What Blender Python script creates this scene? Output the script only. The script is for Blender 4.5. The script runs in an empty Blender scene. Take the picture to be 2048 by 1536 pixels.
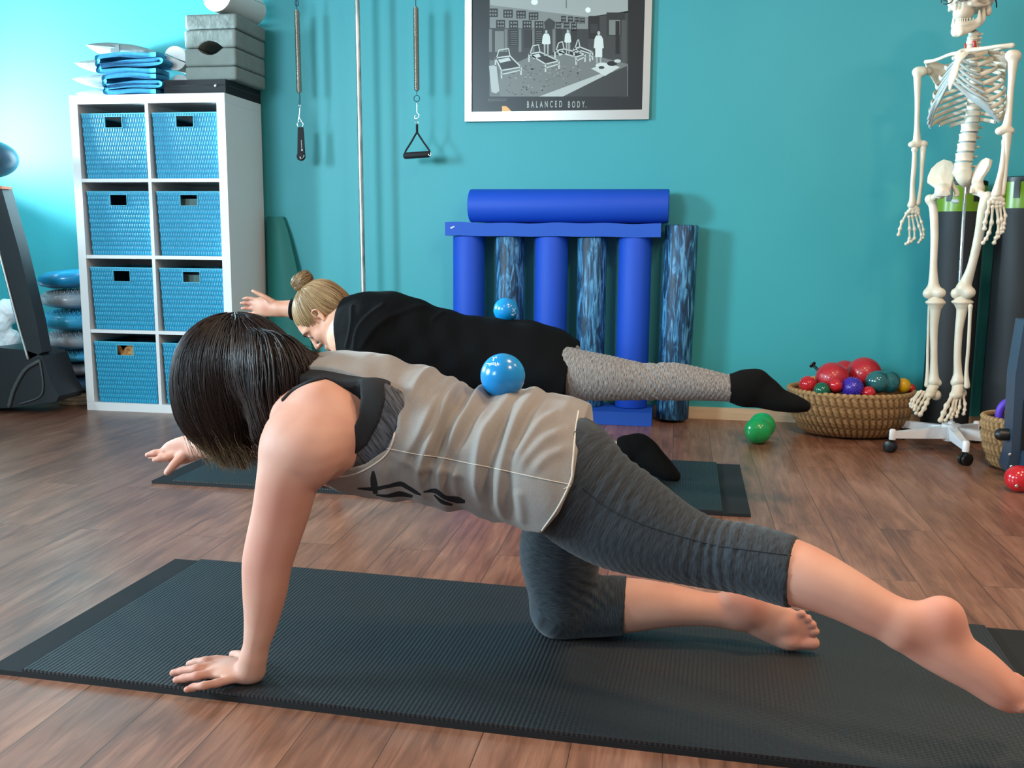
import bpy, bmesh, math, random
import numpy as np
from mathutils import Vector, Matrix
from mathutils.bvhtree import BVHTree
random.seed(7); rng = np.random.default_rng(7)
S = bpy.context.scene
COL = S.collection

# ------------------------------------------------------------------ camera
CH = 0.83834; CF = 1930.733
CR = np.array([0.98548037, 0.16961169, 0.00776581]); CU = np.array([-0.03297113, 0.14630139, 0.98869045]); CW = np.array([-0.16655731, 0.97459108, -0.14976944])
cam = bpy.data.cameras.new('camera'); cam_o = bpy.data.objects.new('camera', cam); COL.objects.link(cam_o)
cam.sensor_width = 36; cam.lens = CF*36/2048; cam.clip_start = .05
cam_o.matrix_world = Matrix(((CR[0], CU[0], -CW[0], 0), (CR[1], CU[1], -CW[1], 0), (CR[2], CU[2], -CW[2], CH), (0, 0, 0, 1)))
S.camera = cam_o

# ------------------------------------------------------------------ light
S.view_settings.view_transform = 'Standard'; S.view_settings.look = 'None'; S.view_settings.gamma = 1
S.view_settings.use_curve_mapping = False; S.view_settings.exposure = 0.0
try: S.cycles.use_denoising = True
except Exception: pass
W = bpy.data.worlds.new('world'); S.world = W; W.use_nodes = True
W.node_tree.nodes['Background'].inputs[0].default_value = (0.86, 0.93, 1.0, 1)
W.node_tree.nodes['Background'].inputs[1].default_value = 0.34
def area(name, loc, target, size, sizey, power, col):
    l = bpy.data.lights.new(name, 'AREA'); l.shape = 'RECTANGLE'; l.size = size; l.size_y = sizey; l.energy = power; l.color = col
    o = bpy.data.objects.new(name, l); COL.objects.link(o); o.location = loc
    o.rotation_euler = (Vector(target)-Vector(loc)).to_track_quat('-Z', 'Z').to_euler()
    return o
DAY = (0.62, 0.86, 1.0); WARM = (1.0, 0.72, 0.47)
area('daylight_front_window', (-4.6, 0.9, 1.75), (0, 3.2, 0.9), 1.0, 1.1, 350, DAY)        # window in the left wall, nearer the camera
area('daylight_rear_window', (-4.75, 4.02, 1.42), (-3.0, 4.62, 1.40), 0.35, 0.42, 620, DAY)   # low light through the window beside the shelf
lb_ = area('daylight_fill_behind', (-3.0, -1.6, 1.9), (-1.55, 4.58, 1.25), 1.2, 1.1, 34, DAY); lb_.data.spread = math.radians(75)            # fill light added behind the camera, to the left, to soften contrast
for i, (x, y, e) in enumerate([(1.4, 0.9, 46), (0.5, 2.2, 26), (1.9, 2.6, 14), (-1.0, 1.0, 10)]):
    area('ceiling_lamp_light', (x, y, 2.58), (x, y, 0), .32, .32, e, WARM)

# ------------------------------------------------------------------ helpers
def ray(u, v): return CW + CR*(u-1024)/CF - CU*(v-768)/CF
def P(u, v, y): d = ray(u, v); return np.array([0, 0, CH]) + d*(y/d[1])
def FP(u, v, z=0.): d = ray(u, v); return np.array([0, 0, CH]) + d*((z-CH)/d[2])
def PX(px, y): return px*y/CF*1.02          # length of px pixels at depth y
def V3(p): return Vector((float(p[0]), float(p[1]), float(p[2])))

def setp(o, label=None, cat=None, group=None, kind=None):
    if label: o['label'] = label
    if cat: o['category'] = cat
    if group: o['group'] = group
    if kind: o['kind'] = kind
    return o
def empty(name, loc, label=None, cat=None, group=None):
    o = bpy.data.objects.new(name, None); COL.objects.link(o); o.location = V3(loc); o.empty_display_size = .05
    return setp(o, label, cat, group)
def link(name, me, mat, parent=None, loc=None):
    """mesh given in world space; when parented to an empty the empty's place is taken off"""
    o = bpy.data.objects.new(name, me); COL.objects.link(o)
    if mat is not None:
        for m in (mat if isinstance(mat, (list, tuple)) else [mat]): me.materials.append(m)
    if parent is not None:
        o.parent = parent
        p = parent; off = Vector((0, 0, 0))
        mw = Matrix.Identity(4); chain = []
        while p is not None: chain.append(p); p = p.parent
        for q in reversed(chain): mw = mw @ q.matrix_basis
        me.transform(mw.inverted())
    return o
def mesh_np(name, v, f, smooth=True):
    v = np.asarray(v, np.float32); f = np.asarray(f, np.int32)
    me = bpy.data.meshes.new(name); me.vertices.add(len(v)); me.vertices.foreach_set('co', v.ravel())
    k = f.shape[1]; me.loops.add(f.size); me.loops.foreach_set('vertex_index', f.ravel())
    me.polygons.add(len(f)); me.polygons.foreach_set('loop_start', np.arange(0, f.size, k, dtype=np.int32))
    try: me.polygons.foreach_set('loop_total', np.full(len(f), k, np.int32))
    except Exception: pass
    me.update(calc_edges=True)
    me.polygons.foreach_set('use_smooth', np.full(len(f), smooth)); me.update()
    return me
def attr(me, name, arr):
    arr = np.asarray(arr, np.float32)
    a = me.attributes.new(name, 'FLOAT_VECTOR' if arr.ndim == 2 else 'FLOAT', 'POINT')
    a.data.foreach_set('vector' if arr.ndim == 2 else 'value', arr.ravel())
def bm_new(): return bmesh.new()
def bm_done(bm, name, mat, parent=None, smooth=False, bev=0, seg=2, angle=None):
    if bev:
        bmesh.ops.bevel(bm, geom=[e for e in bm.edges if len(e.link_faces) == 2 and e.calc_face_angle(0) > .5], offset=bev, segments=seg, affect='EDGES', profile=.5, clamp_overlap=True)
    bmesh.ops.recalc_face_normals(bm, faces=bm.faces)
    me = bpy.data.meshes.new(name); bm.to_mesh(me); bm.free()
    if smooth or bev:
        me.polygons.foreach_set('use_smooth', [True]*len(me.polygons))
        me.set_sharp_from_angle(angle=angle if angle else math.radians(40))
    return link(name, me, mat, parent)
def box(bm, x0, x1, y0, y1, z0, z1, M=None):
    vs = [bm.verts.new((x, y, z)) for z in (z0, z1) for x, y in ((x0, y0), (x1, y0), (x1, y1), (x0, y1))]
    if M is not None:
        for v in vs: v.co = M @ v.co
    for f in ((3, 2, 1, 0), (4, 5, 6, 7), (0, 1, 5, 4), (1, 2, 6, 5), (2, 3, 7, 6), (3, 0, 4, 7)): bm.faces.new([vs[i] for i in f])
    return vs
def prism(bm, pts, off):
    """closed outline pts (3-D) extruded by vector off"""
    a = [bm.verts.new(V3(p)) for p in pts]; b = [bm.verts.new(V3(p)+V3(off)) for p in pts]; n = len(a)
    bm.faces.new(a); bm.faces.new(b[::-1])
    for i in range(n): bm.faces.new((a[i], b[i], b[(i+1) % n], a[(i+1) % n]))
def lathe(bm, prof, c=(0, 0, 0), n=40, axis=(0, 0, 1), cap=True):
    """prof: (radius, height) pairs round axis through c"""
    ax = Vector(axis).normalized(); q = Vector((0, 0, 1)).rotation_difference(ax); c = V3(c); rings = []
    for r, h in prof:
        if r < 1e-6: rings.append([bm.verts.new(c+q @ Vector((0, 0, h)))])
        else: rings.append([bm.verts.new(c+q @ Vector((r*math.cos(2*math.pi*i/n), r*math.sin(2*math.pi*i/n), h))) for i in range(n)])
    for a, b in zip(rings, rings[1:]):
        if len(a) == 1 and len(b) == 1: continue
        for i in range(n):
            j = (i+1) % n
            if len(a) == 1: bm.faces.new((a[0], b[i], b[j]))
            elif len(b) == 1: bm.faces.new((a[i], a[j], b[0]))
            else: bm.faces.new((a[i], a[j], b[j], b[i]))
    if cap:
        for r in (rings[0], rings[-1]):
            if len(r) > 1: bm.faces.new(r)
def catmull(pts, n):
    pts = np.asarray(pts, float)
    if len(pts) < 3: 
        t = np.linspace(0, 1, n+1)[:, None]; return pts[0]*(1-t)+pts[-1]*t
    p = np.vstack([2*pts[0]-pts[1], pts, 2*pts[-1]-pts[-2]]); out = []
    for i in range(1, len(p)-2):
        t = np.linspace(0, 1, n, endpoint=False)[:, None]
        out.append(.5*((2*p[i])+(-p[i-1]+p[i+1])*t+(2*p[i-1]-5*p[i]+4*p[i+1]-p[i+2])*t*t+(-p[i-1]+3*p[i]-3*p[i+1]+p[i+2])*t**3))
    return np.vstack(out+[pts[-1:]])
def tube_np(pts, r, k=8, closed=False):
    """tube vertices and faces along a polyline, r scalar or per point"""
    pts = np.asarray(pts, float); n = len(pts); r = np.broadcast_to(np.asarray(r, float), (n,))
    t = np.roll(pts, -1, 0)-np.roll(pts, 1, 0)
    if not closed: t[0] = pts[1]-pts[0]; t[-1] = pts[-1]-pts[-2]
    t /= np.linalg.norm(t, axis=1)[:, None]+1e-12
    u = np.cross(t[0], [0, 0, 1.]); 
    if np.linalg.norm(u) < 1e-3: u = np.cross(t[0], [0, 1., 0])
    V = []
    for i in range(n):
        u = u-t[i]*(u@t[i]); u /= np.linalg.norm(u)+1e-12; w = np.cross(t[i], u)
        a = 2*np.pi*np.arange(k)/k
        V.append(pts[i]+r[i]*(np.cos(a)[:, None]*u+np.sin(a)[:, None]*w))
    V = np.vstack(V); F = []
    m = n if closed else n-1
    for i in range(m):
        a0 = i*k; b0 = ((i+1) % n)*k
        for j in range(k): j2 = (j+1) % k; F.append((a0+j, a0+j2, b0+j2, b0+j))
    return V, np.array(F)
def tubes(name, paths, mat, parent=None, k=8, caps=True):
    VV = []; FF = []; o = 0
    for p, r in paths:
        p = np.asarray(p, float)
        if caps:      # round the ends off
            r_ = np.array(np.broadcast_to(np.asarray(r, float), (len(p),)))
            d0 = p[0]-p[1]; d0 /= np.linalg.norm(d0)+1e-9; d1 = p[-1]-p[-2]; d1 /= np.linalg.norm(d1)+1e-9
            p = np.vstack([p[0]+d0*r_[0]*.8, p[0]+d0*r_[0]*.5, p, p[-1]+d1*r_[-1]*.5, p[-1]+d1*r_[-1]*.8])
            r = np.concatenate([[r_[0]*.05, r_[0]*.75], r_, [r_[-1]*.75, r_[-1]*.05]])
        v, f = tube_np(p, r, k); VV.append(v); FF.append(f+o); o += len(v)
    return link(name, mesh_np(name, np.vstack(VV), np.vstack(FF)), mat, parent)
def sphere_np(c, r, nu=48, nv=24, disp=None):
    th = np.linspace(0, np.pi, nv+1)[1:-1]; ph = np.linspace(0, 2*np.pi, nu, endpoint=False)
    T, H = np.meshgrid(th, ph, indexing='ij')
    d = np.stack([np.sin(T)*np.cos(H), np.sin(T)*np.sin(H), np.cos(T)], -1).reshape(-1, 3)
    d = np.vstack([[0, 0, 1.], d, [0, 0, -1.]])
    R_ = np.full(len(d), 1.0) if disp is None else 1+disp(d)
    v = np.asarray(c)+d*R_[:, None]*np.asarray(r); f = []
    for j in range(nu):
        j2 = (j+1) % nu; f.append((0, 1+j, 1+j2, 1+j2))
        for i in range(nv-2): a = 1+i*nu; f.append((a+j, a+nu+j, a+nu+j2, a+j2))
        a = 1+(nv-2)*nu; f.append((a+j, len(d)-1, a+j2, a+j2))
    me = bpy.data.meshes.new('ball'); me.from_pydata([tuple(x) for x in v], [], [tuple(dict.fromkeys(q)) for q in f]); me.update()
    me.polygons.foreach_set('use_smooth', [True]*len(me.polygons)); return me

# ------------------------------------------------------------------ implicit surfaces
class Field:
    def __init__(s, lo, hi, h):
        s.lo = np.asarray(lo, float); s.h = h; s.n = np.ceil((np.asarray(hi)-s.lo)/h).astype(int)+1
        s.F = np.full(s.n, .06, np.float32)
    def copy(s):
        c = Field.__new__(Field); c.lo, c.h, c.n, c.F = s.lo, s.h, s.n, s.F.copy(); return c
    def sub(s, lo, hi):
        a = np.maximum(np.floor((np.asarray(lo)-s.lo)/s.h).astype(int), 0); b = np.minimum(np.ceil((np.asarray(hi)-s.lo)/s.h).astype(int)+1, s.n)
        if (b <= a).any(): return None
        ax = [s.lo[i]+s.h*np.arange(a[i], b[i]) for i in range(3)]
        return (slice(a[0], b[0]), slice(a[1], b[1]), slice(a[2], b[2])), np.stack(np.meshgrid(*ax, indexing='ij'), -1).astype(np.float32)
    def put(s, sl, d, k, op):
        F = s.F[sl]
        if op == 'add':
            if k > 0: hh = np.maximum(k-np.abs(F-d), 0)/k; s.F[sl] = np.minimum(F, d)-hh*hh*k*.25
            else: s.F[sl] = np.minimum(F, d)
        elif op == 'cut':
            d = -d
            if k > 0: hh = np.maximum(k-np.abs(F-d), 0)/k; s.F[sl] = np.maximum(F, d)+hh*hh*k*.25
            else: s.F[sl] = np.maximum(F, d)
    def ell(s, c, r, k=.0, R=None, op='add'):
        c = np.asarray(c, float); r = np.asarray(r, float)*np.ones(3); m = r.max()+k+s.h*2
        q = s.sub(c-m, c+m)
        if q is None: return
        d = q[1]-c.astype(np.float32)
        if R is not None: d = d@np.asarray(R, np.float32)     # columns of R: ellipsoid axes
        k0 = np.sqrt(((d/r)**2).sum(-1)); k1 = np.sqrt(((d/r**2)**2).sum(-1))+1e-6
        s.put(q[0], (k0*(k0-1)/k1).astype(np.float32), k, op)
    def etube(s, pts, ra, rb=None, axis=(0, 1, 0), k=.0, n=6, op='add'):
        """tube through pts; half-width ra across, rb along axis (scalars or per point)"""
        pts = np.asarray(pts, float); m = len(pts)
        ra = np.broadcast_to(np.asarray(ra, float), (m,)); rb = ra if rb is None else np.broadcast_to(np.asarray(rb, float), (m,))
        ax = np.asarray(axis, float); ax = np.broadcast_to(ax, (m, 3))
        A = catmull(np.hstack([pts, ra[:, None], rb[:, None], ax]), n)
        lo = (A[:, :3]-np.maximum(A[:, 3], A[:, 4])[:, None]).min(0)-k-2*s.h; hi = (A[:, :3]+np.maximum(A[:, 3], A[:, 4])[:, None]).max(0)+k+2*s.h
        q = s.sub(lo, hi)
        if q is None: return
        sl, X = q; D = np.full(X.shape[:3], .2, np.float32); base = np.array([sl[i].start for i in range(3)])
        for a, b in zip(A, A[1:]):
            mr = max(a[3], a[4], b[3], b[4])+k+2*s.h
            l = np.minimum(a[:3], b[:3])-mr; h_ = np.maximum(a[:3], b[:3])+mr
            i0 = np.maximum(np.floor((l-s.lo)/s.h).astype(int)-base, 0); i1 = np.minimum(np.ceil((h_-s.lo)/s.h).astype(int)+1-base, D.shape)
            if (i1 <= i0).any(): continue
            ss = tuple(slice(i0[j], i1[j]) for j in range(3)); x = X[ss]-a[:3].astype(np.float32)
            ab = (b[:3]-a[:3]).astype(np.float32); L2 = float(ab@ab)+1e-12
            t = np.clip((x@ab)/L2, 0, 1); d = x-t[..., None]*ab
            w = a[5:8]+b[5:8]; w = w-ab*(w@ab)/L2; w = w/(np.linalg.norm(w)+1e-9)
            dv = d@w.astype(np.float32); du2 = np.maximum((d*d).sum(-1)-dv*dv, 0)
            A_ = a[3]+(b[3]-a[3])*t; B_ = a[4]+(b[4]-a[4])*t
            k0 = np.sqrt(du2/A_**2+dv*dv/B_**2); k1 = np.sqrt(du2/A_**4+dv*dv/B_**4)+1e-6
            D[ss] = np.minimum(D[ss], k0*(k0-1)/k1)
        s.put(sl, D, k, op)
    def poly(s, pts, axis=1):
        """signed distance (inside < 0) to a 2-D outline in the x-z plane, as an array that broadcasts over y"""
        xs = s.lo[0]+s.h*np.arange(s.n[0]); zs = s.lo[2]+s.h*np.arange(s.n[2])
        X, Z = np.meshgrid(xs, zs, indexing='ij'); d = np.full(X.shape, 1e9); sg = np.ones(X.shape)
        n = len(pts)
        for i in range(n):
            a = pts[i]; b = pts[i-1]; ex, ez = b[0]-a[0], b[1]-a[1]; wx, wz = X-a[0], Z-a[1]
            t = np.clip((wx*ex+wz*ez)/(ex*ex+ez*ez+1e-12), 0, 1); d = np.minimum(d, (wx-ex*t)**2+(wz-ez*t)**2)
            c1 = Z >= a[1]; c2 = Z < b[1]; c3 = ex*wz > ez*wx
            sg = np.where((c1 & c2 & c3) | (~c1 & ~c2 & ~c3), -sg, sg)
        return (sg*np.sqrt(d)).astype(np.float32)[:, None, :]
    def mesh(s, name, relax=1):
        F = s.F.copy()
        F[0] = F[-1] = .01; F[:, 0] = F[:, -1] = .01; F[:, :, 0] = F[:, :, -1] = .01
        I = F < 0; n = np.array(F.shape)
        cs = np.zeros(n-1, np.uint8)
        for a in (0, 1):
            for b in (0, 1):
                for c in (0, 1): cs += I[a:n[0]-1+a, b:n[1]-1+b, c:n[2]-1+c]
        act = (cs > 0) & (cs < 8); idx = np.argwhere(act); 
        num = np.full(act.shape, -1, np.int32); num[act] = np.arange(len(idx))
        acc = np.zeros((len(idx), 3)); cnt = np.zeros(len(idx))
        cor = [(a, b, c) for a in (0, 1) for b in (0, 1) for c in (0, 1)]
        val = {c: F[idx[:, 0]+c[0], idx[:, 1]+c[1], idx[:, 2]+c[2]] for c in cor}
        for c in cor:
            for ax in range(3):
                if c[ax] == 0:
                    e = list(c); e[ax] = 1; e = tuple(e); va, vb = val[c], val[e]; m = (va < 0) != (vb < 0)
                    t = va[m]/(va[m]-vb[m]); p = np.tile(np.array(c, float), (m.sum(), 1)); p[:, ax] += t
                    acc[m] += p; cnt[m] += 1
        v = s.lo+(idx+acc/cnt[:, None])*s.h; faces = []
        for ax in range(3):
            sl0 = [slice(None)]*3; sl1 = [slice(None)]*3; sl0[ax] = slice(0, -1); sl1[ax] = slice(1, None)
            A = I[tuple(sl0)]; B = I[tuple(sl1)]; e = np.argwhere(A != B); o1, o2 = [(1, 2), (2, 0), (0, 1)][ax]
            e = e[(e[:, o1] > 0) & (e[:, o2] > 0) & (e[:, o1] < n[o1]-1) & (e[:, o2] < n[o2]-1)]
            q = []
            for d1, d2 in ((-1, -1), (0, -1), (0, 0), (-1, 0)):
                g = e.copy(); g[:, o1] += d1; g[:, o2] += d2; q.append(num[g[:, 0], g[:, 1], g[:, 2]])
            q = np.stack(q, 1); fl = A[e[:, 0], e[:, 1], e[:, 2]]; q[~fl] = q[~fl][:, ::-1]; faces.append(q)
        f = np.vstack(faces)
        for _ in range(relax):                 # light Laplacian smoothing
            ac = np.zeros_like(v); ct = np.zeros(len(v))
            for a, b in ((0, 1), (1, 2), (2, 3), (3, 0)):
                for p_, q_ in ((a, b), (b, a)): 
                    for j in range(3): ac[:, j] += np.bincount(f[:, p_], v[f[:, q_], j], len(v))
                    ct += np.bincount(f[:, p_], minlength=len(v))
            v = v*.5+.5*ac/ct[:, None]
        return v, f
def vnormals(v, f):
    n = np.cross(v[f[:, 2]]-v[f[:, 0]], v[f[:, 3]]-v[f[:, 1]]); N = np.zeros_like(v)
    for i in range(4):
        for j in range(3): N[:, j] += np.bincount(f[:, i], n[:, j], len(v))
    return N/(np.linalg.norm(N, axis=1)[:, None]+1e-12)
def seg_dist(X, pts):
    """distance of 2-D or 3-D points X to a polyline, and the arc length there"""
    pts = np.asarray(pts, float); best = np.full(len(X), 1e9); arc = np.zeros(len(X)); s0 = 0
    for a, b in zip(pts, pts[1:]):
        ab = b-a; L = np.linalg.norm(ab); t = np.clip(((X-a)@ab)/(L*L+1e-12), 0, 1); d = np.linalg.norm(X-a-t[:, None]*ab, axis=1)
        m = d < best; best[m] = d[m]; arc[m] = s0+t[m]*L; s0 += L
    return best, arc
def fuv(v, pts, axis=(0, 1, 0)):
    """cloth coordinates: length along the polyline and way round it, in metres"""
    pts = catmull(pts, 6); best = np.full(len(v), 1e9); out = np.zeros((len(v), 3)); s0 = 0
    for a, b in zip(pts, pts[1:]):
        ab = b-a; L = np.linalg.norm(ab)+1e-9; t = np.clip(((v-a)@ab)/(L*L), 0, 1); d = v-a-t[:, None]*ab; dd = np.linalg.norm(d, axis=1)
        w = np.asarray(axis, float); w = w-ab*(w@ab)/L**2; w /= np.linalg.norm(w)+1e-9; u = np.cross(ab/L, w)
        m = dd < best; best[m] = dd[m]; out[m, 0] = s0+t[m]*L; out[m, 1] = (np.arctan2(d[m]@w, d[m]@u)*.09); s0 += L
    return out

# ------------------------------------------------------------------ materials
def lin(h):
    if isinstance(h, str): h = [int(h[i:i+2], 16)/255 for i in (0, 2, 4)]
    return tuple(((c/12.92) if c <= .04045 else ((c+.055)/1.055)**2.4) for c in h)+(1,)
def mat(name, col, rough=.5, metal=0, **kw):
    m = bpy.data.materials.new(name); m.use_nodes = True; b = m.node_tree.nodes['Principled BSDF']
    b.inputs['Base Color'].default_value = lin(col); b.inputs['Roughness'].default_value = rough; b.inputs['Metallic'].default_value = metal
    for k_, v_ in kw.items(): b.inputs[k_.replace('_', ' ')].default_value = v_
    return m
class NT:
    def __init__(s, m): s.m = m; s.t = m.node_tree; s.b = s.t.nodes['Principled BSDF']
    def n(s, typ, **kw):
        x = s.t.nodes.new(typ)
        for k_, v_ in kw.items():
            if k_.startswith('i_'): x.inputs[int(k_[2:])].default_value = v_
            else: setattr(x, k_, v_)
        return x
    def l(s, a, b): s.t.links.new(a, b)
    def co(s, scale=(1, 1, 1), a=None, kind='Object', rot=(0, 0, 0)):
        if a: src = s.n('ShaderNodeAttribute', attribute_name=a).outputs['Vector']
        elif kind == 'World': src = s.n('ShaderNodeNewGeometry').outputs['Position']
        else: src = s.n('ShaderNodeTexCoord').outputs[kind]
        mp = s.n('ShaderNodeMapping'); mp.inputs['Scale'].default_value = scale; mp.inputs['Rotation'].default_value = rot; s.l(src, mp.inputs[0]); return mp.outputs[0]
    def noise(s, vec, scale=1, detail=3, rough=.5, dist=0):
        x = s.n('ShaderNodeTexNoise'); x.inputs['Scale'].default_value = scale; x.inputs['Detail'].default_value = detail; x.inputs['Roughness'].default_value = rough
        x.inputs['Distortion'].default_value = dist; s.l(vec, x.inputs['Vector']); return x.outputs['Fac']
    def ramp(s, fac, stops):
        x = s.n('ShaderNodeValToRGB'); e = x.color_ramp.elements
        while len(e) < len(stops): e.new(.5)
        for q, (p, c) in zip(e, stops): q.position = p; q.color = lin(c)
        s.l(fac, x.inputs[0]); return x.outputs[0]
    def mix(s, fac, a, b, mode='MIX'):
        x = s.n('ShaderNodeMix', data_type='RGBA', blend_type=mode)
        for sock, v_ in ((x.inputs[0], fac), (x.inputs[6], a), (x.inputs[7], b)):
            if isinstance(v_, (int, float)): sock.default_value = v_
            elif isinstance(v_, (str, tuple, list)): sock.default_value = lin(v_)
            else: s.l(v_, sock)
        return x.outputs[2]
    def col(s, c): s.l(c, s.b.inputs['Base Color'])
    def bump(s, h, strength=.3, dist=.002, extra=None):
        x = s.n('ShaderNodeBump'); x.inputs['Strength'].default_value = strength; x.inputs['Distance'].default_value = dist; s.l(h, x.inputs['Height'])
        if extra is not None: s.l(extra, x.inputs['Normal'])
        s.l(x.outputs[0], s.b.inputs['Normal']); return x.outputs[0]
    def math(s, op, a, b=0.0):
        x = s.n('ShaderNodeMath', operation=op)
        for sock, v_ in ((x.inputs[0], a), (x.inputs[1], b)):
            if isinstance(v_, (int, float)): sock.default_value = v_
            else: s.l(v_, sock)
        return x.outputs[0]
# ================================================================== the room
YW = 4.5836; XL = -3.95; XR = 2.1; ZC = 2.62; YF = -0.6
m_wall = mat('teal_paint', '38a2a8', .5); t = NT(m_wall)
t.bump(t.noise(t.co(kind='World'), 260, 3), .10, .001)
t.col(t.mix(t.noise(t.co(kind='World'), 2.2, 2), '349fa6', '3ba5ac'))
# floor: wood-look planks that run diagonally
m_floor = mat('wood_plank_floor', '7a5340', .42); t = NT(m_floor)
PA = math.radians(0)
v = t.co((1, 1, 1), kind='World', rot=(0, 0, math.radians(90)))
br = t.n('ShaderNodeTexBrick', offset=.37, offset_frequency=2); br.inputs['Scale'].default_value = 1; br.inputs['Brick Width'].default_value = 1.22; br.inputs['Row Height'].default_value = .152
br.inputs['Mortar Size'].default_value = .0011; br.inputs['Mortar Smooth'].default_value = .3; br.inputs['Bias'].default_value = 0
br.inputs['Color1'].default_value = (0, 0, 0, 1); br.inputs['Color2'].default_value = (1, 1, 1, 1); br.inputs['Mortar'].default_value = (.5, .5, .5, 1); t.l(v, br.inputs['Vector'])
sx = t.n('ShaderNodeSeparateXYZ'); t.l(v, sx.inputs[0])
off = t.math('MULTIPLY', br.outputs['Color'], 7.3)
cx = t.n('ShaderNodeCombineXYZ'); t.l(t.math('ADD', sx.outputs[0], off), cx.inputs[0]); t.l(t.math('ADD', sx.outputs[1], off), cx.inputs[1])
def stretch(sc):
    mp = t.n('ShaderNodeMapping'); mp.inputs['Scale'].default_value = sc; t.l(cx.outputs[0], mp.inputs[0]); return mp.outputs[0]
grain = t.noise(stretch((2.2, 26, 1)), 1.6, 6, .62, 1.1)
fine = t.noise(stretch((7, 150, 1)), 2.0, 4, .6, .3)
big = t.noise(stretch((1.6, 5.5, 1)), 1.5, 3, .55, .9)
c = t.ramp(grain, [(.28, '57372b'), (.44, '80533e'), (.56, '9c6a52'), (.72, 'b88468')])
c = t.mix(.42, c, t.ramp(big, [(.3, '5d3e33'), (.5, '946851'), (.68, 'ba8d74')]))
c = t.mix(t.math('MULTIPLY', fine, .38), c, '4b332a')
tone = t.math('MULTIPLY', br.outputs['Color'], 1.0)
c = t.mix(t.math('MULTIPLY', tone, .22), c, '5f4238', 'MULTIPLY')
c = t.mix(t.math('MULTIPLY', br.outputs['Fac'], .75), c, '2c1c16'); t.col(c)
r_ = t.n('ShaderNodeMapRange'); t.l(fine, r_.inputs[0]); r_.inputs[3].default_value = .27; r_.inputs[4].default_value = .42; t.l(r_.outputs[0], t.b.inputs['Roughness'])
hb = t.math('SUBTRACT', t.math('MULTIPLY', fine, .5), br.outputs['Fac']); t.bump(hb, .25, .0012)
t.b.inputs['Specular IOR Level'].default_value = .65
m_base = mat('pale_oak', 'd8bd9c', .5); t = NT(m_base); t.col(t.ramp(t.noise(t.co((3, 30, 60)), 1, 3), [(.3, 'cbb08e'), (.7, 'dcc4a4')]))
m_white = mat('white_paint', 'e8eae8', .45)
m_glassday = mat('window_glass', 'ffffff', .02, 0, Transmission_Weight=1.0, IOR=1.02)

bm = bm_new(); box(bm, XL-.1, XR+.1, YF, YW+.1, -.1, 0); o = bm_done(bm, 'floor', m_floor); setp(o, 'brown wood-look plank floor', None, None, 'structure')
bm = bm_new(); box(bm, XL-.1, XR+.1, YW, YW+.1, 0, ZC); o = bm_done(bm, 'wall_back', m_wall); setp(o, 'teal painted back wall', None, None, 'structure')
# left wall with two window openings
bm = bm_new()
wins = [(0.25, 1.65, .95, 2.3), (3.05, 4.40, 1.17, 2.25)]
box(bm, XL-.1, XL, YF, wins[0][0], 0, ZC); box(bm, XL-.1, XL, wins[0][1], wins[1][0], 0, ZC); box(bm, XL-.1, XL, wins[1][1], YW, 0, ZC)
for a, b, z0, z1 in wins: box(bm, XL-.1, XL, a, b, 0, z0); box(bm, XL-.1, XL, a, b, z1, ZC)
o = bm_done(bm, 'wall_left', m_wall); setp(o, 'teal painted left wall with windows', None, None, 'structure')
for i, (a, b, z0, z1) in enumerate(wins):
    bm = bm_new(); w = .05
    box(bm, XL-.09, XL+.01, a, b, z0, z0+w); box(bm, XL-.09, XL+.01, a, b, z1-w, z1); box(bm, XL-.09, XL+.01, a, a+w, z0+w, z1-w); box(bm, XL-.09, XL+.01, b-w, b, z0+w, z1-w)
    f = bm_done(bm, 'window_%d' % (i+1), m_white, bev=.003); setp(f, 'white framed window in the left wall', None, None, 'structure')
# baseboards
bm = bm_new(); box(bm, XL, XR, YW-.014, YW, 0, .056); o = bm_done(bm, 'baseboard_back', m_base, bev=.003); setp(o, 'pale wooden baseboard along the back wall', None, None, 'structure')
bm = bm_new(); box(bm, XL, XL+.014, YF, YW-.014, 0, .056); o = bm_done(bm, 'baseboard_left', m_base, bev=.003); setp(o, 'pale wooden baseboard along the left wall', None, None, 'structure')

# ================================================================== exercise mats
m_matlow = mat('black_foam', '0e0f11', .75); t = NT(m_matlow); t.bump(t.noise(t.co(), 700, 2), .2, .0006)
def ribbed(name, col):
    m = mat(name, col, .5, 0, Specular_IOR_Level=.6); t = NT(m); v = t.co()
    w1 = t.n('ShaderNodeTexWave', wave_type='BANDS', bands_direction='X'); w1.inputs['Scale'].default_value = 36; w1.inputs['Distortion'].default_value = .6; w1.inputs['Detail'].default_value = 1; t.l(v, w1.inputs['Vector'])
    w2 = t.n('ShaderNodeTexWave', wave_type='BANDS', bands_direction='Y'); w2.inputs['Scale'].default_value = 60; w2.inputs['Distortion'].default_value = .5; t.l(v, w2.inputs['Vector'])
    h = t.math('ADD', w1.outputs['Fac'], t.math('MULTIPLY', w2.outputs['Fac'], .6)); t.bump(h, .55, .0015)
    t.col(t.mix(t.math('MULTIPLY', t.noise(v, 9, 3), .5), col, '1c1e20')); return m
m_mattop = ribbed('ribbed_mat', '1c1e21'); m_mattop2 = ribbed('ribbed_mat_dark', '172020')
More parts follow.
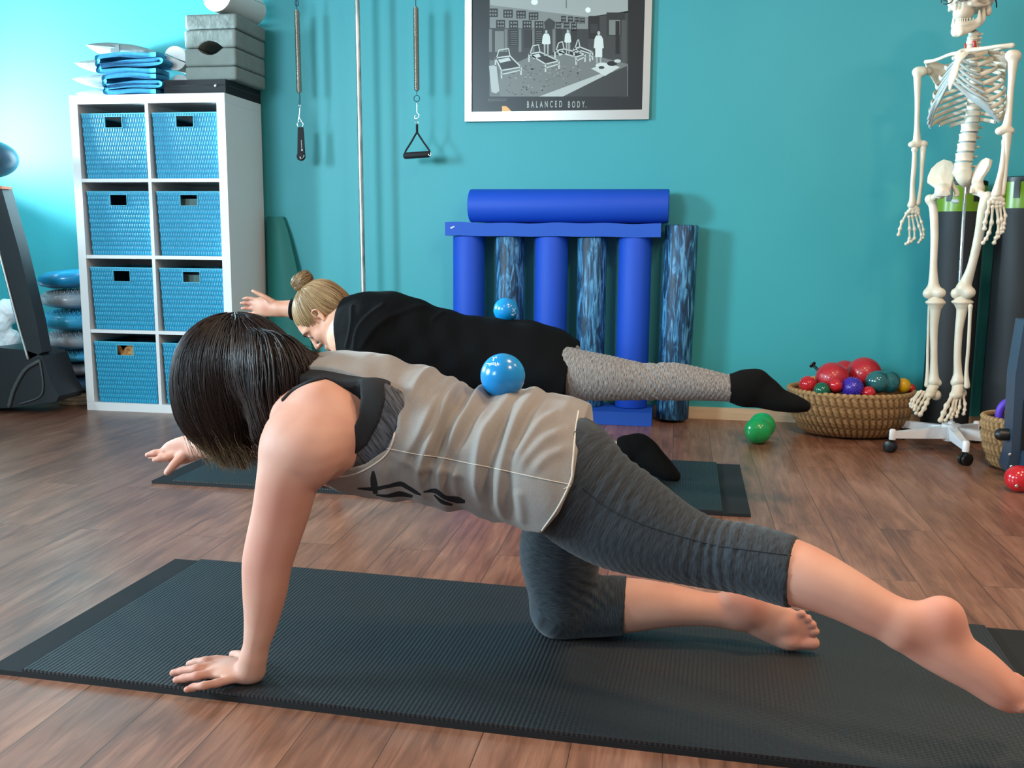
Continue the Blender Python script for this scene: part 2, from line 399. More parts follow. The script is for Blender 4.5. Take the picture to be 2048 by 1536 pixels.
def exercise_mat(x0, y0, ang, L0, Wd, band0, band1, mtop, label):
    """band0/band1: how far the lower mat shows beyond the upper one at each end"""
    root = empty('exercise_mat', (x0, y0, 0), label, 'mat', 'layered black exercise mats'); root.rotation_euler = (0, 0, ang)
    bpy.context.view_layer.update()
    def slab(name, a, b, c, d, z0, z1, m):
        bm = bm_new(); vs = []
        nx, ny = 40, 12
        for zz in (z0, z1):
            for i in range(nx+1):
                for j in range(ny+1):
                    x = a+(b-a)*i/nx; y = c+(d-c)*j/ny
                    vs.append(bm.verts.new((x, y+.0025*math.sin(x*3.1+1), zz)))
        N = (nx+1)*(ny+1); I = lambda s_, i, j: vs[s_*N+i*(ny+1)+j]
        for i in range(nx):
            for j in range(ny): bm.faces.new((I(1, i, j), I(1, i+1, j), I(1, i+1, j+1), I(1, i, j+1))); bm.faces.new((I(0, i, j), I(0, i, j+1), I(0, i+1, j+1), I(0, i+1, j)))
            bm.faces.new((I(0, i, 0), I(0, i+1, 0), I(1, i+1, 0), I(1, i, 0))); bm.faces.new((I(0, i, ny), I(1, i, ny), I(1, i+1, ny), I(0, i+1, ny)))
        for j in range(ny): bm.faces.new((I(0, 0, j), I(1, 0, j), I(1, 0, j+1), I(0, 0, j+1))); bm.faces.new((I(0, nx, j), I(0, nx, j+1), I(1, nx, j+1), I(1, nx, j)))
        bmesh.ops.bevel(bm, geom=[e for e in bm.edges if e.calc_face_angle(0) > .5], offset=.0015, segments=2, affect='EDGES')
        bmesh.ops.recalc_face_normals(bm, faces=bm.faces)
        me = bpy.data.meshes.new(name); bm.to_mesh(me); bm.free(); me.polygons.foreach_set('use_smooth', [True]*len(me.polygons)); me.set_sharp_from_angle(angle=.7)
        o = bpy.data.objects.new(name, me); COL.objects.link(o); me.materials.append(m); o.parent = root; return o
    slab('lower_mat', 0, L0, 0, Wd, .0, .010, m_matlow)
    slab('upper_mat', band0, L0-band1, .002, Wd-.004, .0105, .0165, mtop)
    return root
MT = .0165
exercise_mat(-1.288, 1.560, -.0419, 2.03, .66, .075, .09, m_mattop, 'black ribbed exercise mat in front, under the woman in the grey tank top')
exercise_mat(-1.748, 2.949, -.0085, 1.989, .669, .075, .085, m_mattop2, 'black exercise mat further back, under the woman in the black shirt')
# ================================================================== cube shelf
SX, SY, SW, SD, SH = -2.795, 4.180, .765, .385, 1.470
m_shelf = mat('white_laminate', 'edeeec', .38)
sh = empty('cube_shelf', (SX+SW/2, SY+SD/2, 0), 'tall white cube shelf holding eight blue woven baskets', 'shelf')
T = .040; t2 = .016
bm = bm_new(); box(bm, SX, SX+SW, SY, SY+SD, SH-T, SH); bm_done(bm, 'top_panel', m_shelf, sh, bev=.0012)
bm = bm_new(); box(bm, SX, SX+SW, SY, SY+SD, 0, T); bm_done(bm, 'bottom_panel', m_shelf, sh, bev=.0012)
for a in (SX, SX+SW-T):
    bm = bm_new(); box(bm, a, a+T, SY, SY+SD, T+.0005, SH-T-.0005); bm_done(bm, 'side_panel', m_shelf, sh, bev=.0012)
bm = bm_new(); xm = SX+SW/2; box(bm, xm-t2/2, xm+t2/2, SY+.002, SY+SD-.004, T, SH-T); bm_done(bm, 'divider', m_shelf, sh, bev=.0008)
CHh = (SH-2*T-3*t2)/4; CWw = (SW-2*T-t2)/2
for k in range(3):
    z = T+(k+1)*CHh+k*t2
    for a, b in ((SX+T, xm-t2/2), (xm+t2/2, SX+SW-T)):
        bm = bm_new(); box(bm, a+.0003, b-.0003, SY+.002, SY+SD-.004, z, z+t2); bm_done(bm, 'shelf_board', m_shelf, sh, bev=.0008)
bm = bm_new(); box(bm, SX+.005, SX+SW-.005, SY+SD-.004, SY+SD, T, SH-T); bm_done(bm, 'back_panel', m_shelf, sh)

# woven baskets
m_bask = mat('blue_woven_paper', '1a9fc4', .42); t = NT(m_bask)
at_ = t.n('ShaderNodeAttribute', attribute_name='wv')
t.col(t.mix(at_.outputs['Fac'], '07628c', '2aaed2')); t.b.inputs['Specular IOR Level'].default_value = .5  # highlights painted in: strip crests lighter, gaps between strips darker
m_rim = mat('blue_rim', '4fb6d4', .5)
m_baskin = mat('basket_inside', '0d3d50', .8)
BWd, BHt, BDp = .318, .292, .345
def weave_panel(w, h, nx, nz, hole=None, sub=5):
    """a woven sheet in x-z, strips standing upright in staggered rows"""
    NX, NZ = nx*sub, nz*sub
    X = np.linspace(0, w, NX+1); Z = np.linspace(0, h, NZ+1); x, z = np.meshgrid(X, Z, indexing='ij')
    row = np.floor(z/h*nz-1e-6); fx = x/w*nx+.5*(row % 2); u = (fx % 1)-.5; s_ = (z/h*nz) % 1
    hgt = np.maximum(0, 1-(u/.46)**2)**.6*np.maximum(0, 1-((s_-.5)/.56)**2)**.5
    d = .0042*hgt+.0006*rng.standard_normal(x.shape)*.3
    return x, z, d, hgt, (NX+1, NZ+1)
def basket_mesh():
    V = []; F = []; WV = []
    def add(w, h, nx, nz, fn, hole=None):
        x, z, d, hg, sh_ = weave_panel(w, h, nx, nz); base = sum(len(a) for a in V)
        V.append(fn(x.ravel(), z.ravel(), d.ravel())); WV.append(hg.ravel())
        I = np.arange(sh_[0]*sh_[1]).reshape(sh_); q = np.stack([I[:-1, :-1], I[1:, :-1], I[1:, 1:], I[:-1, 1:]], -1).reshape(-1, 4)
        if hole is not None:
            cx_ = (x[:-1, :-1]+x[1:, 1:]).ravel()/2; cz_ = (z[:-1, :-1]+z[1:, 1:]).ravel()/2
            q = q[~((cx_ > hole[0]) & (cx_ < hole[1]) & (cz_ > hole[2]) & (cz_ < hole[3]))]
        F.append(q+base)
    taper = lambda z: .008*(1-z/BHt)
    hole = (BWd/2-.042, BWd/2+.042, BHt-.062, BHt-.014)
    add(BWd, BHt, 25, 14, lambda x, z, d: np.stack([x-BWd/2+(BWd/2-x)/BWd*2*taper(z), -d-BDp/2+taper(z), z], 1), hole)
    for sg in (-1, 1):
        add(BDp, BHt, 25, 14, lambda x, z, d: np.stack([sg*(BWd/2-taper(z)+d), (x-BDp/2)*(1-2*taper(z)/BDp), z], 1))
    v = np.vstack(V); f = np.vstack(F); me = mesh_np('basket_weave', v, f); attr(me, 'wv', np.concatenate(WV)); return me
weave_me = basket_mesh(); weave_me.materials.append(m_bask)
def basket_parts():
    hx, z0, z1 = .042, BHt-.062, BHt-.014
    bm = bm_new()
    box(bm, -BWd/2-.003, BWd/2+.003, -BDp/2-.004, -BDp/2+.004, BHt-.004, BHt+.003); box(bm, -BWd/2-.003, BWd/2+.003, BDp/2-.004, BDp/2+.004, BHt-.004, BHt+.003)
    box(bm, -BWd/2-.003, -BWd/2+.004, -BDp/2+.004, BDp/2-.004, BHt-.004, BHt+.003); box(bm, BWd/2-.004, BWd/2+.003, -BDp/2+.004, BDp/2-.004, BHt-.004, BHt+.003)
    bmesh.ops.bevel(bm, geom=list(bm.edges), offset=.0015, segments=1, affect='EDGES')
    rim = bpy.data.meshes.new('rim'); bm.to_mesh(rim); bm.free(); rim.materials.append(m_rim)
    bm = bm_new(); y0, y1 = -BDp/2-.005, -BDp/2+.003; w = .003
    box(bm, -hx-w, hx+w, y0, y1, z0-w, z0); box(bm, -hx-w, hx+w, y0, y1, z1, z1+w); box(bm, -hx-w, -hx, y0, y1, z0, z1); box(bm, hx, hx+w, y0, y1, z0, z1)
    hf = bpy.data.meshes.new('handle_frame'); bm.to_mesh(hf); bm.free(); hf.materials.append(m_rim)
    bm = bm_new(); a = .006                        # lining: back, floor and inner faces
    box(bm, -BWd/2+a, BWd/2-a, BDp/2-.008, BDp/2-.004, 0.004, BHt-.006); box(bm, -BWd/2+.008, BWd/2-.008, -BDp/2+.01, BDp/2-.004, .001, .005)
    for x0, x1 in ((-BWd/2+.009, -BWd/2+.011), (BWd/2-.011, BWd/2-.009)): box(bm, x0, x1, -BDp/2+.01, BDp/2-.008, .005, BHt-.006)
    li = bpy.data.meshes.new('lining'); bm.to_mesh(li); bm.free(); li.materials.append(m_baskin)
    return rim, hf, li
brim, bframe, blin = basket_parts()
rows = ['top row', 'second row from the top', 'third row from the top', 'bottom row']
for r in range(4):
    for c_ in range(2):
        z = T+(3-r)*(CHh+t2)+.0005; x = SX+T+CWw/2+c_*(CWw+t2)+.004; dy = [.004, .012, .006, .003][r]+.004*c_
        b = empty('woven_basket', (x, SY+dy+BDp/2+.008, z), 'blue woven basket in the %s of the white shelf, %s column' % (rows[r], ('left', 'right')[c_]), 'basket', 'blue woven baskets in the white shelf')
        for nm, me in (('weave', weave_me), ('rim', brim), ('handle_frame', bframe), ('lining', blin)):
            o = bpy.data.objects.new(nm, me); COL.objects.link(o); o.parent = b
def blob(name, c, r, m, k=0, **kw): 
    me = sphere_np(c, r, 32, 16, kw.get('disp')); o = link(name, me, m); return o
m_tan = mat('tan_felt', 'e2a561', .8); m_greycl = mat('grey_green_cloth', '5d7470', .8)
m_rope = mat('tan_rope', 'dda35c', .8); t = NT(m_rope); t.bump(t.noise(t.co(), 90, 3), .8, .006); t.col(t.ramp(t.noise(t.co(), 60, 3), [(.3, 'a8672c'), (.7, 'f0bd7c')]))
zb = T+.0005; xb = SX+T+CWw/2
pts = [(xb+.03*math.sin(k*1.7)+.010*(k % 5)-.05*math.cos(k*.9), SY+.05+.03*((k*7) % 5)/5, zb+.16+.115*((k*3) % 8)/8) for k in range(26)]
o = tubes('rope_bundle', [(catmull(np.array(pts), 6), .014)], m_rope); setp(o, 'tan rope bundle inside the bottom left blue basket', 'rope')
for (r, c_, nm, lab) in ((1, 1, 'folded_cloth', 'grey green cloth inside the right basket of the second row'), (2, 1, 'folded_cloth', 'grey green cloth inside the right basket of the third row')):
    z = T+(3-r)*(CHh+t2); x = SX+T+CWw/2+c_*(CWw+t2)+.004
    bm = bm_new(); box(bm, x-.10, x+.10, SY+.06, SY+.25, z+.01, z+.262); o = bm_done(bm, nm, m_greycl, bev=.02, seg=3); setp(o, lab, 'cloth', 'cloths inside the baskets')

# ================================================================== things on top of the shelf
m_pill = mat('grey_pillow_cloth', '9fa9a6', .85); t = NT(m_pill); t.bump(t.noise(t.co(), 24, 3), .5, .006)
m_pillow_patch = mat('dark_grey_label', '6d7775', .85)
m_greyf = mat('grey_canvas', '858f88', .85); t = NT(m_greyf); t.col(t.mix(t.noise(t.co(), 14, 4), '79837d', '939b94')); t.bump(t.noise(t.co(), 16, 4), .6, .01)
m_whitef = mat('white_vinyl', 'e4e2dc', .6); t = NT(m_whitef); t.bump(t.noise(t.co(), 14, 3), .3, .006)
m_towel = mat('blue_terry', '2b97c8', .95); t = NT(m_towel); t.bump(t.noise(t.co(), 420, 2), .9, .003); t.col(t.mix(t.noise(t.co(), 60, 3), '2389ba', '3aa5d4'))
m_black = mat('black_fabric', '1b1c1f', .8); m_darkhole = mat('dark_interior', '15140f', .9)
# grey pillows, thin at the rim
def pillow(c, r, h, rot, lab):
    n = 40; V = []; F = []
    g = np.linspace(-1, 1, n); a, b = np.meshgrid(g, g, indexing='ij')
    e = np.clip((1-np.abs(a)**2.4)*(1-np.abs(b)**2.4), 0, 1)**.55
    R = Matrix.Rotation(rot[2], 3, 'Z') @ Matrix.Rotation(rot[1], 3, 'Y') @ Matrix.Rotation(rot[0], 3, 'X')
    for sg in (1, -1):
        wr = .05*np.sin(a*9+b*3)*e*.3
        p = np.stack([a*r[0]*(1-.06*b*b), b*r[1]*(1-.06*a*a), sg*h*(e+wr)+.02*h*a], -1).reshape(-1, 3)
        V.append(p@np.array(R).T+np.array(c)); I = np.arange(n*n).reshape(n, n); q = np.stack([I[:-1, :-1], I[1:, :-1], I[1:, 1:], I[:-1, 1:]], -1).reshape(-1, 4)
        F.append((q if sg > 0 else q[:, ::-1])+(0 if sg > 0 else n*n))
    o = link('grey_pillow', mesh_np('grey_pillow', np.vstack(V), np.vstack(F)), m_pill); return setp(o, lab, 'pillow', 'grey pillows on the shelf')
ZT = SH
pl = []
for i, (u, v_, w, hh, lab) in enumerate([(225, 178, 74, .034, 'bottom grey pillow in the pile on the white shelf'), (218, 153, 68, .034, 'second grey pillow from the bottom of the pile on the white shelf'),
                                   (222, 127, 68, .036, 'third grey pillow from the bottom, behind the blue towels'), (245, 102, 72, .040, 'top grey pillow of the pile, with a small dark square patch')]):
    c = P(u, v_, 4.42); pl.append(pillow((c[0], 4.45, ZT+.034+.068*i), (.155, .118, 0), hh*.82, (0, [.0, -.01, .01, .09][i], .05*i), lab))
bpy.context.view_layer.update()
c = P(230, 98, 4.335); bm = bm_new(); box(bm, c[0]-.022, c[0]+.022, 4.333, 4.336, c[2]-.014, c[2]+.02); 
o = bm_done(bm, 'patch', m_pillow_patch); o.parent = pl[3]
# folded towels, each a wavy slab folded over
def towel(x0, x1, y0, y1, z, h, seed, lab):
    R_ = np.random.default_rng(seed); paths = []
    prof = []; lay = 2; n = 30
    # serpentine cross-section in x-z, fold on the left
    top = [(x1, z+h), (x0+.02, z+h*1.02), (x0, z+h*.78), (x0+.02, z+h*.56), (x1-.01, z+h*.60), (x1-.005, z+h*.44), (x0+.03, z+h*.46), (x0+.005, z+h*.25), (x0+.02, z+.006), (x1-.004, z+.008)]
    th = h*.135; pts = catmull(np.array([(a, 0, b+.004*R_.standard_normal()) for a, b in top]), 8)
    ys = np.linspace(y0, y1, 14); V = []; F = []
    t_ = np.gradient(pts, axis=0); t_ /= np.linalg.norm(t_, axis=1)[:, None]+1e-9; nrm = np.stack([-t_[:, 2], 0*t_[:, 0], t_[:, 0]], 1)
    loop = np.vstack([pts+nrm*th, (pts-nrm*th)[::-1]]); m = len(loop)
    for yy in ys:
        L = loop.copy(); L[:, 1] = yy; L[:, 2] += .003*np.sin(yy*30+L[:, 0]*25+seed); L[:, 0] += .004*np.sin(yy*21+seed); V.append(L)
    for i in range(len(ys)-1):
        for j in range(m): j2 = (j+1) % m; F.append((i*m+j, i*m+j2, (i+1)*m+j2, (i+1)*m+j))
    h_ = len(pts)
    for e in (0, (len(ys)-1)*m):
        for j in range(h_-1): F.append((e+j, e+j+1, e+m-2-j, e+m-1-j))
    o = link('folded_towel', mesh_np('folded_towel', np.vstack(V), F), m_towel); return setp(o, lab, 'towel', 'blue towels folded on the shelf')
xa, xb_ = P(200, 150, 4.2)[0], P(322, 150, 4.2)[0]
towel(xa+.028, xb_-.020, 4.185, 4.315, ZT+.006, .074, 1, 'lower folded blue towel on top of the white shelf')
towel(xa, xb_-.016, 4.185, 4.32, ZT+.100, .074, 2, 'upper folded blue towel on top of the white shelf')
# black zipped case lying flat
c0 = P(326, 186, 4.19)[0]
bm = bm_new(); x0, x1 = c0, SX+SW-.003; vs = box(bm, x0, x1, 4.20, 4.57, ZT, ZT+.062)
case = bm_done(bm, 'flat_case', m_black, bev=.014, seg=4); setp(case, 'flat black zipped case lying under the grey foam cushions', 'case')
zp = tubes('zipper', [([(x0+.01, 4.1995, ZT+.035), (x1-.012, 4.1995, ZT+.037), (x1+.0005, 4.215, ZT+.037), (x1+.0005, 4.55, ZT+.037)], .0022)], mat('black_zip', '303236', .4), case, k=6)
o = blob('zip_pull', P(431, 171, 4.192), (.006, .003, .007), mat('silver_metal', 'd8d8d8', .3, 1)); o.parent = case
# grey cushions with a scooped opening between the second and the third
cx0 = P(371, 100, 4.25)[0]; cx1 = P(474, 100, 4.25)[0]; zz = [ZT+.063, ZT+.125, ZT+.205, ZT+.286, ZT+.352]
cn = ['bottom grey foam cushion of the stack on the black case', 'second grey foam cushion of the stack, with a scooped top edge', 'third grey foam cushion of the stack, arched over the dark opening', 'topmost grey foam cushion, under the white half round bolsters']
for i in range(4):
    z0, z1 = zz[i]+.001, zz[i+1]; f = Field((cx0-.03, 4.20, z0-.02), (cx1+.06, 4.58, z1+.02), .004)
    sh_x = [.0, .0, .002, .008][i]
    X = f.sub(f.lo, f.lo+(f.n-1)*f.h)[1]
    cxm, cym, czm = (cx0+cx1)/2+sh_x, 4.395, (z0+z1)/2; hx, hy, hz = (cx1-cx0)/2, .160, (z1-z0)/2
    q = np.stack([np.abs(X[..., 0]-cxm)-hx+.012, np.abs(X[..., 1]-cym)-hy+.012, np.abs(X[..., 2]-czm)-hz+.012], -1)
    f.F = (np.linalg.norm(np.maximum(q, 0), axis=-1)+np.minimum(q.max(-1), 0)-.012).astype(np.float32)
    if i in (1, 2):
        zc = zz[2]; rr = .075; off = .045*(1 if i == 1 else -1)
        d = np.sqrt((X[..., 0]-cxm)**2+((X[..., 2]-zc)-off)**2)-rr; d = np.maximum(d, X[..., 1]-4.40); f.F = np.maximum(f.F, -d).astype(np.float32)
    v, fc = f.mesh('c', 1); o = link('foam_cushion', mesh_np('foam_cushion', v, fc), m_greyf); setp(o, cn[i], 'cushion', 'grey foam cushions stacked on the shelf')
# white half-round bolsters
def half_bolster(c, ax, up, r, L, lab):
    """half cylinder: flat face looks along -up"""
    ax = V3(ax).normalized(); up = V3(up); up = (up-ax*up.dot(ax)).normalized(); sd = ax.cross(up); c = V3(c); bm = bm_new()
    n = 16; pr = [c+sd*r*math.cos(math.pi*i/n)+up*r*.92*math.sin(math.pi*i/n) for i in range(n+1)]
    prism(bm, [p-ax*L/2 for p in pr], ax*L)
    o = bm_done(bm, 'half_round_bolster', m_whitef, bev=.008, seg=3); return setp(o, lab, 'bolster', 'white half round bolsters on the shelf')
A1 = P(433, 22, 4.24); dv = Vector((.30, 1, 0))
zt4 = zz[4]
half_bolster((A1[0]+.016, 4.40, zt4+.0775), (.10, 1, 0), (.35, 0, -.93), .072, .31, 'white half round bolster, round side down, on top of the grey foam cushions')
half_bolster((A1[0]+.016-.002, 4.40, zt4+.083), (.10, 1, 0), (-.35, 0, .93), .070, .31, 'uppermost white half round bolster, at the top edge of the photo')
A2 = P(340, 100, 4.25)
half_bolster((A2[0]+.004, 4.43, ZT+.172), (.02, 1, 0), (-.37, 0, -.93), .055, .28, 'white half round bolster with its round side down, left of the grey foam cushions')
half_bolster((A2[0]+.006, 4.43, ZT+.177), (.02, 1, 0), (.37, 0, .93), .055, .28, 'white half round bolster with its round side up, left of the grey foam cushions')
half_bolster((A2[0]+.006, 4.44, ZT+.064), (.02, 1, 0), (-.05, 0, 1), .046, .24, 'white half round bolster lowest in the pile between towels and grey cushions')

# ================================================================== stack of balance discs and wooden rings
def vinyl(n, c): return mat(n, c, .28, 0, Coat_Weight=.3)
m_d = {'blue': vinyl('blue_vinyl', '1c93c6'), 'grey': vinyl('grey_vinyl', 'a6b0b8'), 'sky': vinyl('sky_vinyl', '3bb0dc'), 'slate': vinyl('slate_vinyl', '5a92c4')}
dx, dy = -2.965, 4.385; zprev = None
DL = [(792, .15, 'slate', 0, 'slate blue air cushion at the bottom, resting on the wooden rings'), (738, .158, 'grey', 0, 'smooth grey air cushion, second from the bottom'), (711, .162, 'sky', 1, 'narrow bright blue air cushion, third from the bottom'),
      (677, .163, 'grey', 1, 'pale grey studded air cushion, fourth from the bottom'), (634, .168, 'sky', 1, 'bright blue studded air cushion, third from the top'), (587, .158, 'grey', 1, 'dented grey studded air cushion, second from the top'), (546, .165, 'blue', 0, 'tilted smooth blue air cushion on top of the stack')]
zs = [.128, .186, .238, .305, .392, .486, .572]; hs = [.040, .034, .030, .047, .052, .050, .050]
zs = []
z = .062
for h_ in hs: zs.append(z+h_); z += 2*h_+.0005
for (vv, R0, mk, stud, lab), z, h_, tl in zip(DL, zs, hs, (0, .0, 0, 0, 0, 0, -.08)):
    c = np.array([dx, dy, z]); 
    nz_ = lambda d, R0=R0: .012*np.sin(np.arctan2(d[:, 1], d[:, 0])*5+R0*90)
    n = 44; bm = bm_new(); prof = [(0, -h_*.55)]
    for i in range(1, 22):
        a = -math.pi/2+math.pi*i/22; prof.append((R0*(abs(math.cos(a))**.55), h_*math.sin(a)*(.92 if abs(math.sin(a)) > .6 else 1)))
    prof.append((0, h_*.85)); lathe(bm, prof, (0, 0, 0), n)
    if mk == 'grey' and stud and h_ == .050:      # the dent
        for q in bm.verts:
            a = math.atan2(q.co.y, q.co.x); w_ = math.exp(-((a+2.2)/.16)**2)*(math.hypot(q.co.x, q.co.y)/R0)**3; q.co.z += .018*w_; q.co.x *= 1-.07*w_; q.co.y *= 1-.07*w_
    if stud:
        for i in range(9):
            rr = R0*(.28+.085*i); 
            for j in range(int(10+i*5)):
                a = 2*math.pi*j/int(10+i*5)+i*.3; zz_ = h_*math.sqrt(max(0, 1-(rr/R0)**(2/.55*1.0)))*.94
                bmesh.ops.create_cone(bm, cap_ends=True, segments=6, radius1=.0042, radius2=.0014, depth=.008, matrix=Matrix.Translation((rr*math.cos(a), rr*math.sin(a), zz_)))
    M_ = Matrix.Translation(V3(c)) @ Matrix.Rotation(tl, 4, 'Y'); bm.transform(M_)
    o = bm_done(bm, 'air_cushion', m_d[mk], smooth=True, angle=.9); setp(o, lab, 'balance cushion', 'balance discs stacked beside the shelf')
m_wd = mat('pale_plywood', 'd8c2a0', .5)
for i in range(3):
    bm = bm_new(); lathe(bm, [(.045, 0), (.105, 0), (.108, .004), (.108, .015), (.105, .0185), (.045, .0185), (.045, 0)], (dx+.01+.003*i, dy-.01, .001+.0197*i), 44, cap=False)
    o = bm_done(bm, 'wooden_ring', m_wd, smooth=True); setp(o, 'pale wooden ring %s under the air cushions' % ('at the bottom of the three', 'in the middle of the three', 'topmost of the three')[i], 'wooden disc', 'wooden rings under the air cushions')

# ================================================================== treadmill and the white fleece behind it
m_tm = mat('dark_grey_plastic', '24282c', .45); m_tm2 = mat('slate_plastic', '3f6377', .35); m_rail = mat('silver_rail', 'b8c4c8', .3, .8); m_tmgrey = mat('grey_trim', '4d5254', .5); m_orange = mat('orange_trim', 'd9703a', .5)
tm = empty('treadmill', (-3.45, 4.0, 0), 'dark grey treadmill at the left edge of the room', 'treadmill')
bm = bm_new(); a = [P(2, 372, 4.0), P(38, 500, 4.0), P(72, 640, 4.0), P(84, 705, 4.0)]; b = [P(-36, 372, 4.0), P(0, 500, 4.0), P(36, 640, 4.0), P(60, 718, 4.0)]
prism(bm, a+b[::-1], (0, .07, 0)); bm_done(bm, 'upright', m_tm, tm, bev=.006)
tubes('upright_rail', [(catmull(np.array([P(-42, 372, 3.995), P(-6, 490, 3.995), P(34, 642, 3.995), P(56, 718, 3.995)]), 8), .006)], m_rail, tm, k=10)
f = Field(P(-90, 300, 4.0)-np.array([.2, .2, .2]), P(40, 300, 4.0)+np.array([.06, .2, .12]), .006)
c = P(-22, 318, 4.03); f.ell(c, (.125, .12, .085)); f.ell(c+np.array([-.08, 0, .03]), (.12, .15, .06), .03); v, fc = f.mesh('c'); link('console', mesh_np('console', v, fc), m_tm2, tm)
bm = bm_new(); hood = [P(-150, 712, 4.0), P(-10, 695, 4.0), P(50, 700, 4.0), P(84, 712, 4.0), P(100, 760, 4.0), P(118, 792, 4.0), P(112, 803, 4.0), P(20, 816, 4.0), P(-150, 822, 4.0)]
for p in hood: p[2] = max(p[2], .003)
prism(bm, hood, (-.0, .19, 0)); bm_done(bm, 'motor_hood', m_tm, tm, bev=.014, seg=4)
tubes('side_trim', [(catmull(np.array([P(18, 812, 3.994), P(28, 778, 3.994), P(50, 740, 3.994), P(78, 722, 3.994)]), 8), .009)], m_tmgrey, tm, k=8)
tubes('lower_trim', [(catmull(np.array([P(80, 724, 3.994), P(86, 770, 3.994), P(78, 794, 3.994), P(40, 808, 3.994)]), 8), .004)], m_tmgrey, tm, k=8)
bm = bm_new(); c = P(0, 375, 3.99); box(bm, c[0]-.03, c[0]+.012, 3.985, 4.05, c[2]-.006, c[2]+.006); bm_done(bm, 'orange_stripe', m_orange, tm, bev=.002)
bm = bm_new(); box(bm, -4.3+.4, -3.35, 4.03, 4.28, .16, .19); bm_done(bm, 'running_deck', m_tm, tm, bev=.006)
m_fle = mat('white_fleece', 'ffffff', .95)
f = Field((-3.94, 4.28, .21), (-3.28, 4.57, .56), .006)
for k in range(46):
    f.ell((-3.88+.5*rng.random(), 4.36+.13*rng.random(), .24+.20*rng.random()), .05+.025*rng.random(), .02)
X = f.sub(f.lo, f.lo+(f.n-1)*f.h)[1]; f.F += (.004*np.sin(X[..., 0]*160)*np.sin(X[..., 1]*150)*np.sin(X[..., 2]*170)).astype(np.float32)
v, fc = f.mesh('c', 0); v[:, 2] = np.maximum(v[:, 2], .19); o = link('fleece_cushion', mesh_np('fleece_cushion', v, fc), m_fle); setp(o, 'bulky white fleece cushion behind the treadmill', 'cushion')
bm = bm_new(); box(bm, -3.90, -3.28, 4.31, 4.56, 0, .205); o = bm_done(bm, 'storage_box', mat('pale_blue_box', '9ec4d0', .5), bev=.01); setp(o, 'pale box under the white fleece cushion, behind the treadmill', 'box')

# ================================================================== green mat leaning beside the shelf
m_gm = mat('green_mat', '0b6f68', .6)
bm = bm_new(); a = P(503, 434, 4.50); b = P(535, 432, 4.50); c = P(590, 600, 4.40); d = P(640, 835, 4.30); e = P(545, 838, 4.30); g = P(512, 560, 4.44)
top = [(-1.995, 4.555), (-1.93, 4.55)]
za = P(515, 433, 4.55)[2]
pr = []
for s_ in (0, 1):
    pass
n = 14; rows_ = []
for i in range(n+1):
    tt = i/n; z = za*(1-tt)+.004*tt; y = 4.555-.07*tt; xl = -2.012+.015*tt; wid = .085+.19*tt**.8
    rows_.append([(xl+wid*j/8, y-.03*math.sin(math.pi*j/8)*(.5+tt), z) for j in range(9)])
for rw in rows_: pr.append([bm.verts.new(p) for p in rw]+[bm.verts.new((p[0], p[1]+.016, p[2])) for p in rw[::-1]])
for A, B in zip(pr, pr[1:]):
    for j in range(18): bm.faces.new((A[j], A[(j+1) % 18], B[(j+1) % 18], B[j]))
bm.faces.new(pr[0]); bm.faces.new(pr[-1])
o = bm_done(bm, 'leaning_mat', m_gm, smooth=True); setp(o, 'dark green exercise mat leaning between the white shelf and the wall', 'mat')
# ================================================================== pole, springs and handles
m_galv = mat('galvanised_steel', 'c8ccc8', .38, .75); t = NT(m_galv); t.col(t.ramp(t.noise(t.co((30, 30, 9)), 1, 4), [(.35, '8d938f'), (.6, 'd5d8d4')]))
m_steel = mat('brushed_steel', 'b9b2a6', .3, .9); m_chrome = mat('chrome', 'dfe3e3', .15, 1); m_cord = mat('dark_blue_wire', '0e3f55', .4); m_web = mat('black_webbing', '141416', .75)
pa, pb = P(714, 0, 4.43), P(727, 600, 4.43); d = pb-pa; p0 = pa-d*(pa[2]-ZC)/d[2]*1; p1 = pa+d*((0-pa[2])/d[2])
root = empty('steel_pole', (p1[0], p1[1], 0), 'galvanised steel pole from floor to ceiling between the hanging springs', 'pole')
tubes('tube', [([p1, p0], .0115)], m_galv, root, k=20, caps=False)
bm = bm_new(); lathe(bm, [(.0, 0), (.045, 0), (.045, .004), (.02, .008), (.02, .03), (.0, .03)], (p1[0], p1[1], 0), 32); bm_done(bm, 'floor_flange', m_galv, root, smooth=True)
def spring(u, vt, vb, y, lean):
    """coil drawn as touching turns"""
    a, b = P(u, vt, y), P(u+lean, vb, y); L = np.linalg.norm(b-a); n = int(L/.0042); t_ = np.linspace(0, 1, n*8+1)
    ax = (b-a)/L; e1 = np.cross(ax, [0, 1, 0]); e1 /= np.linalg.norm(e1); e2 = np.cross(ax, e1); ang = t_*n*2*np.pi
    env = .0112*np.clip(np.minimum(t_, 1-t_)*26+.45, 0, 1)**.7
    return a[None]+t_[:, None]*(b-a)+(env*np.cos(ang))[:, None]*e1+(env*np.sin(ang))[:, None]*e2, a, b
def ring(c, r, n_, rt, name, m, parent, sx=1.):
    n_ = np.asarray(n_, float)/np.linalg.norm(n_); e1 = np.cross(n_, [0, 0, 1.]); e1 /= np.linalg.norm(e1); e2 = np.cross(n_, e1); a = np.linspace(0, 2*np.pi, 29)[:-1]
    v, f = tube_np(np.asarray(c)+r*sx*np.cos(a)[:, None]*e1+r*np.sin(a)[:, None]*e2, rt, 8, closed=True); return link(name, mesh_np(name, v, f), m, parent)
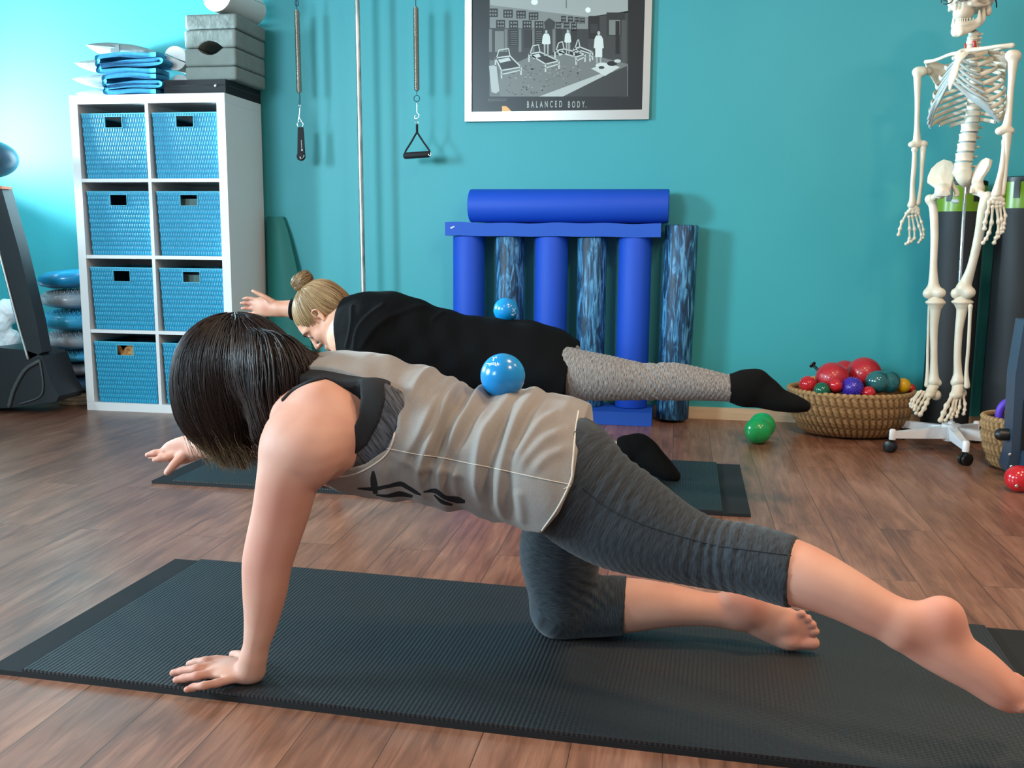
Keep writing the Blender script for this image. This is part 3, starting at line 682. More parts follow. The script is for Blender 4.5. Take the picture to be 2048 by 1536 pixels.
for u, vt, vb, lean, kind, lab in ((593.5, 20, 186, 5, 0, 'left hanging steel spring with a folded black strap'), (831.5, 14, 182, 2, 1, 'right hanging steel spring with a black triangular handle')):
    y = 4.45; sp, a, b = spring(u, vt, vb, y, lean)
    r = empty('hanging_spring', a, lab, 'spring', 'springs hanging on the wall')
    tubes('coil', [(sp, .0022)], m_steel, r, k=6)
    # upper wire, eye bolt and plate on the wall
    tubes('upper_wire', [(np.array([a+[0, 0, -.005], a+[0, 0, .02], [a[0], y, 2.08]]), .0022)], m_cord, r, k=6)
    ring(P(u, 6, y), .014, (0, 1, 0), .0022, 'upper_loop', m_cord, r, sx=.6) if kind == 0 else None
    tubes('wall_hook', [(catmull(np.array([[a[0], YW-.002, 2.10], [a[0], y+.02, 2.10], [a[0], y-.012, 2.095], [a[0], y-.004, 2.075], [a[0], y+.008, 2.085]]), 6), .003)], m_chrome, r, k=8)
    if kind == 0:
        tubes('lower_loop', [(catmull(np.array([b, P(599, 196, y), P(598, 206, y), P(600, 208, y), P(601, 196, y), b]), 5), .0016)], m_cord, r, k=6)
        sb = b[0]; c0 = P(600, 211, y); 
        ring(c0, .006, (.3, 1, 0), .0018, 'hook_eye', m_chrome, r); tubes('snap_hook', [(catmull(np.array([P(600, 214, y), P(599, 228, y), P(599, 236, y), P(603, 242, y), P(597, 243, y), P(598, 232, y)]), 6), .0024)], m_chrome, r)
        ring(P(600.5, 249, y), .0145, (0, 1, 0), .0018, 'd_ring', m_chrome, r)
        st = empty('strap_loop', P(601, 256, y), 'black webbing strap folded on itself under the left spring', 'strap')
        bm = bm_new(); prism(bm, [P(595.5, 254, y-.004), P(606, 254, y-.004), P(610, 316, y-.004), P(594.5, 316, y-.004)], (0, .007, 0)); bm_done(bm, 'webbing', m_web, st, bev=.0015)
        c = P(602, 313, y); bm = bm_new(); lathe(bm, [(0, -.009), (.018, -.009), (.020, -.006), (.020, .006), (.018, .009), (0, .009)], c, 28, (0, 1, 0)); bm_done(bm, 'folded_end', m_web, st, smooth=True)
        tubes('grommet', [(catmull(np.array([P(600, 313, y-.0105), P(602, 317, y-.0105), P(607, 315, y-.0105), P(608, 310, y-.0105)]), 5), .0012)], m_chrome, st, k=6)
        # small white lettering along the strap is only a row of tiny marks
        bm = bm_new(); 
        for k in range(7): q = P(602.6+.35*k*.4, 281+2.6*k, y-.0045); box(bm, q[0]-.0016, q[0]+.0016, q[1]-.0004, q[1], q[2]-.0018, q[2]+.0018)
        q = P(604, 300, y-.0045); box(bm, q[0]-.0035, q[0]+.0035, q[1]-.0004, q[1], q[2]-.0035, q[2]+.0035); bm_done(bm, 'white_print', mat('white_print', 'd8d8d8', .6), st)
    else:
        ring(P(833.5, 197, y), .0135, (0, 1, 0), .0018, 'lower_loop', m_cord, r); tubes('loop_stem', [([b, P(833.5, 189, y)], .0016)], m_cord, r, k=6)
        tubes('snap_hook', [(catmull(np.array([P(833.5, 206, y), P(834, 216, y), P(834, 224, y), P(838, 230, y), P(836, 236, y), P(830, 237, y), P(830, 230, y)]), 6), .0028)], m_chrome, r)
        ring(P(833.5, 244, y), .008, (.5, 1, 0), .0016, 'd_ring', m_chrome, r)
        h_ = empty('pull_handle', P(834, 310, y), 'black triangular pull handle hanging under the right spring', 'handle')
        tubes('strap', [([P(834, 250, y), P(834, 266, y)], .0055), (catmull(np.array([P(834, 264, y), P(822, 285, y), P(811, 303, y), P(810.5, 312, y)]), 5), .0042), (catmull(np.array([P(834, 264, y), P(846, 283, y), P(858, 300, y), P(860, 309, y)]), 5), .0042)], m_web, h_, k=10)
        tubes('foam_grip', [([P(811, 311.5, y), P(857, 308.5, y)], .0150)], mat('black_grip', '1a1a1d', .7), h_, k=20)
        tubes('grommet', [(catmull(np.array([P(857, 308, y-.012), P(859, 312, y-.012), P(862, 309, y-.012), P(861, 305, y-.012)]), 5), .0014)], m_chrome, h_, k=6)

# ================================================================== framed poster
FX0, FX1, FZ0 = -1.0135, -.1575, 1.376; FZ1 = FZ0+.72; FT = .032; yf = YW-.026
m_frame = mat('brushed_aluminium', 'c9c6c0', .32, .85); m_pblack = mat('poster_black', '16191b', .35)
fr = empty('framed_poster', ((FX0+FX1)/2, YW, FZ0), 'silver framed black poster with an old black and white gym photograph', 'poster')
for nm, pts in (('bottom_bar', [(FX0, FZ0), (FX1, FZ0), (FX1-FT, FZ0+FT*1.35), (FX0+FT, FZ0+FT*1.35)]), ('top_bar', [(FX0, FZ1), (FX0+FT, FZ1-FT*1.35), (FX1-FT, FZ1-FT*1.35), (FX1, FZ1)]),
                ('side_bar', [(FX0, FZ0), (FX0+FT, FZ0+FT*1.35), (FX0+FT, FZ1-FT*1.35), (FX0, FZ1)]), ('side_bar', [(FX1, FZ0), (FX1, FZ1), (FX1-FT, FZ1-FT*1.35), (FX1-FT, FZ0+FT*1.35)])):
    bm = bm_new(); prism(bm, [(x, yf, z) for x, z in pts], (0, .025, 0)); bm_done(bm, nm, m_frame, fr, bev=.0015)
bm = bm_new(); box(bm, FX0+.01, FX1-.01, yf+.008, yf+.012, FZ0+.01, FZ1-.01); sheet = bm_done(bm, 'poster_sheet', m_pblack, fr)
# the printed picture: flat shapes, each a fraction of a millimetre before the last
_g = {}
def grey(v_, tint=(.97, 1, .97)):
    k_ = round(v_, 2)
    if k_ not in _g:
        m = mat('print_grey_%02d' % int(k_*100), tuple(min(1, k_*c) for c in tint), .35); _g[k_] = m
    return _g[k_]
YP = yf+.008; layer = [0]
shapes = {}
def shp(pts, g, lay):
    """pts in photo pixels"""
    shapes.setdefault((g), []).append(([P(u, v_, YP-.0002*lay) for u, v_ in pts]))
def rect(u0, v0, u1, v1, g, lay): shp([(u0, v0), (u1, v0), (u1, v1), (u0, v1)], g, lay)
def ellp(cu, cv, ru, rv, g, lay, n=14): shp([(cu+ru*math.cos(2*math.pi*i/n), cv+rv*math.sin(2*math.pi*i/n)) for i in range(n)], g, lay)
L_, R_, B_ = 979, 1256, 193
shp([(L_, -60), (R_, -60), (R_, B_), (L_, B_)], .40, 1)                       # room
shp([(L_, -60), (R_, -60), (R_, 25), (1176, 34), (980, 10)], .66, 2)          # ceiling
shp([(980, 10), (1176, 34), (1176, 58), (980, 56)], .52, 2)                   # upper wall
shp([(L_, 56), (1176, 58), (1176, 112), (1115, 110), (1040, 124), (978, 120)], .20, 2)
shp([(1176, 34), (R_, 22), (R_, 128), (1176, 112)], .24, 2)
shp([(1036, 124), (1062, 112), (1176, 108), (R_, 128), (R_, 142), (1140, 193), (1000, 193), (998, 160)], .46, 3)   # carpet
shp([(1078, 193), (1205, 146), (1228, 142), (1126, 193)], .74, 4)
shp([(1126, 193), (1216, 148), (1254, 132), (1254, 193)], .22, 4)
for i, (u, v_) in enumerate(((986, 26), (1016, 28), (1042, 30), (1067, 33), (1127, 40), (1141, 41), (1154, 42), (1165, 43))):
    w_ = 9.5 if i < 4 else 5; rect(u-w_, v_-9+(.2*i), u+w_, v_+8-(.5*i), .12, 5)
    for a in (-.55, 0, .55):
        for b in (-.45, .4): ellp(u+a*w_, v_+b*8, w_*.2, 2.2, .5, 6, 8)
for i, (u, v_) in enumerate(((1001, 48), (1027, 49), (1054, 49), (1078, 50), (1117, 52), (1133, 53), (1148, 53))):
    w_ = 9 if i < 4 else 5.5; rect(u-w_, v_-8, u+w_, v_+8, .10, 5)
    for a in (-.5, .1, .6):
        for b in (-.4, .45): ellp(u+a*w_, v_+b*8, w_*.19, 2.2, .52, 6, 8)
for u0, u1, v0, v1, g in ((990, 1008, 62, 104, .48), (1019, 1037, 60, 92, .08), (1048, 1064, 60, 96, .12), (1070, 1086, 60, 92, .09), (1113, 1125, 60, 88, .14), (1141, 1154, 60, 84, .14)):
    rect(u0, v0, u1, v1, g, 5)
    for k in range(7):
        if g < .1: rect(u0+2, v0+3+k*4.3, u1-2, v0+4.2+k*4.3, .42, 6)
for u in (981, 1012, 1040, 1066, 1108, 1138): rect(u-3, 58, u+3, 104, .45, 5)
rect(1177, 32, 1199, 78, .08, 5); rect(1181, 48, 1196, 66, .18, 6); rect(1213, 25, 1250, 72, .16, 5); rect(1218, 40, 1240, 70, .50, 6); rect(1231, 42, 1239, 108, .07, 7); rect(1243, 40, 1253, 125, .30, 6)
shp([(1088, 44), (1098, 36), (1111, 44), (1109, 58), (1090, 58)], .18, 5)
ellp(1069, 4, 7, 6, .95, 6); ellp(1176, 20, 5.5, 5.5, .97, 6); rect(1132, -20, 1133, 16, .15, 6)
def reformer(a, b, c_, d_, g=.80):
    """a..d corners of the bed: back left, back right, front right, front left"""
    def line(p, q, w): 
        dx_, dy_ = q[0]-p[0], q[1]-p[1]; L = math.hypot(dx_, dy_)+1e-6; nx_, ny_ = -dy_/L*w, dx_/L*w; shp([(p[0]+nx_, p[1]+ny_), (q[0]+nx_, q[1]+ny_), (q[0]-nx_, q[1]-ny_), (p[0]-nx_, p[1]-ny_)], g, 8)
    shp([a, b, c_, d_], .14, 7)
    for p, q in ((a, b), (b, c_), (c_, d_), (d_, a)): line(p, q, 1.3)
    for p in (c_, d_, a): line(p, (p[0], p[1]+16), 1.5)
    line((d_[0], d_[1]+8), (c_[0], c_[1]+6), 1.2)
    line((a[0]+2, a[1]), (a[0]+7, a[1]-16), 1.0); line((a[0]+7, a[1]-16), (b[0]-3, b[1]-15), 1.0); line((b[0]-3, b[1]-15), (b[0], b[1]), 1.0)
    shp([(a[0]+5, a[1]+3), (b[0]-2, b[1]+3), (b[0]+2, b[1]+9), (a[0]+9, a[1]+10)], .8, 8)
reformer((991, 116), (1020, 112), (1042, 134), (1003, 141)); reformer((1058, 108), (1080, 104), (1118, 122), (1091, 128)); reformer((1110, 102), (1128, 98), (1170, 108), (1152, 114)); reformer((1148, 97), (1160, 94), (1185, 104), (1180, 107))
def figure(u, vt, vb, w, coat):
    H = vb-vt; ellp(u, vt+H*.07, H*.045, H*.07, .75, 9)
    e = vt+H*(.80 if coat else .55); shp([(u-w*.35, vt+H*.14), (u+w*.35, vt+H*.14), (u+w*.6, vt+H*.24), (u+w*.72, vt+H*.52), (u+w*.5, vt+H*.54), (u+w*.5, e), (u-w*.5, e), (u-w*.5, vt+H*.54), (u-w*.72, vt+H*.52), (u-w*.6, vt+H*.24)], .88, 9)
    for s_ in (-1, 1): shp([(u+s_*w*.42, e), (u+s_*w*.12, e), (u+s_*w*.15, vb), (u+s_*w*.38, vb)], .66, 9)
figure(1092.5, 60, 112, 12, False); figure(1135.5, 59, 107, 9.5, False); figure(1197.5, 62, 127, 14, True)
shp([(1182, 137), (1216, 126), (1240, 134), (1210, 152)], .82, 9); ellp(1205, 131, 14, 6, .85, 10); ellp(1224, 127, 10, 5, .1, 10); ellp(1235, 122, 7, 3.5, .8, 11); ellp(1203, 135, 6, 3, .2, 11)
shp([(978, 132), (993, 130), (999, 182), (992, 187), (983, 184)], .72, 8)
for k in range(150):
    u = 1012+rng.random()*150; v_ = 128+rng.random()*62
    if v_ > 120+(u-1000)*.0 and v_ < 193 and (u-1012) < (193-v_)*3.2+40: ellp(u, v_, 1.2+1.6*rng.random(), .7+.8*rng.random(), (.34, .58, .28)[k % 3], 5, 6)
pic = []
for g, polys in shapes.items():
    bm = bm_new()
    for p in polys: bm.faces.new([bm.verts.new(V3(q)) for q in p])
    bm.normal_update()
    me = bpy.data.meshes.new('p'); bm.to_mesh(me); bm.free(); pic.append((me, grey(g)))
bm = bm_new(); mats_ = []
for i, (me, m) in enumerate(pic):
    n0 = len(bm.faces); bm.from_mesh(me); bm.faces.ensure_lookup_table(); mats_.append(m)
    for f_ in bm.faces[n0:]: f_.material_index = i
me = bpy.data.meshes.new('printed_photo'); bm.to_mesh(me); bm.free(); link('printed_photo', me, mats_, fr)
def text(body, u, v_, hpx, wpx, m, parent, name='lettering', y=None, spacing=1.0, bold=0):
    y = YP-.0006 if y is None else y
    cu = bpy.data.curves.new('t', 'FONT'); cu.body = body; cu.space_character = spacing; cu.offset = bold
    o = bpy.data.objects.new('t', cu); COL.objects.link(o); bpy.context.view_layer.update()
    me = bpy.data.meshes.new_from_object(o.evaluated_get(bpy.context.evaluated_depsgraph_get())); bpy.data.objects.remove(o)
    n = len(me.vertices); co = np.zeros(n*3); me.vertices.foreach_get('co', co); co = co.reshape(-1, 3); lo, hi = co.min(0), co.max(0)
    a, b = P(u, v_, y), P(u+wpx, v_, y); h = hpx*np.linalg.norm(b-a)/wpx; 
    q = np.zeros_like(co); q[:, 0] = a[0]+(co[:, 0]-lo[0])/(hi[0]-lo[0])*(b[0]-a[0]); q[:, 2] = a[2]+(co[:, 1]-lo[1])/(hi[1]-lo[1])*h; q[:, 1] = y
    me.vertices.foreach_set('co', q.ravel()); me.update(); return link(name, me, m, parent)
text('BALANCED', 1054, 215.5, 12.5, 70, grey(.70), fr, spacing=1.9, bold=.012); text('BODY', 1136, 215.5, 12.5, 33, grey(.70), fr, spacing=1.9, bold=.012); text('INC.', 1170, 215.5, 3, 5, grey(.5), fr)
text('THE RON FLETCHER COMPANY ARCHIVES', 1045, 226.5, 2.4, 132, grey(.40), fr, spacing=1.6)
for k in range(2): text('|||||||||||||||||||||||||||||||||', 976+0*k, 200+3*k-.5, 1.6, 37-k*.6, grey(.6), fr, 'caption_line')
text('||||||||||||||', 1236, 196, .9, 14, grey(.35), fr, 'caption_line')
bm = bm_new(); bm.faces.new([bm.verts.new(V3(P(u, v_, YP-.0006))) for u, v_ in ((1004, 212), (1012, 212), (1018, 217), (1026, 226), (1004, 226))]); bm_done(bm, 'orange_mark', mat('print_orange', 'f2b36b', .4), fr)

# ================================================================== foam rollers
def foam(name, c): 
    m = mat(name, c, .62); t = NT(m); t.bump(t.noise(t.co(), 600, 2), .25, .001); return m
m_blue = foam('royal_blue_foam', '064ac0'); m_blue2 = foam('board_blue_foam', '1253bc')
m_marb = mat('marbled_foam', '2a6a90', .5); t = NT(m_marb); v = t.co((46, 46, 7)); nn = t.noise(v, 1.0, 5, .65, 1.2)
t.col(t.ramp(nn, [(.36, '10283c'), (.48, '173f5e'), (.54, '2a6c98'), (.62, '5b9ac0')])); t.bump(t.noise(t.co(), 300, 2), .25, .001)
yr = 4.487
def roller(u, vt, vb, r, m, lab, y=yr, u2=None, z0=None, z1=None):
    a = P(u, vt, y); z0 = .0625 if z0 is None else z0
    x1 = a[0]; z1 = a[2] if z1 is None else z1
    x0 = x1 if u2 is None else P(u2, vb, y)[0]
    L = math.hypot(z1-z0, x1-x0); ax = Vector((x1-x0, 0, z1-z0)).normalized(); bm = bm_new()
    b = .006; lathe(bm, [(0, 0), (r-b, 0), (r-b*.3, b*.3), (r, b), (r, L-b), (r-b*.3, L-b*.3), (r-b, L), (0, L)], (x0, y, z0), 56, ax)
    o = bm_done(bm, 'foam_roller', m, smooth=True, angle=.6); return setp(o, lab, 'foam roller', 'foam rollers against the teal wall')
TB = P(1100, 473, 4.41)[2]; TT = P(1100, 446, 4.41)[2]
for u, r, m, lab in ((938, .0745, m_blue, 'upright plain blue foam roller furthest left under the blue board'), (1020, .067, m_marb, 'upright marbled foam roller directly behind the ball on the back woman'), (1103.5, .0765, m_blue, 'upright plain blue foam roller in the middle of the row'),
                   (1185, .067, m_marb, 'upright marbled foam roller between two plain blue ones, right of the middle'), (1271, .0745, m_blue, 'upright plain blue foam roller at the right end of the blue board')):
    roller(u, 475, 822, r, m, lab, z1=TB-.001)
roller(1364, 450, 845, .0745, m_marb, 'tall dark marbled foam roller standing alone at the right of the row', y=4.49, u2=1344, z0=.014, z1=P(1364, 450, 4.49)[2])
def board(u0, u1, z0, z1, yfr, lab):
    x0, x1 = P(u0, 460, yfr)[0], P(u1, 460, yfr)[0]; bm = bm_new(); n = 30
    ra = []
    for i in range(n+1):
        x = x0+(x1-x0)*i/n; w = .0022*math.sin(i*.9)+.0015*math.sin(i*.37+1); 
        ra.append([bm.verts.new((x, yfr, z0+w*.5)), bm.verts.new((x, yfr+.155, z0)), bm.verts.new((x, yfr+.155, z1)), bm.verts.new((x, yfr, z1+w))])
    for A, B in zip(ra, ra[1:]):
        for j in range(4): bm.faces.new((A[j], A[(j+1) % 4], B[(j+1) % 4], B[j]))
    bm.faces.new(ra[0]); bm.faces.new(ra[-1]); o = bm_done(bm, 'foam_board', m_blue2, bev=.003); return setp(o, lab, 'foam board', 'blue foam boards of the roller stand')
bd = board(890, 1322, TB, TT, 4.41, 'blue foam board lying across the tops of the upright rollers')
bm = bm_new(); prism(bm, [P(900, 455.5, 4.4095), P(908, 451.5, 4.4095), P(909.5, 453.5, 4.4095), P(902, 457.5, 4.4095)], (0, -.0006, 0)); bm_done(bm, 'chalk_mark', mat('white_mark', 'dddfe0', .6), bd)
x0b, x1b = P(905, 460, 4.41)[0], 0
bm = bm_new(); box(bm, P(905, 840, 4.31)[0], P(1303, 840, 4.31)[0], 4.325, 4.565, .001, .0615); o = bm_done(bm, 'foam_board', m_blue2, bev=.003); setp(o, 'blue foam board on the floor carrying the upright rollers', 'foam board', 'blue foam boards of the roller stand')
# horizontal roller on top
zc = P(1139, 414, 4.49)[2]; r = .0765; xl, xr = P(941, 414, 4.49)[0], P(1338, 414, 4.49)[0]
bm = bm_new(); b = .006; L = xr-xl; lathe(bm, [(0, 0), (r-b, 0), (r-b*.3, b*.3), (r, b), (r, L-b), (r-b*.3, L-b*.3), (r-b, L), (0, L)], (xl, 4.49, TT+r+.002), 56, (1, 0, 0))
o = bm_done(bm, 'foam_roller', m_blue, smooth=True, angle=.6); setp(o, 'long plain blue foam roller lying on top of the blue board', 'foam roller', 'foam rollers against the teal wall')

# ================================================================== tall charcoal mat rolls with lime bands, at the right
m_char = mat('charcoal_foam', '1c2124', .6); m_lime = mat('lime_vinyl', '6f980f', .3); m_cap = mat('black_plastic', '101214', .4)
for u, v0, r, yy, lab in ((1920, 424, .098, 4.475, 'tall charcoal roll with a lime green band behind the skeleton'), (2058, 418, .122, 4.44, 'wide charcoal roll with a lime green band at the right edge of the photo')):
    c = P(u, v0, yy); zb_ = c[2]; zt_ = zb_+.127; root = empty('mat_roll', (c[0], yy, 0), lab, 'mat roll', 'charcoal mat rolls with lime bands')
    bm = bm_new(); lathe(bm, [(0, 0.001), (r-.004, .001), (r, .006), (r, zb_), (0, zb_)], (c[0], yy, 0), 56); bm_done(bm, 'body', m_char, root, smooth=True, angle=.6)
    bm = bm_new(); lathe(bm, [(r*.9, zb_), (r+.0012, zb_+.0005), (r+.0012, zt_-.018), (r*.9, zt_-.018)], (c[0], yy, 0), 56); bm_done(bm, 'lime_band', m_lime, root, smooth=True, angle=.6)
    bm = bm_new(); lathe(bm, [(0, zt_-.018), (r+.003, zt_-.018), (r+.003, zt_), (r-.006, zt_+.004), (0, zt_+.002)], (c[0], yy, 0), 56)
    for a in (-1.2, -2.3): q = Vector((c[0]+(r+.001)*math.cos(a), yy+(r+.001)*math.sin(a), zt_-.05)); box(bm, -.012, .012, -.003, .003, -.035, .035, Matrix.Translation(q) @ Matrix.Rotation(a+math.pi/2, 4, 'Z'))
    bm_done(bm, 'rim_and_clips', m_cap, root, smooth=True, angle=.6)

# ================================================================== balls on the floor and blue balls on the backs
m_ballb = mat('glossy_blue_vinyl', '0f86c9', .22, 0, Coat_Weight=.4); m_green = mat('glossy_green_vinyl', '14a556', .25, 0, Coat_Weight=.3)
def ball(name, c, r, m, lab, cat='ball', grp=None, disp=None, nu=56): 
    me = sphere_np(c, r, nu, nu//2, disp); o = link(name, me, m); return setp(o, lab, cat, grp)
g1 = FP(1516, 884, 0); rg = PX(25.5, g1[1]); g1 = P(1516, 863, FP(1516, 888, 0)[1]+.01)
ball('exercise_ball', (g1[0], g1[1], rg), rg, m_green, 'nearer of the two small green balls on the floor', grp='small green balls')
g2 = P(1524, 858, g1[1]+2*rg+.004); ball('exercise_ball', (g2[0], g2[1], rg), rg, m_green, 'further of the two small green balls, half hidden behind the other', grp='small green balls')
B1 = P(1005.5, 751.5, 1.78); RB1 = PX(45, 1.78); B2 = P(1011.5, 620, 3.19); RB2 = PX(24.5, 3.19)
b1 = ball('pilates_ball', B1, RB1, m_ballb, 'glossy blue ball resting on the back of the woman in the grey tank top', grp='blue balls balanced on the backs', nu=72)
b2 = ball('pilates_ball', B2, RB2, m_ballb, 'glossy blue ball resting on the back of the woman in the black shirt', grp='blue balls balanced on the backs')
m_wp = mat('white_ink', 'e9f4fa', .4)
def on_ball(c, r, y, strokes, parent, w):
    ps = []
    for st_ in strokes:
        q = []
        for u, v_ in st_:
            d = ray(u, v_); o_ = np.array([0, 0, CH])-c; b_ = d@o_; cc = o_@o_-r*r; disc = b_*b_-(d@d)*cc
            if disc <= 0: continue
            t_ = (-b_-math.sqrt(disc))/(d@d); q.append(np.array([0, 0, CH])+d*t_)
        if len(q) > 1: ps.append((np.array(q), w))
    tubes('white_print', ps, m_wp, parent, k=5)
on_ball(B1, RB1, 0, [[(985, 721), (988, 717), (991, 714), (994, 712.5)], [(988, 717), (985.5, 714.5)], [(991, 714.5), (994, 716)], [(988, 717.5), (987, 722)], [(983, 726), (984, 729), (986, 725)], [(987, 725), (988, 729), (990, 725)], [(991, 725.5), (991, 729.5), (994, 728)], [(995, 725), (995, 730)], [(972, 727.5), (977, 727), (983, 727.5)], [(977, 730), (980, 728.5), (987, 729.5), (994, 732)], [(978, 731.5), (982, 730.5)]], b1, .0006)
on_ball(B2, RB2, 0, [[(1025, 617), (1028, 620), (1030, 625)], [(1028, 620), (1031, 617)], [(1028, 621), (1025, 624)], [(1023, 629), (1027, 628.5), (1032, 626)], [(1024, 631), (1028, 630.5)]], b2, .0008)

# ================================================================== woven baskets with balls
m_sea = mat('seagrass', 'b08a5c', .75); t = NT(m_sea); at_ = t.n('ShaderNodeAttribute', attribute_name='wv')
nn = t.noise(t.co((60, 60, 60)), 1, 4); t.col(t.mix(t.math('MULTIPLY', nn, .8), t.ramp(at_.outputs['Fac'], [(.0, '3a2413'), (.45, '8a653c'), (1, 'bd9865')]), '7d5b38')); t.bump(t.noise(t.co((160, 160, 30)), 1, 3), .5, .002)
def oval_basket(cx_, cy_, ax0, ay0, ax1, ay1, h, lab, nst=54, nrow=4):
    root = empty('wicker_basket', (cx_, cy_, 0), lab, 'basket', 'wicker ball baskets')
    sub = 7; NU = nst*sub; NV = nrow*10
    a = np.linspace(0, 2*np.pi, NU, endpoint=False); s_ = np.linspace(0, 1, NV+1); A, Sg = np.meshgrid(a, s_, indexing='ij')
    e = Sg**.75; rx = ax0+(ax1-ax0)*np.sin(e*np.pi/2)**.9; ry = ay0+(ay1-ay0)*np.sin(e*np.pi/2)**.9; z = .004+h*Sg
    row = np.floor(Sg*nrow-1e-6); fu = (A/(2*np.pi)*nst+.5*(row % 2)); lean = .5*((Sg*nrow) % 1-.5); uu = ((fu+lean) % 1)-.5; q_ = (Sg*nrow) % 1
    hg = np.maximum(0, 1-(uu/.48)**2)**.6*np.maximum(0, 1-((q_-.5)/.62)**2)**.5
    tw = .82+.18*np.sin((fu*1+q_*3.2)*2*np.pi)
    d = .014*hg*tw; V = np.stack([cx_+(rx+d)*np.cos(A), cy_+(ry+d)*np.sin(A), z], -1).reshape(-1, 3)
    I = np.arange(NU*(NV+1)).reshape(NU, NV+1); J = np.roll(I, -1, 0); F = np.stack([I[:, :-1], J[:, :-1], J[:, 1:], I[:, 1:]], -1).reshape(-1, 4)
    me = mesh_np('weave', V, F); attr(me, 'wv', (hg*(.6+.4*tw)).ravel()); link('weave', me, m_sea, root)
    # inner wall and bottom
    V2 = np.stack([cx_+(rx-.006)*np.cos(A), cy_+(ry-.006)*np.sin(A), z], -1)[::sub].reshape(-1, 3); n2 = len(range(0, NU, sub)); I = np.arange(n2*(NV+1)).reshape(n2, NV+1); J = np.roll(I, -1, 0)
    F2 = np.stack([I[:, :-1], I[:, 1:], J[:, 1:], J[:, :-1]], -1).reshape(-1, 4); me = mesh_np('inner_wall', V2, F2); attr(me, 'wv', np.full(len(V2), .35)); link('inner_wall', me, m_sea, root)
    bm = bm_new(); bm.faces.new([bm.verts.new((cx_+ax0*math.cos(t_), cy_+ay0*math.sin(t_), .006)) for t_ in np.linspace(0, 2*math.pi, 40)[:-1]]); bm_done(bm, 'bottom', m_sea, root)
    # wrapped rim
    n3 = nst*14; a = np.linspace(0, 2*np.pi, n3, endpoint=False); k = 12; b = np.linspace(0, 2*np.pi, k, endpoint=False); A, Bq = np.meshgrid(a, b, indexing='ij')
    wr = np.abs(np.sin((A/(2*np.pi)*nst*1.15*.5*2+Bq/(2*np.pi)*.5)*np.pi)); rr = .0125*(.72+.28*wr)
    V3_ = np.stack([cx_+(ax1+rr*np.cos(Bq))*np.cos(A), cy_+(ay1+rr*np.cos(Bq))*np.sin(A), h+.004+rr*np.sin(Bq)], -1).reshape(-1, 3)
    I = np.arange(n3*k).reshape(n3, k); J = np.roll(I, -1, 0); I2 = np.roll(I, -1, 1); J2 = np.roll(J, -1, 1); me = mesh_np('rim', V3_, np.stack([I, J, J2, I2], -1).reshape(-1, 4)); attr(me, 'wv', (.35+.65*wr).ravel()); link('rim', me, m_sea, root)
    return root
bx = P(1705, 800, 4.30)[0]-.004; oval_basket(bx, 4.33, .165, .10, .258, .200, .192, 'large oval wicker basket full of small balls by the skeleton')
GB = 'small balls in the large wicker basket'
m_red = mat('red_vinyl', 'b01d28', .32, 0, Coat_Weight=.3); t = NT(m_red); t.bump(t.noise(t.co(), 45, 3, .6, 1.5), .5, .004)
m_red2 = mat('shiny_red_vinyl', 'bd1c24', .18, 0, Coat_Weight=.4); m_grn2 = mat('dark_green_vinyl', '0c5b40', .2, 0, Coat_Weight=.4); m_pur = mat('purple_vinyl', '3d2ba0', .3, 0, Coat_Weight=.4); m_yel = mat('yellow_vinyl', 'e8ae12', .3)
m_teal = mat('teal_translucent_vinyl', '2d6f72', .15, 0, Coat_Weight=.5, Transmission_Weight=.25)
def spiky(c, r, m, lab, n=150, hs_=.08):
    bm = bm_new(); bmesh.ops.create_icosphere(bm, subdivisions=4, radius=r)
    for i in range(n):
        zz_ = 1-2*(i+.5)/n; a = i*2.39996; q = Vector((math.sqrt(1-zz_*zz_)*math.cos(a), math.sqrt(1-zz_*zz_)*math.sin(a), zz_))
        bmesh.ops.create_cone(bm, cap_ends=True, segments=8, radius1=r*.075, radius2=r*.03, depth=r*hs_*2, matrix=Matrix.Translation(q*r*1.02) @ q.to_track_quat('Z', 'Y').to_matrix().to_4x4())
    bm.transform(Matrix.Translation(V3(c))); o = bm_done(bm, 'spiky_ball', m, smooth=True, angle=.9); return setp(o, lab, 'ball', GB)
def bk(u, v_, rpx, y): return P(u, v_, y), PX(rpx, y)
c, r = bk(1664, 757, 31, 4.27); ball('red_ball', c, r, m_red, 'crinkled red ball at the front left of the wicker basket', grp=GB)
c, r = bk(1690, 748, 26, 4.44); ball('red_ball', c, r, m_red, 'red ball at the back, between the two larger red balls', grp=GB)
rb3 = bk(1728, 748, 32, 4.33); ball('red_ball', rb3[0], rb3[1], m_red, 'largest red ball, topmost in the wicker basket', grp=GB)
c, r = bk(1672, 771, 12.5, 4.185); ball('small_red_ball', c, r, m_red2, 'small shiny red ball below the crinkled red ball', grp=GB)
c, r = bk(1644, 781, 15.5, 4.19); spiky(c, r, m_grn2, 'dark green knobbed ball at the front rim of the wicker basket', 90, .05)
c, r = bk(1616, 769, 15.5, 4.24); spiky(c, r, m_red2, 'red knobbed ball at the left end of the wicker basket', 170, .09)
c, r = bk(1630, 764, 11, 4.33); spiky(c, r, m_yel, 'yellow knobbed ball mostly hidden behind the red ones', 90, .09)
c, r = bk(1704, 776, 20, 4.20); spiky(c, r, m_pur, 'purple spiky ball at the front of the wicker basket', 200, .08)
c, r = bk(1737, 786, 13, 4.19); ball('red_ball', c, r, m_red2, 'red ball just showing over the front rim under the teal ball', grp=GB)
c, r = bk(1806, 771, 14, 4.29); ball('yellow_ball', c, r, m_yel, 'plain yellow ball at the right end of the wicker basket', grp=GB)
c, r = bk(1821, 777, 9, 4.34); ball('red_ball', c, r, m_red2, 'small red ball behind the yellow one at the right rim', grp=GB)
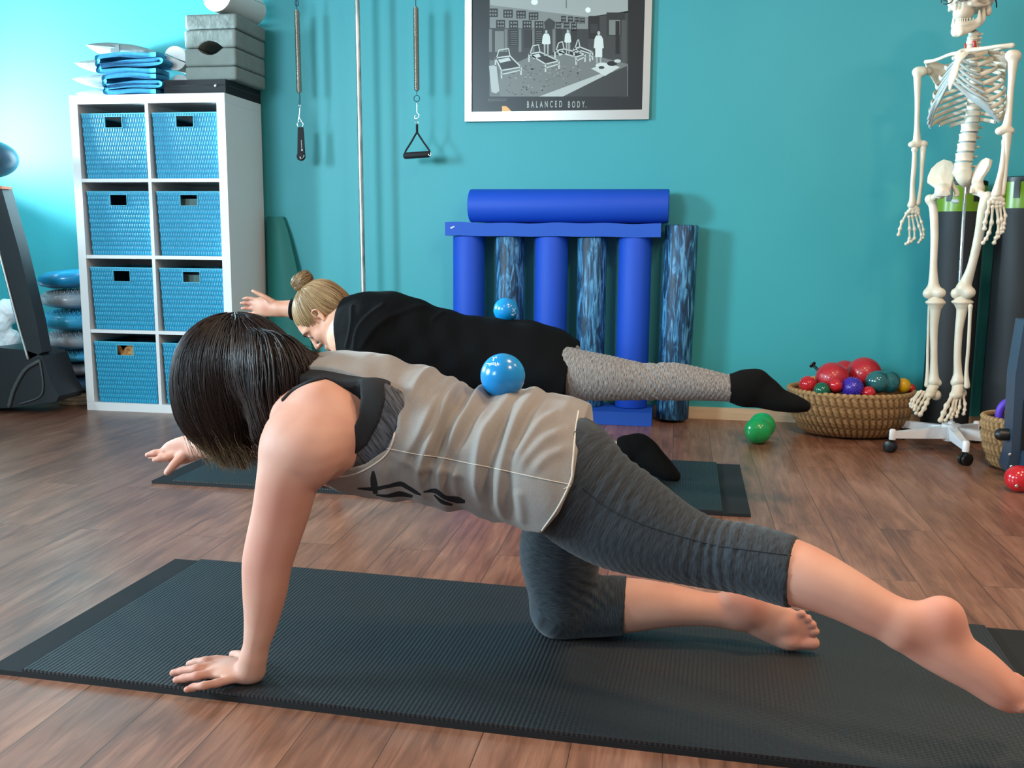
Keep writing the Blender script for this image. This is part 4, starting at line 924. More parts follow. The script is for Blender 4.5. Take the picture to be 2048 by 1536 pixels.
f = Field(P(1730, 800, 4.20)-.05, P(1805, 730, 4.26)+.05, .004); c1, c2 = P(1754, 764, 4.24), P(1777, 764, 4.26); f.ell(c1, PX(22, 4.2), .006); f.ell(c2, PX(22, 4.2), .006); v, fc = f.mesh('c'); o = link('peanut_ball', mesh_np('peanut_ball', v, fc), m_teal); setp(o, 'teal see-through peanut shaped ball at the right of the wicker basket', 'ball', GB)
# hidden filling keeps the visible ones up
for i, (xx, yy) in enumerate(((-.105, .0), (.0, .028), (.105, .0), (-.052, -.052), (.052, -.052))):
    ball('red_ball', (bx+xx, 4.315+yy, .051), .038, m_red, 'red ball low inside the wicker basket, under the others', grp=GB, nu=32)
pmp = empty('hand_pump', P(1650, 745, 4.34), 'black pump nozzle sticking out of the wicker basket', 'pump')
tubes('stem', [([P(1626, 730, 4.34), P(1652, 756, 4.30)], .0065)], m_cap, pmp, k=12); bm = bm_new(); ax = V3(P(1626, 730, 4.34)-P(1652, 756, 4.30)).normalized(); lathe(bm, [(0, 0), (.012, 0), (.016, .004), (.016, .008), (.006, .012), (0, .012)], P(1627, 731, 4.34), 24, ax); bm_done(bm, 'cap', m_cap, pmp, smooth=True, angle=.7)
# second basket, ring and equipment at the right edge
bx2 = P(2054, 860, 3.80)[0]; by2 = 3.80; oval_basket(bx2, by2, .10, .09, .150, .13, .185, 'round wicker basket partly hidden by the blue frame at the right edge', nst=42)
m_ring = mat('purple_foam', '5a37b8', .55); c = P(2019, 826, 3.76); ring_ = ring(c, .046, (-.15, 1, .15), .015, 'toning_ring', m_ring, None, sx=.8); setp(ring_, 'purple foam ring in the basket at the right edge', 'ring')
ball('yellow_ball', P(2028, 824, 3.76), .022, m_yel, 'small yellow ball inside the purple ring', grp=None)
ball('dark_ball', P(2046, 808, 3.80), .038, m_cap, 'glossy black ball in the basket at the right edge', grp=None)
for i in range(4): ball('grey_ball', (bx2+.044*math.cos(i*1.57+.8), by2+.044*math.sin(i*1.57+.8), .054), .030, m_cap, 'black ball low inside the basket at the right edge', grp='balls low in the round basket', nu=24)
m_slate = mat('slate_blue_steel', '36495c', .4, .3)
eq = empty('equipment_frame', P(2060, 900, 3.55), 'slate blue steel exercise frame cut off by the right edge of the photo', 'exercise machine')
y = 3.55
bm = bm_new(); A = [P(2049, 640, y), P(2031, 690+60, y), P(2023, 900, y), P(2014, 935, y), P(2019, 948, y), P(2075, 962, y), P(2110, 948, y), P(2110, 640, y)]; prism(bm, A, (0, .09, 0)); bm_done(bm, 'upright_plate', m_slate, eq, bev=.004)
bm = bm_new(); A = [P(2047, 800, y-.002), P(2041, 905, y-.002), P(2110, 905, y-.002), P(2110, 800, y-.002)]; prism(bm, A, (0, -.004, 0)); bm_done(bm, 'dark_panel', m_cap, eq)
tubes('foam_peg', [([P(1999, 869, y+.04), P(2030, 869, y+.04)], .0215)], m_cap, eq, k=24)
for u, v_ in ((2023, 933), (2040, 943), (2020, 909)): o = blob('bolt', P(u, v_, y-.002), (.006, .004, .006), m_chrome); o.parent = eq; o.data.transform(Matrix.Translation(-eq.location))
tubes('foot', [([P(2021, 950, y+.05), P(2021, 950, y+.05)-[0, 0, .03], ], .008)], m_cap, eq, k=10)
c = P(2036, 972, 3.43); rr = PX(25, 3.43); o = ball('red_ball', (c[0], c[1], rr), rr, m_red2, 'shiny red ball on the floor under the blue frame at the right edge'); o2 = blob('valve', P(2033, 972, 3.43-rr*.99), (.006, .004, .006), m_chrome); o2.parent = o
bm = bm_new(); box(bm, c[0]-.12+.16, c[0]+.5, 3.5, 3.62, 0, .12); 
bm_done(bm, 'base_rail', m_slate, eq, bev=.004)
# ================================================================== people: shared pieces
m_skin = mat('skin', 'd29a80', .58, 0, Specular_IOR_Level=.35, Subsurface_Weight=.12, Subsurface_Scale=.01); t = NT(m_skin)
m_skin.node_tree.nodes['Principled BSDF'].inputs['Subsurface Radius'].default_value = (1, .35, .2)
nn = t.noise(t.co(kind='Object'), 9, 3); c = t.ramp(nn, [(.32, 'c88f7a'), (.68, 'cf9f8b')]); at_ = t.n('ShaderNodeAttribute', attribute_name='pink')
c = t.mix(at_.outputs['Fac'], c, 'cd7a6a'); t.col(c); t.bump(t.noise(t.co(), 350, 2), .12, .0008)
m_skin2 = mat('skin_b', 'c98f72', .5, 0, Subsurface_Weight=.1, Subsurface_Scale=.01); t = NT(m_skin2); m_skin2.node_tree.nodes['Principled BSDF'].inputs['Subsurface Radius'].default_value = (1, .35, .2)
at_ = t.n('ShaderNodeAttribute', attribute_name='pink'); t.col(t.mix(at_.outputs['Fac'], t.ramp(t.noise(t.co(), 14, 3), [(.3, 'c98e72'), (.7, 'd8a489')]), 'b5604f'))
m_eye = mat('eye_white', 'e8e4de', .2); m_iris = mat('iris', '3c4a50', .2); m_nail = mat('nail', 'e0b6a6', .3)
def heather(name, dark, light, su=650, sv=36, a='fuv', rough=.85, mixn=None):
    m = mat(name, dark, rough); t = NT(m); v = t.co((su, sv, 1), a=a); n1 = t.noise(v, 1, 3, .6); c = t.ramp(n1, [(.36, dark), (.62, light)])
    c = t.mix(t.math('MULTIPLY', t.noise(t.co(), 7, 3), .3), c, dark); t.col(c); t.bump(n1, .22, .001); t.b.inputs['Sheen Weight'].default_value = .15
    return m
m_leg = heather('dark_teal_heather', '090f15', '2f3941', 430, 34); m_leg2 = heather('grey_heather', '4c4743', '9c9691', 520, 50)
m_knit = mat('grey_tank_cotton', '8f8880', .9); t = NT(m_knit); n1 = t.noise(t.co(), 420, 3, .7); t.col(t.mix(t.noise(t.co(), 22, 4), t.mix(n1, '746e69', '8f8984'), t.mix(n1, '807972', '9c958e'))); t.bump(n1, .3, .0012); t.b.inputs['Sheen Weight'].default_value = .2
m_brah = heather('charcoal_heather', '1d1f24', '62646c', 420, 30, a='fuv'); m_brab = mat('black_jersey', '0d0e11', .8); m_blkshirt = mat('black_shirt', '030304', .9, 0, Specular_IOR_Level=.15); t = NT(m_blkshirt); t.bump(t.noise(t.co(), 500, 2), .2, .0008)
m_sock = mat('black_sock', '060606', .95, 0, Specular_IOR_Level=.2); t = NT(m_sock); t.bump(t.noise(t.co(), 600, 2), .4, .001)
m_print = mat('black_brush_print', '15171b', .85); m_seam = mat('pale_seam', 'c9c2b6', .9)
def mid(a, b, y): return (P(a[0], a[1], y)+P(b[0], b[1], y))/2
def secs(rows):
    """rows: (top px, bottom px, depth y, half-depth in metres) -> points, half-widths, half-depths"""
    pts = []; ra = []; rb = []
    for a, b, y, hb in rows: p, q = P(a[0], a[1], y), P(b[0], b[1], y); pts.append((p+q)/2); ra.append(np.linalg.norm(p-q)/2); rb.append(hb)
    return np.array(pts), np.array(ra), np.array(rb)
def cyl(f, pts, r, k=.006, n=5, **kw): f.etube(pts, r, k=k, n=n, **kw)

def head_field(f, C, fw, up, s=1.0, face=True):
    """canonical head; fw: where the face looks, up: towards the crown"""
    fw = np.asarray(fw, float); fw /= np.linalg.norm(fw); up = np.asarray(up, float); up -= fw*(up@fw); up /= np.linalg.norm(up); sd = np.cross(up, fw)
    T_ = lambda a, b, c: C+s*(fw*a+sd*b+up*c); R = np.stack([fw, sd, up], 1)
    f.ell(T_(-.012, 0, .030), s*np.array([.094, .074, .082]), .01, R); f.ell(T_(.030, 0, -.030), s*np.array([.060, .060, .078]), .03, R)
    f.ell(T_(.045, 0, .030), s*np.array([.052, .056, .048]), .02, R)
    f.ell(T_(.050, 0, -.088), s*np.array([.030, .032, .026]), .03, R); f.ell(T_(.074, 0, -.098), s*np.array([.014, .018, .014]), .015, R)
    for q in (-1, 1):
        f.etube([T_(.0, q*.052, -.055), T_(.045, q*.034, -.088)], s*.016, k=.025, n=3)           # jaw
        f.ell(T_(.062, q*.036, -.028), s*np.array([.022, .024, .020]), .02, R)                   # cheek
        f.ell(T_(.088, q*.032, .004), s*np.array([.014, .017, .010]), .010, R, op='cut')          # eye socket
        f.etube([T_(.086, q*.012, .020), T_(.086, q*.034, .024), T_(.070, q*.052, .016)], s*.0075, k=.010, n=4)   # brow
        f.ell(T_(.076, q*.031, .004), s*.0125, .002, R)
        f.etube([T_(.088, q*.018, .004), T_(.0895, q*.031, .009), T_(.080, q*.044, .003)], s*.0028, k=.003, n=4)  # lid
        # ear
        e = [T_(-.004, q*.072, -.022), T_(-.012, q*.077, -.004), T_(-.014, q*.083, .012), T_(-.004, q*.083, .022), T_(.008, q*.078, .016), T_(.010, q*.072, .0)]
        f.etube(e, s*.0042, k=.004, n=5); f.ell(T_(-.003, q*.073, -.002), s*np.array([.010, .005, .017]), .004, R); f.ell(T_(.004, q*.074, -.024), s*np.array([.006, .0045, .008]), .005, R)
        f.ell(T_(.001, q*.080, .0), s*np.array([.005, .005, .008]), .003, R, op='cut')
    f.etube([T_(.088, 0, .012), T_(.100, 0, -.010), T_(.112, 0, -.030)], s*np.array([.007, .0085, .0095]), k=.010, n=4)
    for q in (-1, 1): f.ell(T_(.101, q*.010, -.036), s*np.array([.009, .0075, .007]), .005, R); f.ell(T_(.104, q*.0065, -.043), s*np.array([.004, .003, .004]), .002, R, op='cut')
    f.etube([T_(.090, -.020, -.064), T_(.101, 0, -.060), T_(.090, .020, -.064)], s*.0050, k=.006, n=5)
    f.etube([T_(.088, -.018, -.070), T_(.099, 0, -.073), T_(.088, .018, -.070)], s*.0056, k=.005, n=5)
    f.etube([T_(.094, -.022, -.0665), T_(.106, 0, -.0662), T_(.094, .022, -.0665)], s*.0014, k=.001, n=5, op='cut')
    return T_, R
def sample(f, A, X):
    q = (X-f.lo)/f.h; i = np.clip(np.floor(q).astype(int), 0, f.n-2); w = np.clip(q-i, 0, 1); out = 0
    for a in (0, 1):
        for b in (0, 1):
            for c in (0, 1):
                ww = (w[:, 0] if a else 1-w[:, 0])*(w[:, 1] if b else 1-w[:, 1])*(w[:, 2] if c else 1-w[:, 2]); v = A[i[:, 0]+a, i[:, 1]+b, i[:, 2]+c]; out = out+(v*ww if v.ndim == 1 else v*ww[:, None])
    return out
def hand(f, W_, fingers, thumb, palm, r=.0085, kp=.012):
    """palm: list of (point, half-width across, half-thickness, thickness axis); fingers/thumb: joint chains"""
    pts = [p[0] for p in palm]; f.etube(pts, [p[1] for p in palm], [p[2] for p in palm], axis=[p[3] for p in palm], k=kp, n=6)
    for i, ch in enumerate(fingers):
        rr = r*np.array([1.1, 1.0, .94, .78]) if len(ch) == 4 else r*np.linspace(1.1, .8, len(ch)); rr = rr*(1, 1.02, .98, .86)[i % 4]
        f.etube(ch, rr, k=.0035, n=5)
        for q in ch[1:-1]: f.ell(q, r*1.04*(1, 1.02, .98, .86)[i % 4], .003)
    f.etube(thumb, r*np.linspace(1.5, .95, len(thumb)), k=.008, n=5)

# ================================================================== woman in front
HN = .0037
F = Field((-1.42, 1.38, -.01), (.70, 2.28, .80), HN)
# torso: the body under the clothes
tp, ta, tb = secs([((628, 735), (590, 850), 1.79, .070), ((655, 722), (625, 905), 1.79, .160), ((740, 722), (700, 945), 1.79, .155), ((850, 752), (830, 960), 1.79, .135), ((950, 788), (940, 975), 1.79, .130), ((1050, 790), (1030, 1005), 1.79, .155), ((1120, 822), (1085, 1035), 1.79, .160), ((1155, 850), (1110, 1050), 1.79, .140)])
F.etube(tp, ta*.93, tb*.95, k=.02, n=7)
F.ell(P(1148, 915, 1.72), (.064, .068, .070), .05); F.ell(P(1148, 910, 1.86), (.064, .068, .070), .05)
F.ell(P(680, 925, 1.70), (.06, .055, .05), .04); F.ell(P(680, 925, 1.88), (.06, .055, .05), .04)
# neck and head (the face looks down and left)
HC = P(478, 742, 1.80); HFW = np.array([-.62, -.05, -.78]); HUP = np.array([-.80, 0, .60])
F.etube([P(630, 785, 1.79), P(585, 775, 1.79), P(530, 765, 1.80)], [.062, .052, .050], k=.03, n=5)
head_field(F, HC+np.array([.012, 0, -.01]), HFW, HUP, .96)
# near arm, carrying the weight
arm = [((575, 800), (672, 905), 1.655, .062), ((527, 870), (692, 905), 1.615, .058), ((519, 940), (642, 950), 1.60, .053), ((508, 1020), (616, 1025), 1.60, .046), ((494, 1085), (594, 1090), 1.60, .041), ((487, 1130), (581, 1130), 1.60, .038), ((488, 1180), (572, 1180), 1.60, .037), ((491, 1235), (556, 1240), 1.598, .033), ((489, 1290), (537, 1292), 1.593, .028), ((482, 1322), (526, 1328), 1.590, .022)]
ap, aa, ab = secs(arm); F.etube(ap, aa, ab, k=.03, n=7)
F.ell(P(648, 862, 1.655), (.062, .055, .066), .03)
F.etube([P(640, 800, 1.66), P(690, 850, 1.66), P(680, 900, 1.655)], .035, k=.03)
# near hand, flat on the mat
Z0 = MT
def G(u, v_, r=.009, z=None): return FP(u, v_, Z0+(r if z is None else z))
wr = P(506, 1335, 1.590)
palm = [(G(505, 1344, z=.017), .020, .015, (0, 0, 1)), (G(488, 1341, z=.018), .030, .016, (0, 0, 1)), (G(462, 1337, z=.018), .037, .014, (0, 0, 1)), (G(437, 1337, z=.015), .035, .011, (0, 0, 1))]
fing = [[G(468, 1357, z=.014), G(434, 1366, z=.014), G(407, 1371, z=.016), G(388, 1374, z=.010), G(373, 1379, z=.008)],
        [G(460, 1344, z=.016), G(424, 1347, z=.017), G(393, 1352, z=.019), G(370, 1356, z=.012), G(352, 1360, z=.008)],
        [G(458, 1333, z=.017), G(422, 1333, z=.018), G(392, 1338, z=.020), G(366, 1342, z=.012), G(346, 1346, z=.008)],
        [G(462, 1322, z=.016), G(432, 1320, z=.017), G(410, 1322, z=.018), G(392, 1325, z=.012), G(378, 1328, z=.008)]]
hand(F, wr, fing[::-1], [G(492, 1322, z=.018), G(480, 1312, z=.015), G(466, 1309, z=.010)], palm, r=.0088)
F.etube([P(506, 1318, 1.590), G(503, 1343, z=.020), G(494, 1350, z=.015)], [.020, .019, .014], k=.02)
# far arm reaching forward behind the hair
F.etube([P(628, 850, 1.93), P(560, 872, 1.97), P(490, 885, 2.02), P(430, 893, 2.06), P(398, 893, 2.08)], [.055, .046, .037, .030, .023], [.055, .046, .037, .030, .028], k=.02, n=6)
pal = [(P(400, 893, 2.08), .024, .021, (0, 1, 0)), (P(378, 897, 2.085), .033, .018, (0, 1, .2)), (P(356, 904, 2.09), .034, .014, (0, 1, .3)), (P(345, 905, 2.09), .028, .012, (0, 1, .3))]
hand(F, None, [[P(352, 897, 2.085), P(328, 903, 2.08), P(310, 906, 2.075), P(295, 910, 2.07)], [P(352, 902, 2.10), P(330, 909, 2.11), P(312, 912, 2.12), P(300, 913, 2.125)], [P(355, 906, 2.08), P(334, 914, 2.07), P(320, 917, 2.065), P(309, 920, 2.06)], [P(358, 911, 2.10), P(340, 917, 2.11), P(328, 919, 2.12), P(318, 920, 2.125)]],
     [P(368, 910, 2.075), P(352, 925, 2.06), P(342, 936, 2.05), P(334, 945, 2.045)], pal, r=.0085)
# near leg, stretched back
lg = [((1150, 868), (1095, 1040), 1.705, .070), ((1204, 893), (1115, 1078), 1.690, .083), ((1288, 947), (1188, 1118), 1.675, .080), ((1375, 1015), (1308, 1146), 1.650, .066), ((1440, 1046), (1400, 1166), 1.630, .055), ((1510, 1057), (1472, 1178), 1.610, .055), ((1590, 1079), (1556, 1202), 1.590, .056), ((1650, 1106), (1610, 1215), 1.575, .053), ((1710, 1141), (1670, 1237), 1.560, .044), ((1768, 1178), (1732, 1266), 1.548, .036), ((1815, 1203), (1782, 1288), 1.540, .032)]
lp, la, lb = secs(lg); LEG = Field(F.lo, F.lo+(F.n-1)*F.h, HN); LEG.etube(lp, la, lb, k=.02, n=7)
F.etube(lp, la, lb, k=.03, n=7)
yf_ = 1.535
F.ell(P(1882, 1238, yf_), (.037, .030, .037), .02)                                      # heel
ft = secs([((1838, 1212), (1798, 1300), yf_, .031), ((1895, 1222), (1842, 1330), yf_, .033), ((1935, 1268), (1880, 1352), yf_-.003, .036), ((1980, 1302), (1930, 1378), yf_-.006, .039), ((2018, 1338), (1975, 1406), yf_-.008, .039), ((2036, 1360), (1998, 1416), yf_-.008, .034)]); F.etube(*ft, k=.015, n=6)
for i, (u, v_, dy_, r) in enumerate(((2026, 1408, -.036, .0080), (2038, 1402, -.019, .0085), (2046, 1396, -.001, .0088), (2052, 1388, .017, .0092), (2054, 1376, .036, .0125))):
    F.etube([P(u-25, v_-16, yf_+dy_), P(u, v_, yf_+dy_), P(u+17, v_+8, yf_+dy_)], [r, r*1.0, r*1.05], k=.0025)
# far leg, kneeling
kg = [((1100, 950), (1190, 990), 1.895, .078), ((1046, 1080), (1200, 1085), 1.905, .074), ((1053, 1150), (1190, 1150), 1.915, .064), ((1072, 1205), (1185, 1200), 1.920, .056)]
kp_, ka, kb = secs(kg); F.etube(kp_, ka, kb, k=.03, n=6); LEG.etube(kp_, ka, kb, k=.02, n=6)
kc = P(1117, 1222, 1.922); 
for q in (F, LEG): q.ell(kc, (.052, .050, .048), .03)
sg_ = [((1125, 1178), (1125, 1268), 1.925, .050), ((1180, 1160), (1176, 1268), 1.928, .050), ((1256, 1158), (1252, 1262), 1.93, .050), ((1330, 1168), (1326, 1252), 1.932, .044), ((1400, 1184), (1396, 1250), 1.933, .034), ((1450, 1190), (1442, 1254), 1.933, .030)]
sp_, sa, sb = secs(sg_); F.etube(sp_, sa, sb, k=.025, n=6); LEG.etube(sp_, sa, sb, k=.02, n=6)
F.ell(P(1496, 1212, 1.925), (.038, .034, .041), .02)
F.etube([P(1470, 1200, 1.93), P(1500, 1203, 1.925)], [.028, .026], k=.015)
# foot lying on its top, sole towards the camera
fo = [(P(1478, 1230, 1.932), .034, .030), (P(1515, 1232, 1.925), .043, .025), (P(1550, 1247, 1.922), .044, .020), (P(1578, 1260, 1.920), .043, .017), (P(1592, 1266, 1.920), .037, .014)]
F.etube([a for a, _, _ in fo], [b for _, b, _ in fo], [c for _, _, c in fo], axis=(-.25, 1, .15), k=.015, n=6)
F.ell(P(1582, 1284, 1.912), (.020, .014, .015), .012); F.ell(P(1574, 1250, 1.912), (.016, .012, .018), .012)
F.etube([P(1585, 1286, 1.915), P(1606, 1286, 1.913), P(1626, 1286, 1.913)], [.0120, .0125, .0135], k=.003)
for (u, v_), (u2, v2), r in (((1596, 1268), (1630, 1263), .0088), ((1590, 1256), (1625, 1249), .0084), ((1584, 1245), (1616, 1237), .0080), ((1576, 1235), (1604, 1227), .0078)): F.etube([P(u, v_, 1.916), P((u+u2)/2, (v_+v2)/2, 1.916), P(u2, v2, 1.912)], [r*.8, r*.8, r*1.05], k=.0015)
# nothing sinks into the mat
X2 = (F.lo[2]+F.h*np.arange(F.n[2]))[None, None, :]
F.F = np.maximum(F.F, (MT+.0006-X2)).astype(np.float32)
v, fc = F.mesh('body', 1); me = mesh_np('person', v, fc)
pk = np.zeros(len(v))
for c_, r in ((P(1495, 1200, 1.9), .045), (P(1605, 1280, 1.9), .03), (P(1600, 1245, 1.9), .03), (P(1885, 1230, 1.52), .035), (P(2010, 1370, 1.52), .04), (G(380, 1370), .03), (G(365, 1350), .03), (P(535, 1100, 1.58), .06), (P(300, 910, 2.08), .03), (P(565, 1010, 1.57), .05)): pk = np.maximum(pk, .38*np.exp(-(np.linalg.norm(v-c_, axis=1)/r)**2))
attr(me, 'pink', pk)
woman1 = link('person', me, m_skin); setp(woman1, 'person in grey tank top and dark cropped leggings kneeling on the front mat, dark hair', 'person')
HPR = {}
# small creases on the sole and wrist are drawn by the mesh; nails
for ch in fing: pass
# ---- clothes of the woman in front: cut out of the body surface, a few millimetres further out
def O2(pts, y): return [(lambda q: (q[0], q[2]))(P(u, v_, y)) for u, v_ in pts]
yn = 1.605
arm_hole = O2([(470, 600), (690, 600), (745, 700), (764, 770), (780, 815), (783, 862), (765, 905), (720, 936), (680, 947), (640, 938), (600, 960), (420, 1000)], yn)
bra_hole = O2([(470, 600), (640, 600), (680, 700), (698, 765), (706, 800), (707, 840), (694, 868), (666, 900), (645, 935), (640, 1000), (420, 1000)], yn)
bra_mid = O2([(470, 600), (680, 600), (725, 700), (746, 768), (756, 805), (748, 850), (724, 896), (688, 926), (660, 940), (640, 1000), (420, 1000)], yn)
strap_gap = O2([(600, 752), (640, 744), (690, 752), (700, 772), (672, 762), (620, 768)], yn)
S1 = Field((-.78, 1.50, .30), (-.02, 2.08, .70), .0031)
sp2 = secs([((600, 716), (588, 900), 1.79, .120), ((640, 709), (618, 930), 1.79, .178), ((700, 703), (680, 962), 1.79, .180), ((760, 715), (735, 988), 1.79, .172), ((850, 745), (828, 1000), 1.79, .165), ((950, 783), (925, 1012), 1.79, .163), ((1050, 780), (1025, 1045), 1.79, .178), ((1110, 790), (1062, 1062), 1.79, .190), ((1150, 802), (1090, 1080), 1.79, .200), ((1215, 836), (1150, 1140), 1.79, .204)])
S1.etube(*sp2, k=.01, n=8)
base = S1.F.copy()
hem = S1.poly(O2([(560, 600), (1163, 600), (1163, 812), (1157, 860), (1150, 930), (1146, 965), (1120, 1020), (1084, 1067), (1040, 1070), (1000, 1060), (900, 1100), (500, 1100)], yn))
lo_ = S1.poly(O2([(500, 600), (1200, 600), (1200, 1200), (1000, 1200), (1000, 1048), (980, 1032), (930, 1022), (860, 1010), (790, 1000), (730, 992), (690, 975), (655, 945), (640, 930), (600, 930), (500, 930)], 1.70))
S1.F = np.maximum(S1.F, hem); S1.F = np.maximum(S1.F, lo_-.004)
def hole3(f, pts, ys, push):
    """an arm hole through both sides: the outline pushed up past the back, kept to the flanks"""
    d = f.poly(pts); x = (f.lo[0]+f.h*np.arange(f.n[0]))[:, None, None]; y = (f.lo[1]+f.h*np.arange(f.n[1]))[None, :, None]
    ye = np.interp(x.ravel(), [P(u, 800, yn)[0] for u, _ in ys], [q for _, q in ys])[:, None, None]; return np.maximum(d, -(np.abs(y-1.79)-(1.79-ye))).astype(np.float32)
ah = hole3(S1, arm_hole, [(560, 1.70), (690, 1.690), (745, 1.672), (785, 1.655)], 0); S1.F = np.maximum(S1.F, -ah)
nk = S1.poly(O2([(400, 600), (592, 600), (598, 715), (612, 745), (600, 900), (400, 900)], 1.70)); S1.F = np.maximum(S1.F, -nk).astype(np.float32)
v, fc = S1.mesh('shirt', 2); N = vnormals(v, fc)
# folds: each a crest that runs over the cloth, given in photo pixels on the near side
folds = [([(858, 748), (862, 800), (850, 850), (820, 905), (800, 930)], .010, .0075), ([(885, 760), (880, 810), (870, 870), (848, 930), (845, 990)], .008, .010), ([(912, 772), (905, 815), (890, 860), (872, 930), (868, 1000)], .008, -.008), ([(940, 782), (925, 830), (905, 880), (890, 940), (895, 1005)], .009, .0085),
         ([(965, 790), (948, 830), (930, 870), (915, 910)], .007, -.006), ([(1000, 800), (985, 835), (968, 880), (962, 950), (965, 1010)], .010, .0090), ([(1020, 800), (1003, 850), (988, 900), (985, 960), (990, 1030)], .008, -.0085), ([(1048, 795), (1035, 830), (1020, 880), (1012, 930), (1010, 1000), (1020, 1050)], .010, .0085),
         ([(1075, 800), (1058, 830), (1040, 870), (1032, 900)], .007, -.005), ([(1120, 830), (1080, 850), (1050, 890), (1035, 930)], .008, .0045), ([(1135, 860), (1095, 875), (1062, 905), (1045, 940)], .008, .004), ([(1140, 890), (1100, 905), (1070, 935)], .008, .003),
         ([(820, 740), (815, 780), (800, 830), (790, 870)], .009, .006), ([(1046, 955), (1050, 1000), (1050, 1050)], .011, .005), ([(920, 930), (915, 960), (920, 1000)], .008, .007), ([(790, 905), (840, 925), (900, 935), (960, 948)], .008, .003), ([(700, 720), (740, 735), (790, 760), (815, 800)], .010, .004)]
disp = np.zeros(len(v)); near = 1/(1+np.exp((v[:, 1]-1.83)/.02))
X2d = v[:, [0, 2]]
for pts, w, a in folds:
    c2 = catmull(np.array([[p[0], p[2]] for p in (P(u, v_, 1.655) for u, v_ in pts)]), 6); d, arc = seg_dist(X2d, c2); L = arc.max()
    fade = np.clip(arc/(.18*L+1e-6), 0.35, 1)*np.clip((L-arc)/(.25*L+1e-6), .25, 1); disp += 1.3*a*fade*np.exp(-(d/w)**2)*(.35+.65*near)
ang = v[:, 0]*62+np.sin(v[:, 2]*14)*1.2+v[:, 1]*6
mask = np.exp(-((v[:, 0]+.42)/.16)**2); disp += .0042*np.sin(ang)*mask+.0022*np.sin(v[:, 0]*120+v[:, 2]*30+v[:, 1]*20)*mask
disp += .0025*np.sin(v[:, 0]*38+v[:, 2]*33)*np.cos(v[:, 1]*30)
disp *= np.clip(.1+np.abs(sample(S1, ah, v))/.022, 0, 1)*np.clip(.25+np.abs(sample(S1, np.broadcast_to(hem, S1.F.shape), v))/.03, 0, 1)
v = v+N*disp[:, None]
v[:, 2] -= 0
me = mesh_np('tank_top', v, fc); shirt = link('tank_top', me, m_knit, woman1); setp(shirt, 'loose grey cotton tank top with low cut arm holes')
# pale seam, hem piping and the brush-stroke print, laid on the cloth
bv = BVHTree.FromPolygons([tuple(x) for x in v], [tuple(int(i) for i in q) for q in fc])
def onto(u, v_, bv_=None, lift=.0008):
    d = Vector(ray(u, v_)).normalized(); h = (bv_ or bv).ray_cast(Vector((0, 0, CH)), d)
    return None if h[0] is None else np.array(h[0])-np.array(d)*lift
def onto_line(px, n=8, **kw):
    c2 = catmull(np.array([[a, b, 0.] for a, b in px]), n)[:, :2]; q = [onto(a, b, **kw) for a, b in c2]; q = [x for x in q if x is not None]; return np.array(q)
seam_l = [onto_line([(775, 897), (830, 908), (880, 915), (930, 925), (985, 936), (1040, 948), (1095, 960), (1145, 970)])]
seam_l.append(onto_line([(1128, 978), (1145, 970)]))
tubes('side_seam', [(q, .0009) for q in seam_l if len(q) > 2], m_seam, shirt, k=6)
hem_l = onto_line([(1157, 822), (1151, 860), (1145, 930), (1141, 962), (1116, 1015), (1084, 1061)], lift=.001)
hole_l = onto_line([(752, 770), (772, 790), (787, 822), (790, 862), (773, 908), (727, 941), (682, 953), (650, 947)], lift=.0005)
hs_ = [q for q in (hem_l, hole_l) if len(q) > 3]
for nm_, q in zip(('hem_piping', 'arm_hole_piping'), hs_): tubes(nm_, [(q[np.concatenate([[True], np.linalg.norm(np.diff(q, axis=0), axis=1) < .05])], .0017)], m_seam, shirt, k=6)
def stroke(px, w, name='brush_print', parent=shirt, m=m_print, bv_=None, n=10):
    c2 = catmull(np.array([[a, b, 0.] for a, b in px]), n)[:, :2]; t_ = np.gradient(c2, axis=0); t_ /= np.linalg.norm(t_, axis=1)[:, None]+1e-9; nr = np.stack([-t_[:, 1], t_[:, 0]], 1)
    ww = 1.4*np.interp(np.linspace(0, 1, len(c2)), np.linspace(0, 1, len(w)), w); V = []; 
    for p, q, k_ in zip(c2, nr, ww):
        row = []
        for s_ in (-1, -.33, .33, 1):
            x = onto(p[0]+q[0]*k_*s_, p[1]+q[1]*k_*s_, bv_, .0007); row.append(x)
        if any(x is None for x in row): continue
        V.append(row)
    V = np.array(V); n_ = len(V); Fq = [(i*4+j, i*4+j+1, i*4+j+5, i*4+j+4) for i in range(n_-1) for j in range(3)]
    return V.reshape(-1, 3), np.array(Fq)
VV = []; FF = []; o_ = 0
for px, w in (([(746, 942), (747, 962), (751, 988)], [1.5, 4, 5, 3]), ([(715, 977), (745, 978), (775, 973), (800, 968), (815, 975), (832, 985), (842, 990)], [1, 3, 2.5, 3.5, 3, 2.5, 1]), ([(752, 990), (775, 992), (800, 988), (825, 993)], [1, 2.5, 4, 2]), ([(847, 984), (870, 982), (890, 995), (915, 1000), (930, 1004)], [1, 3.5, 3, 5, 2]), ([(868, 990), (885, 1004), (905, 1010)], [1, 3, 1.5])):
    a, b = stroke(px, w)
    if len(b): VV.append(a); FF.append(b+o_); o_ += len(a)
if VV: link('brush_print', mesh_np('brush_print', np.vstack(VV), np.vstack(FF)), m_print, shirt)
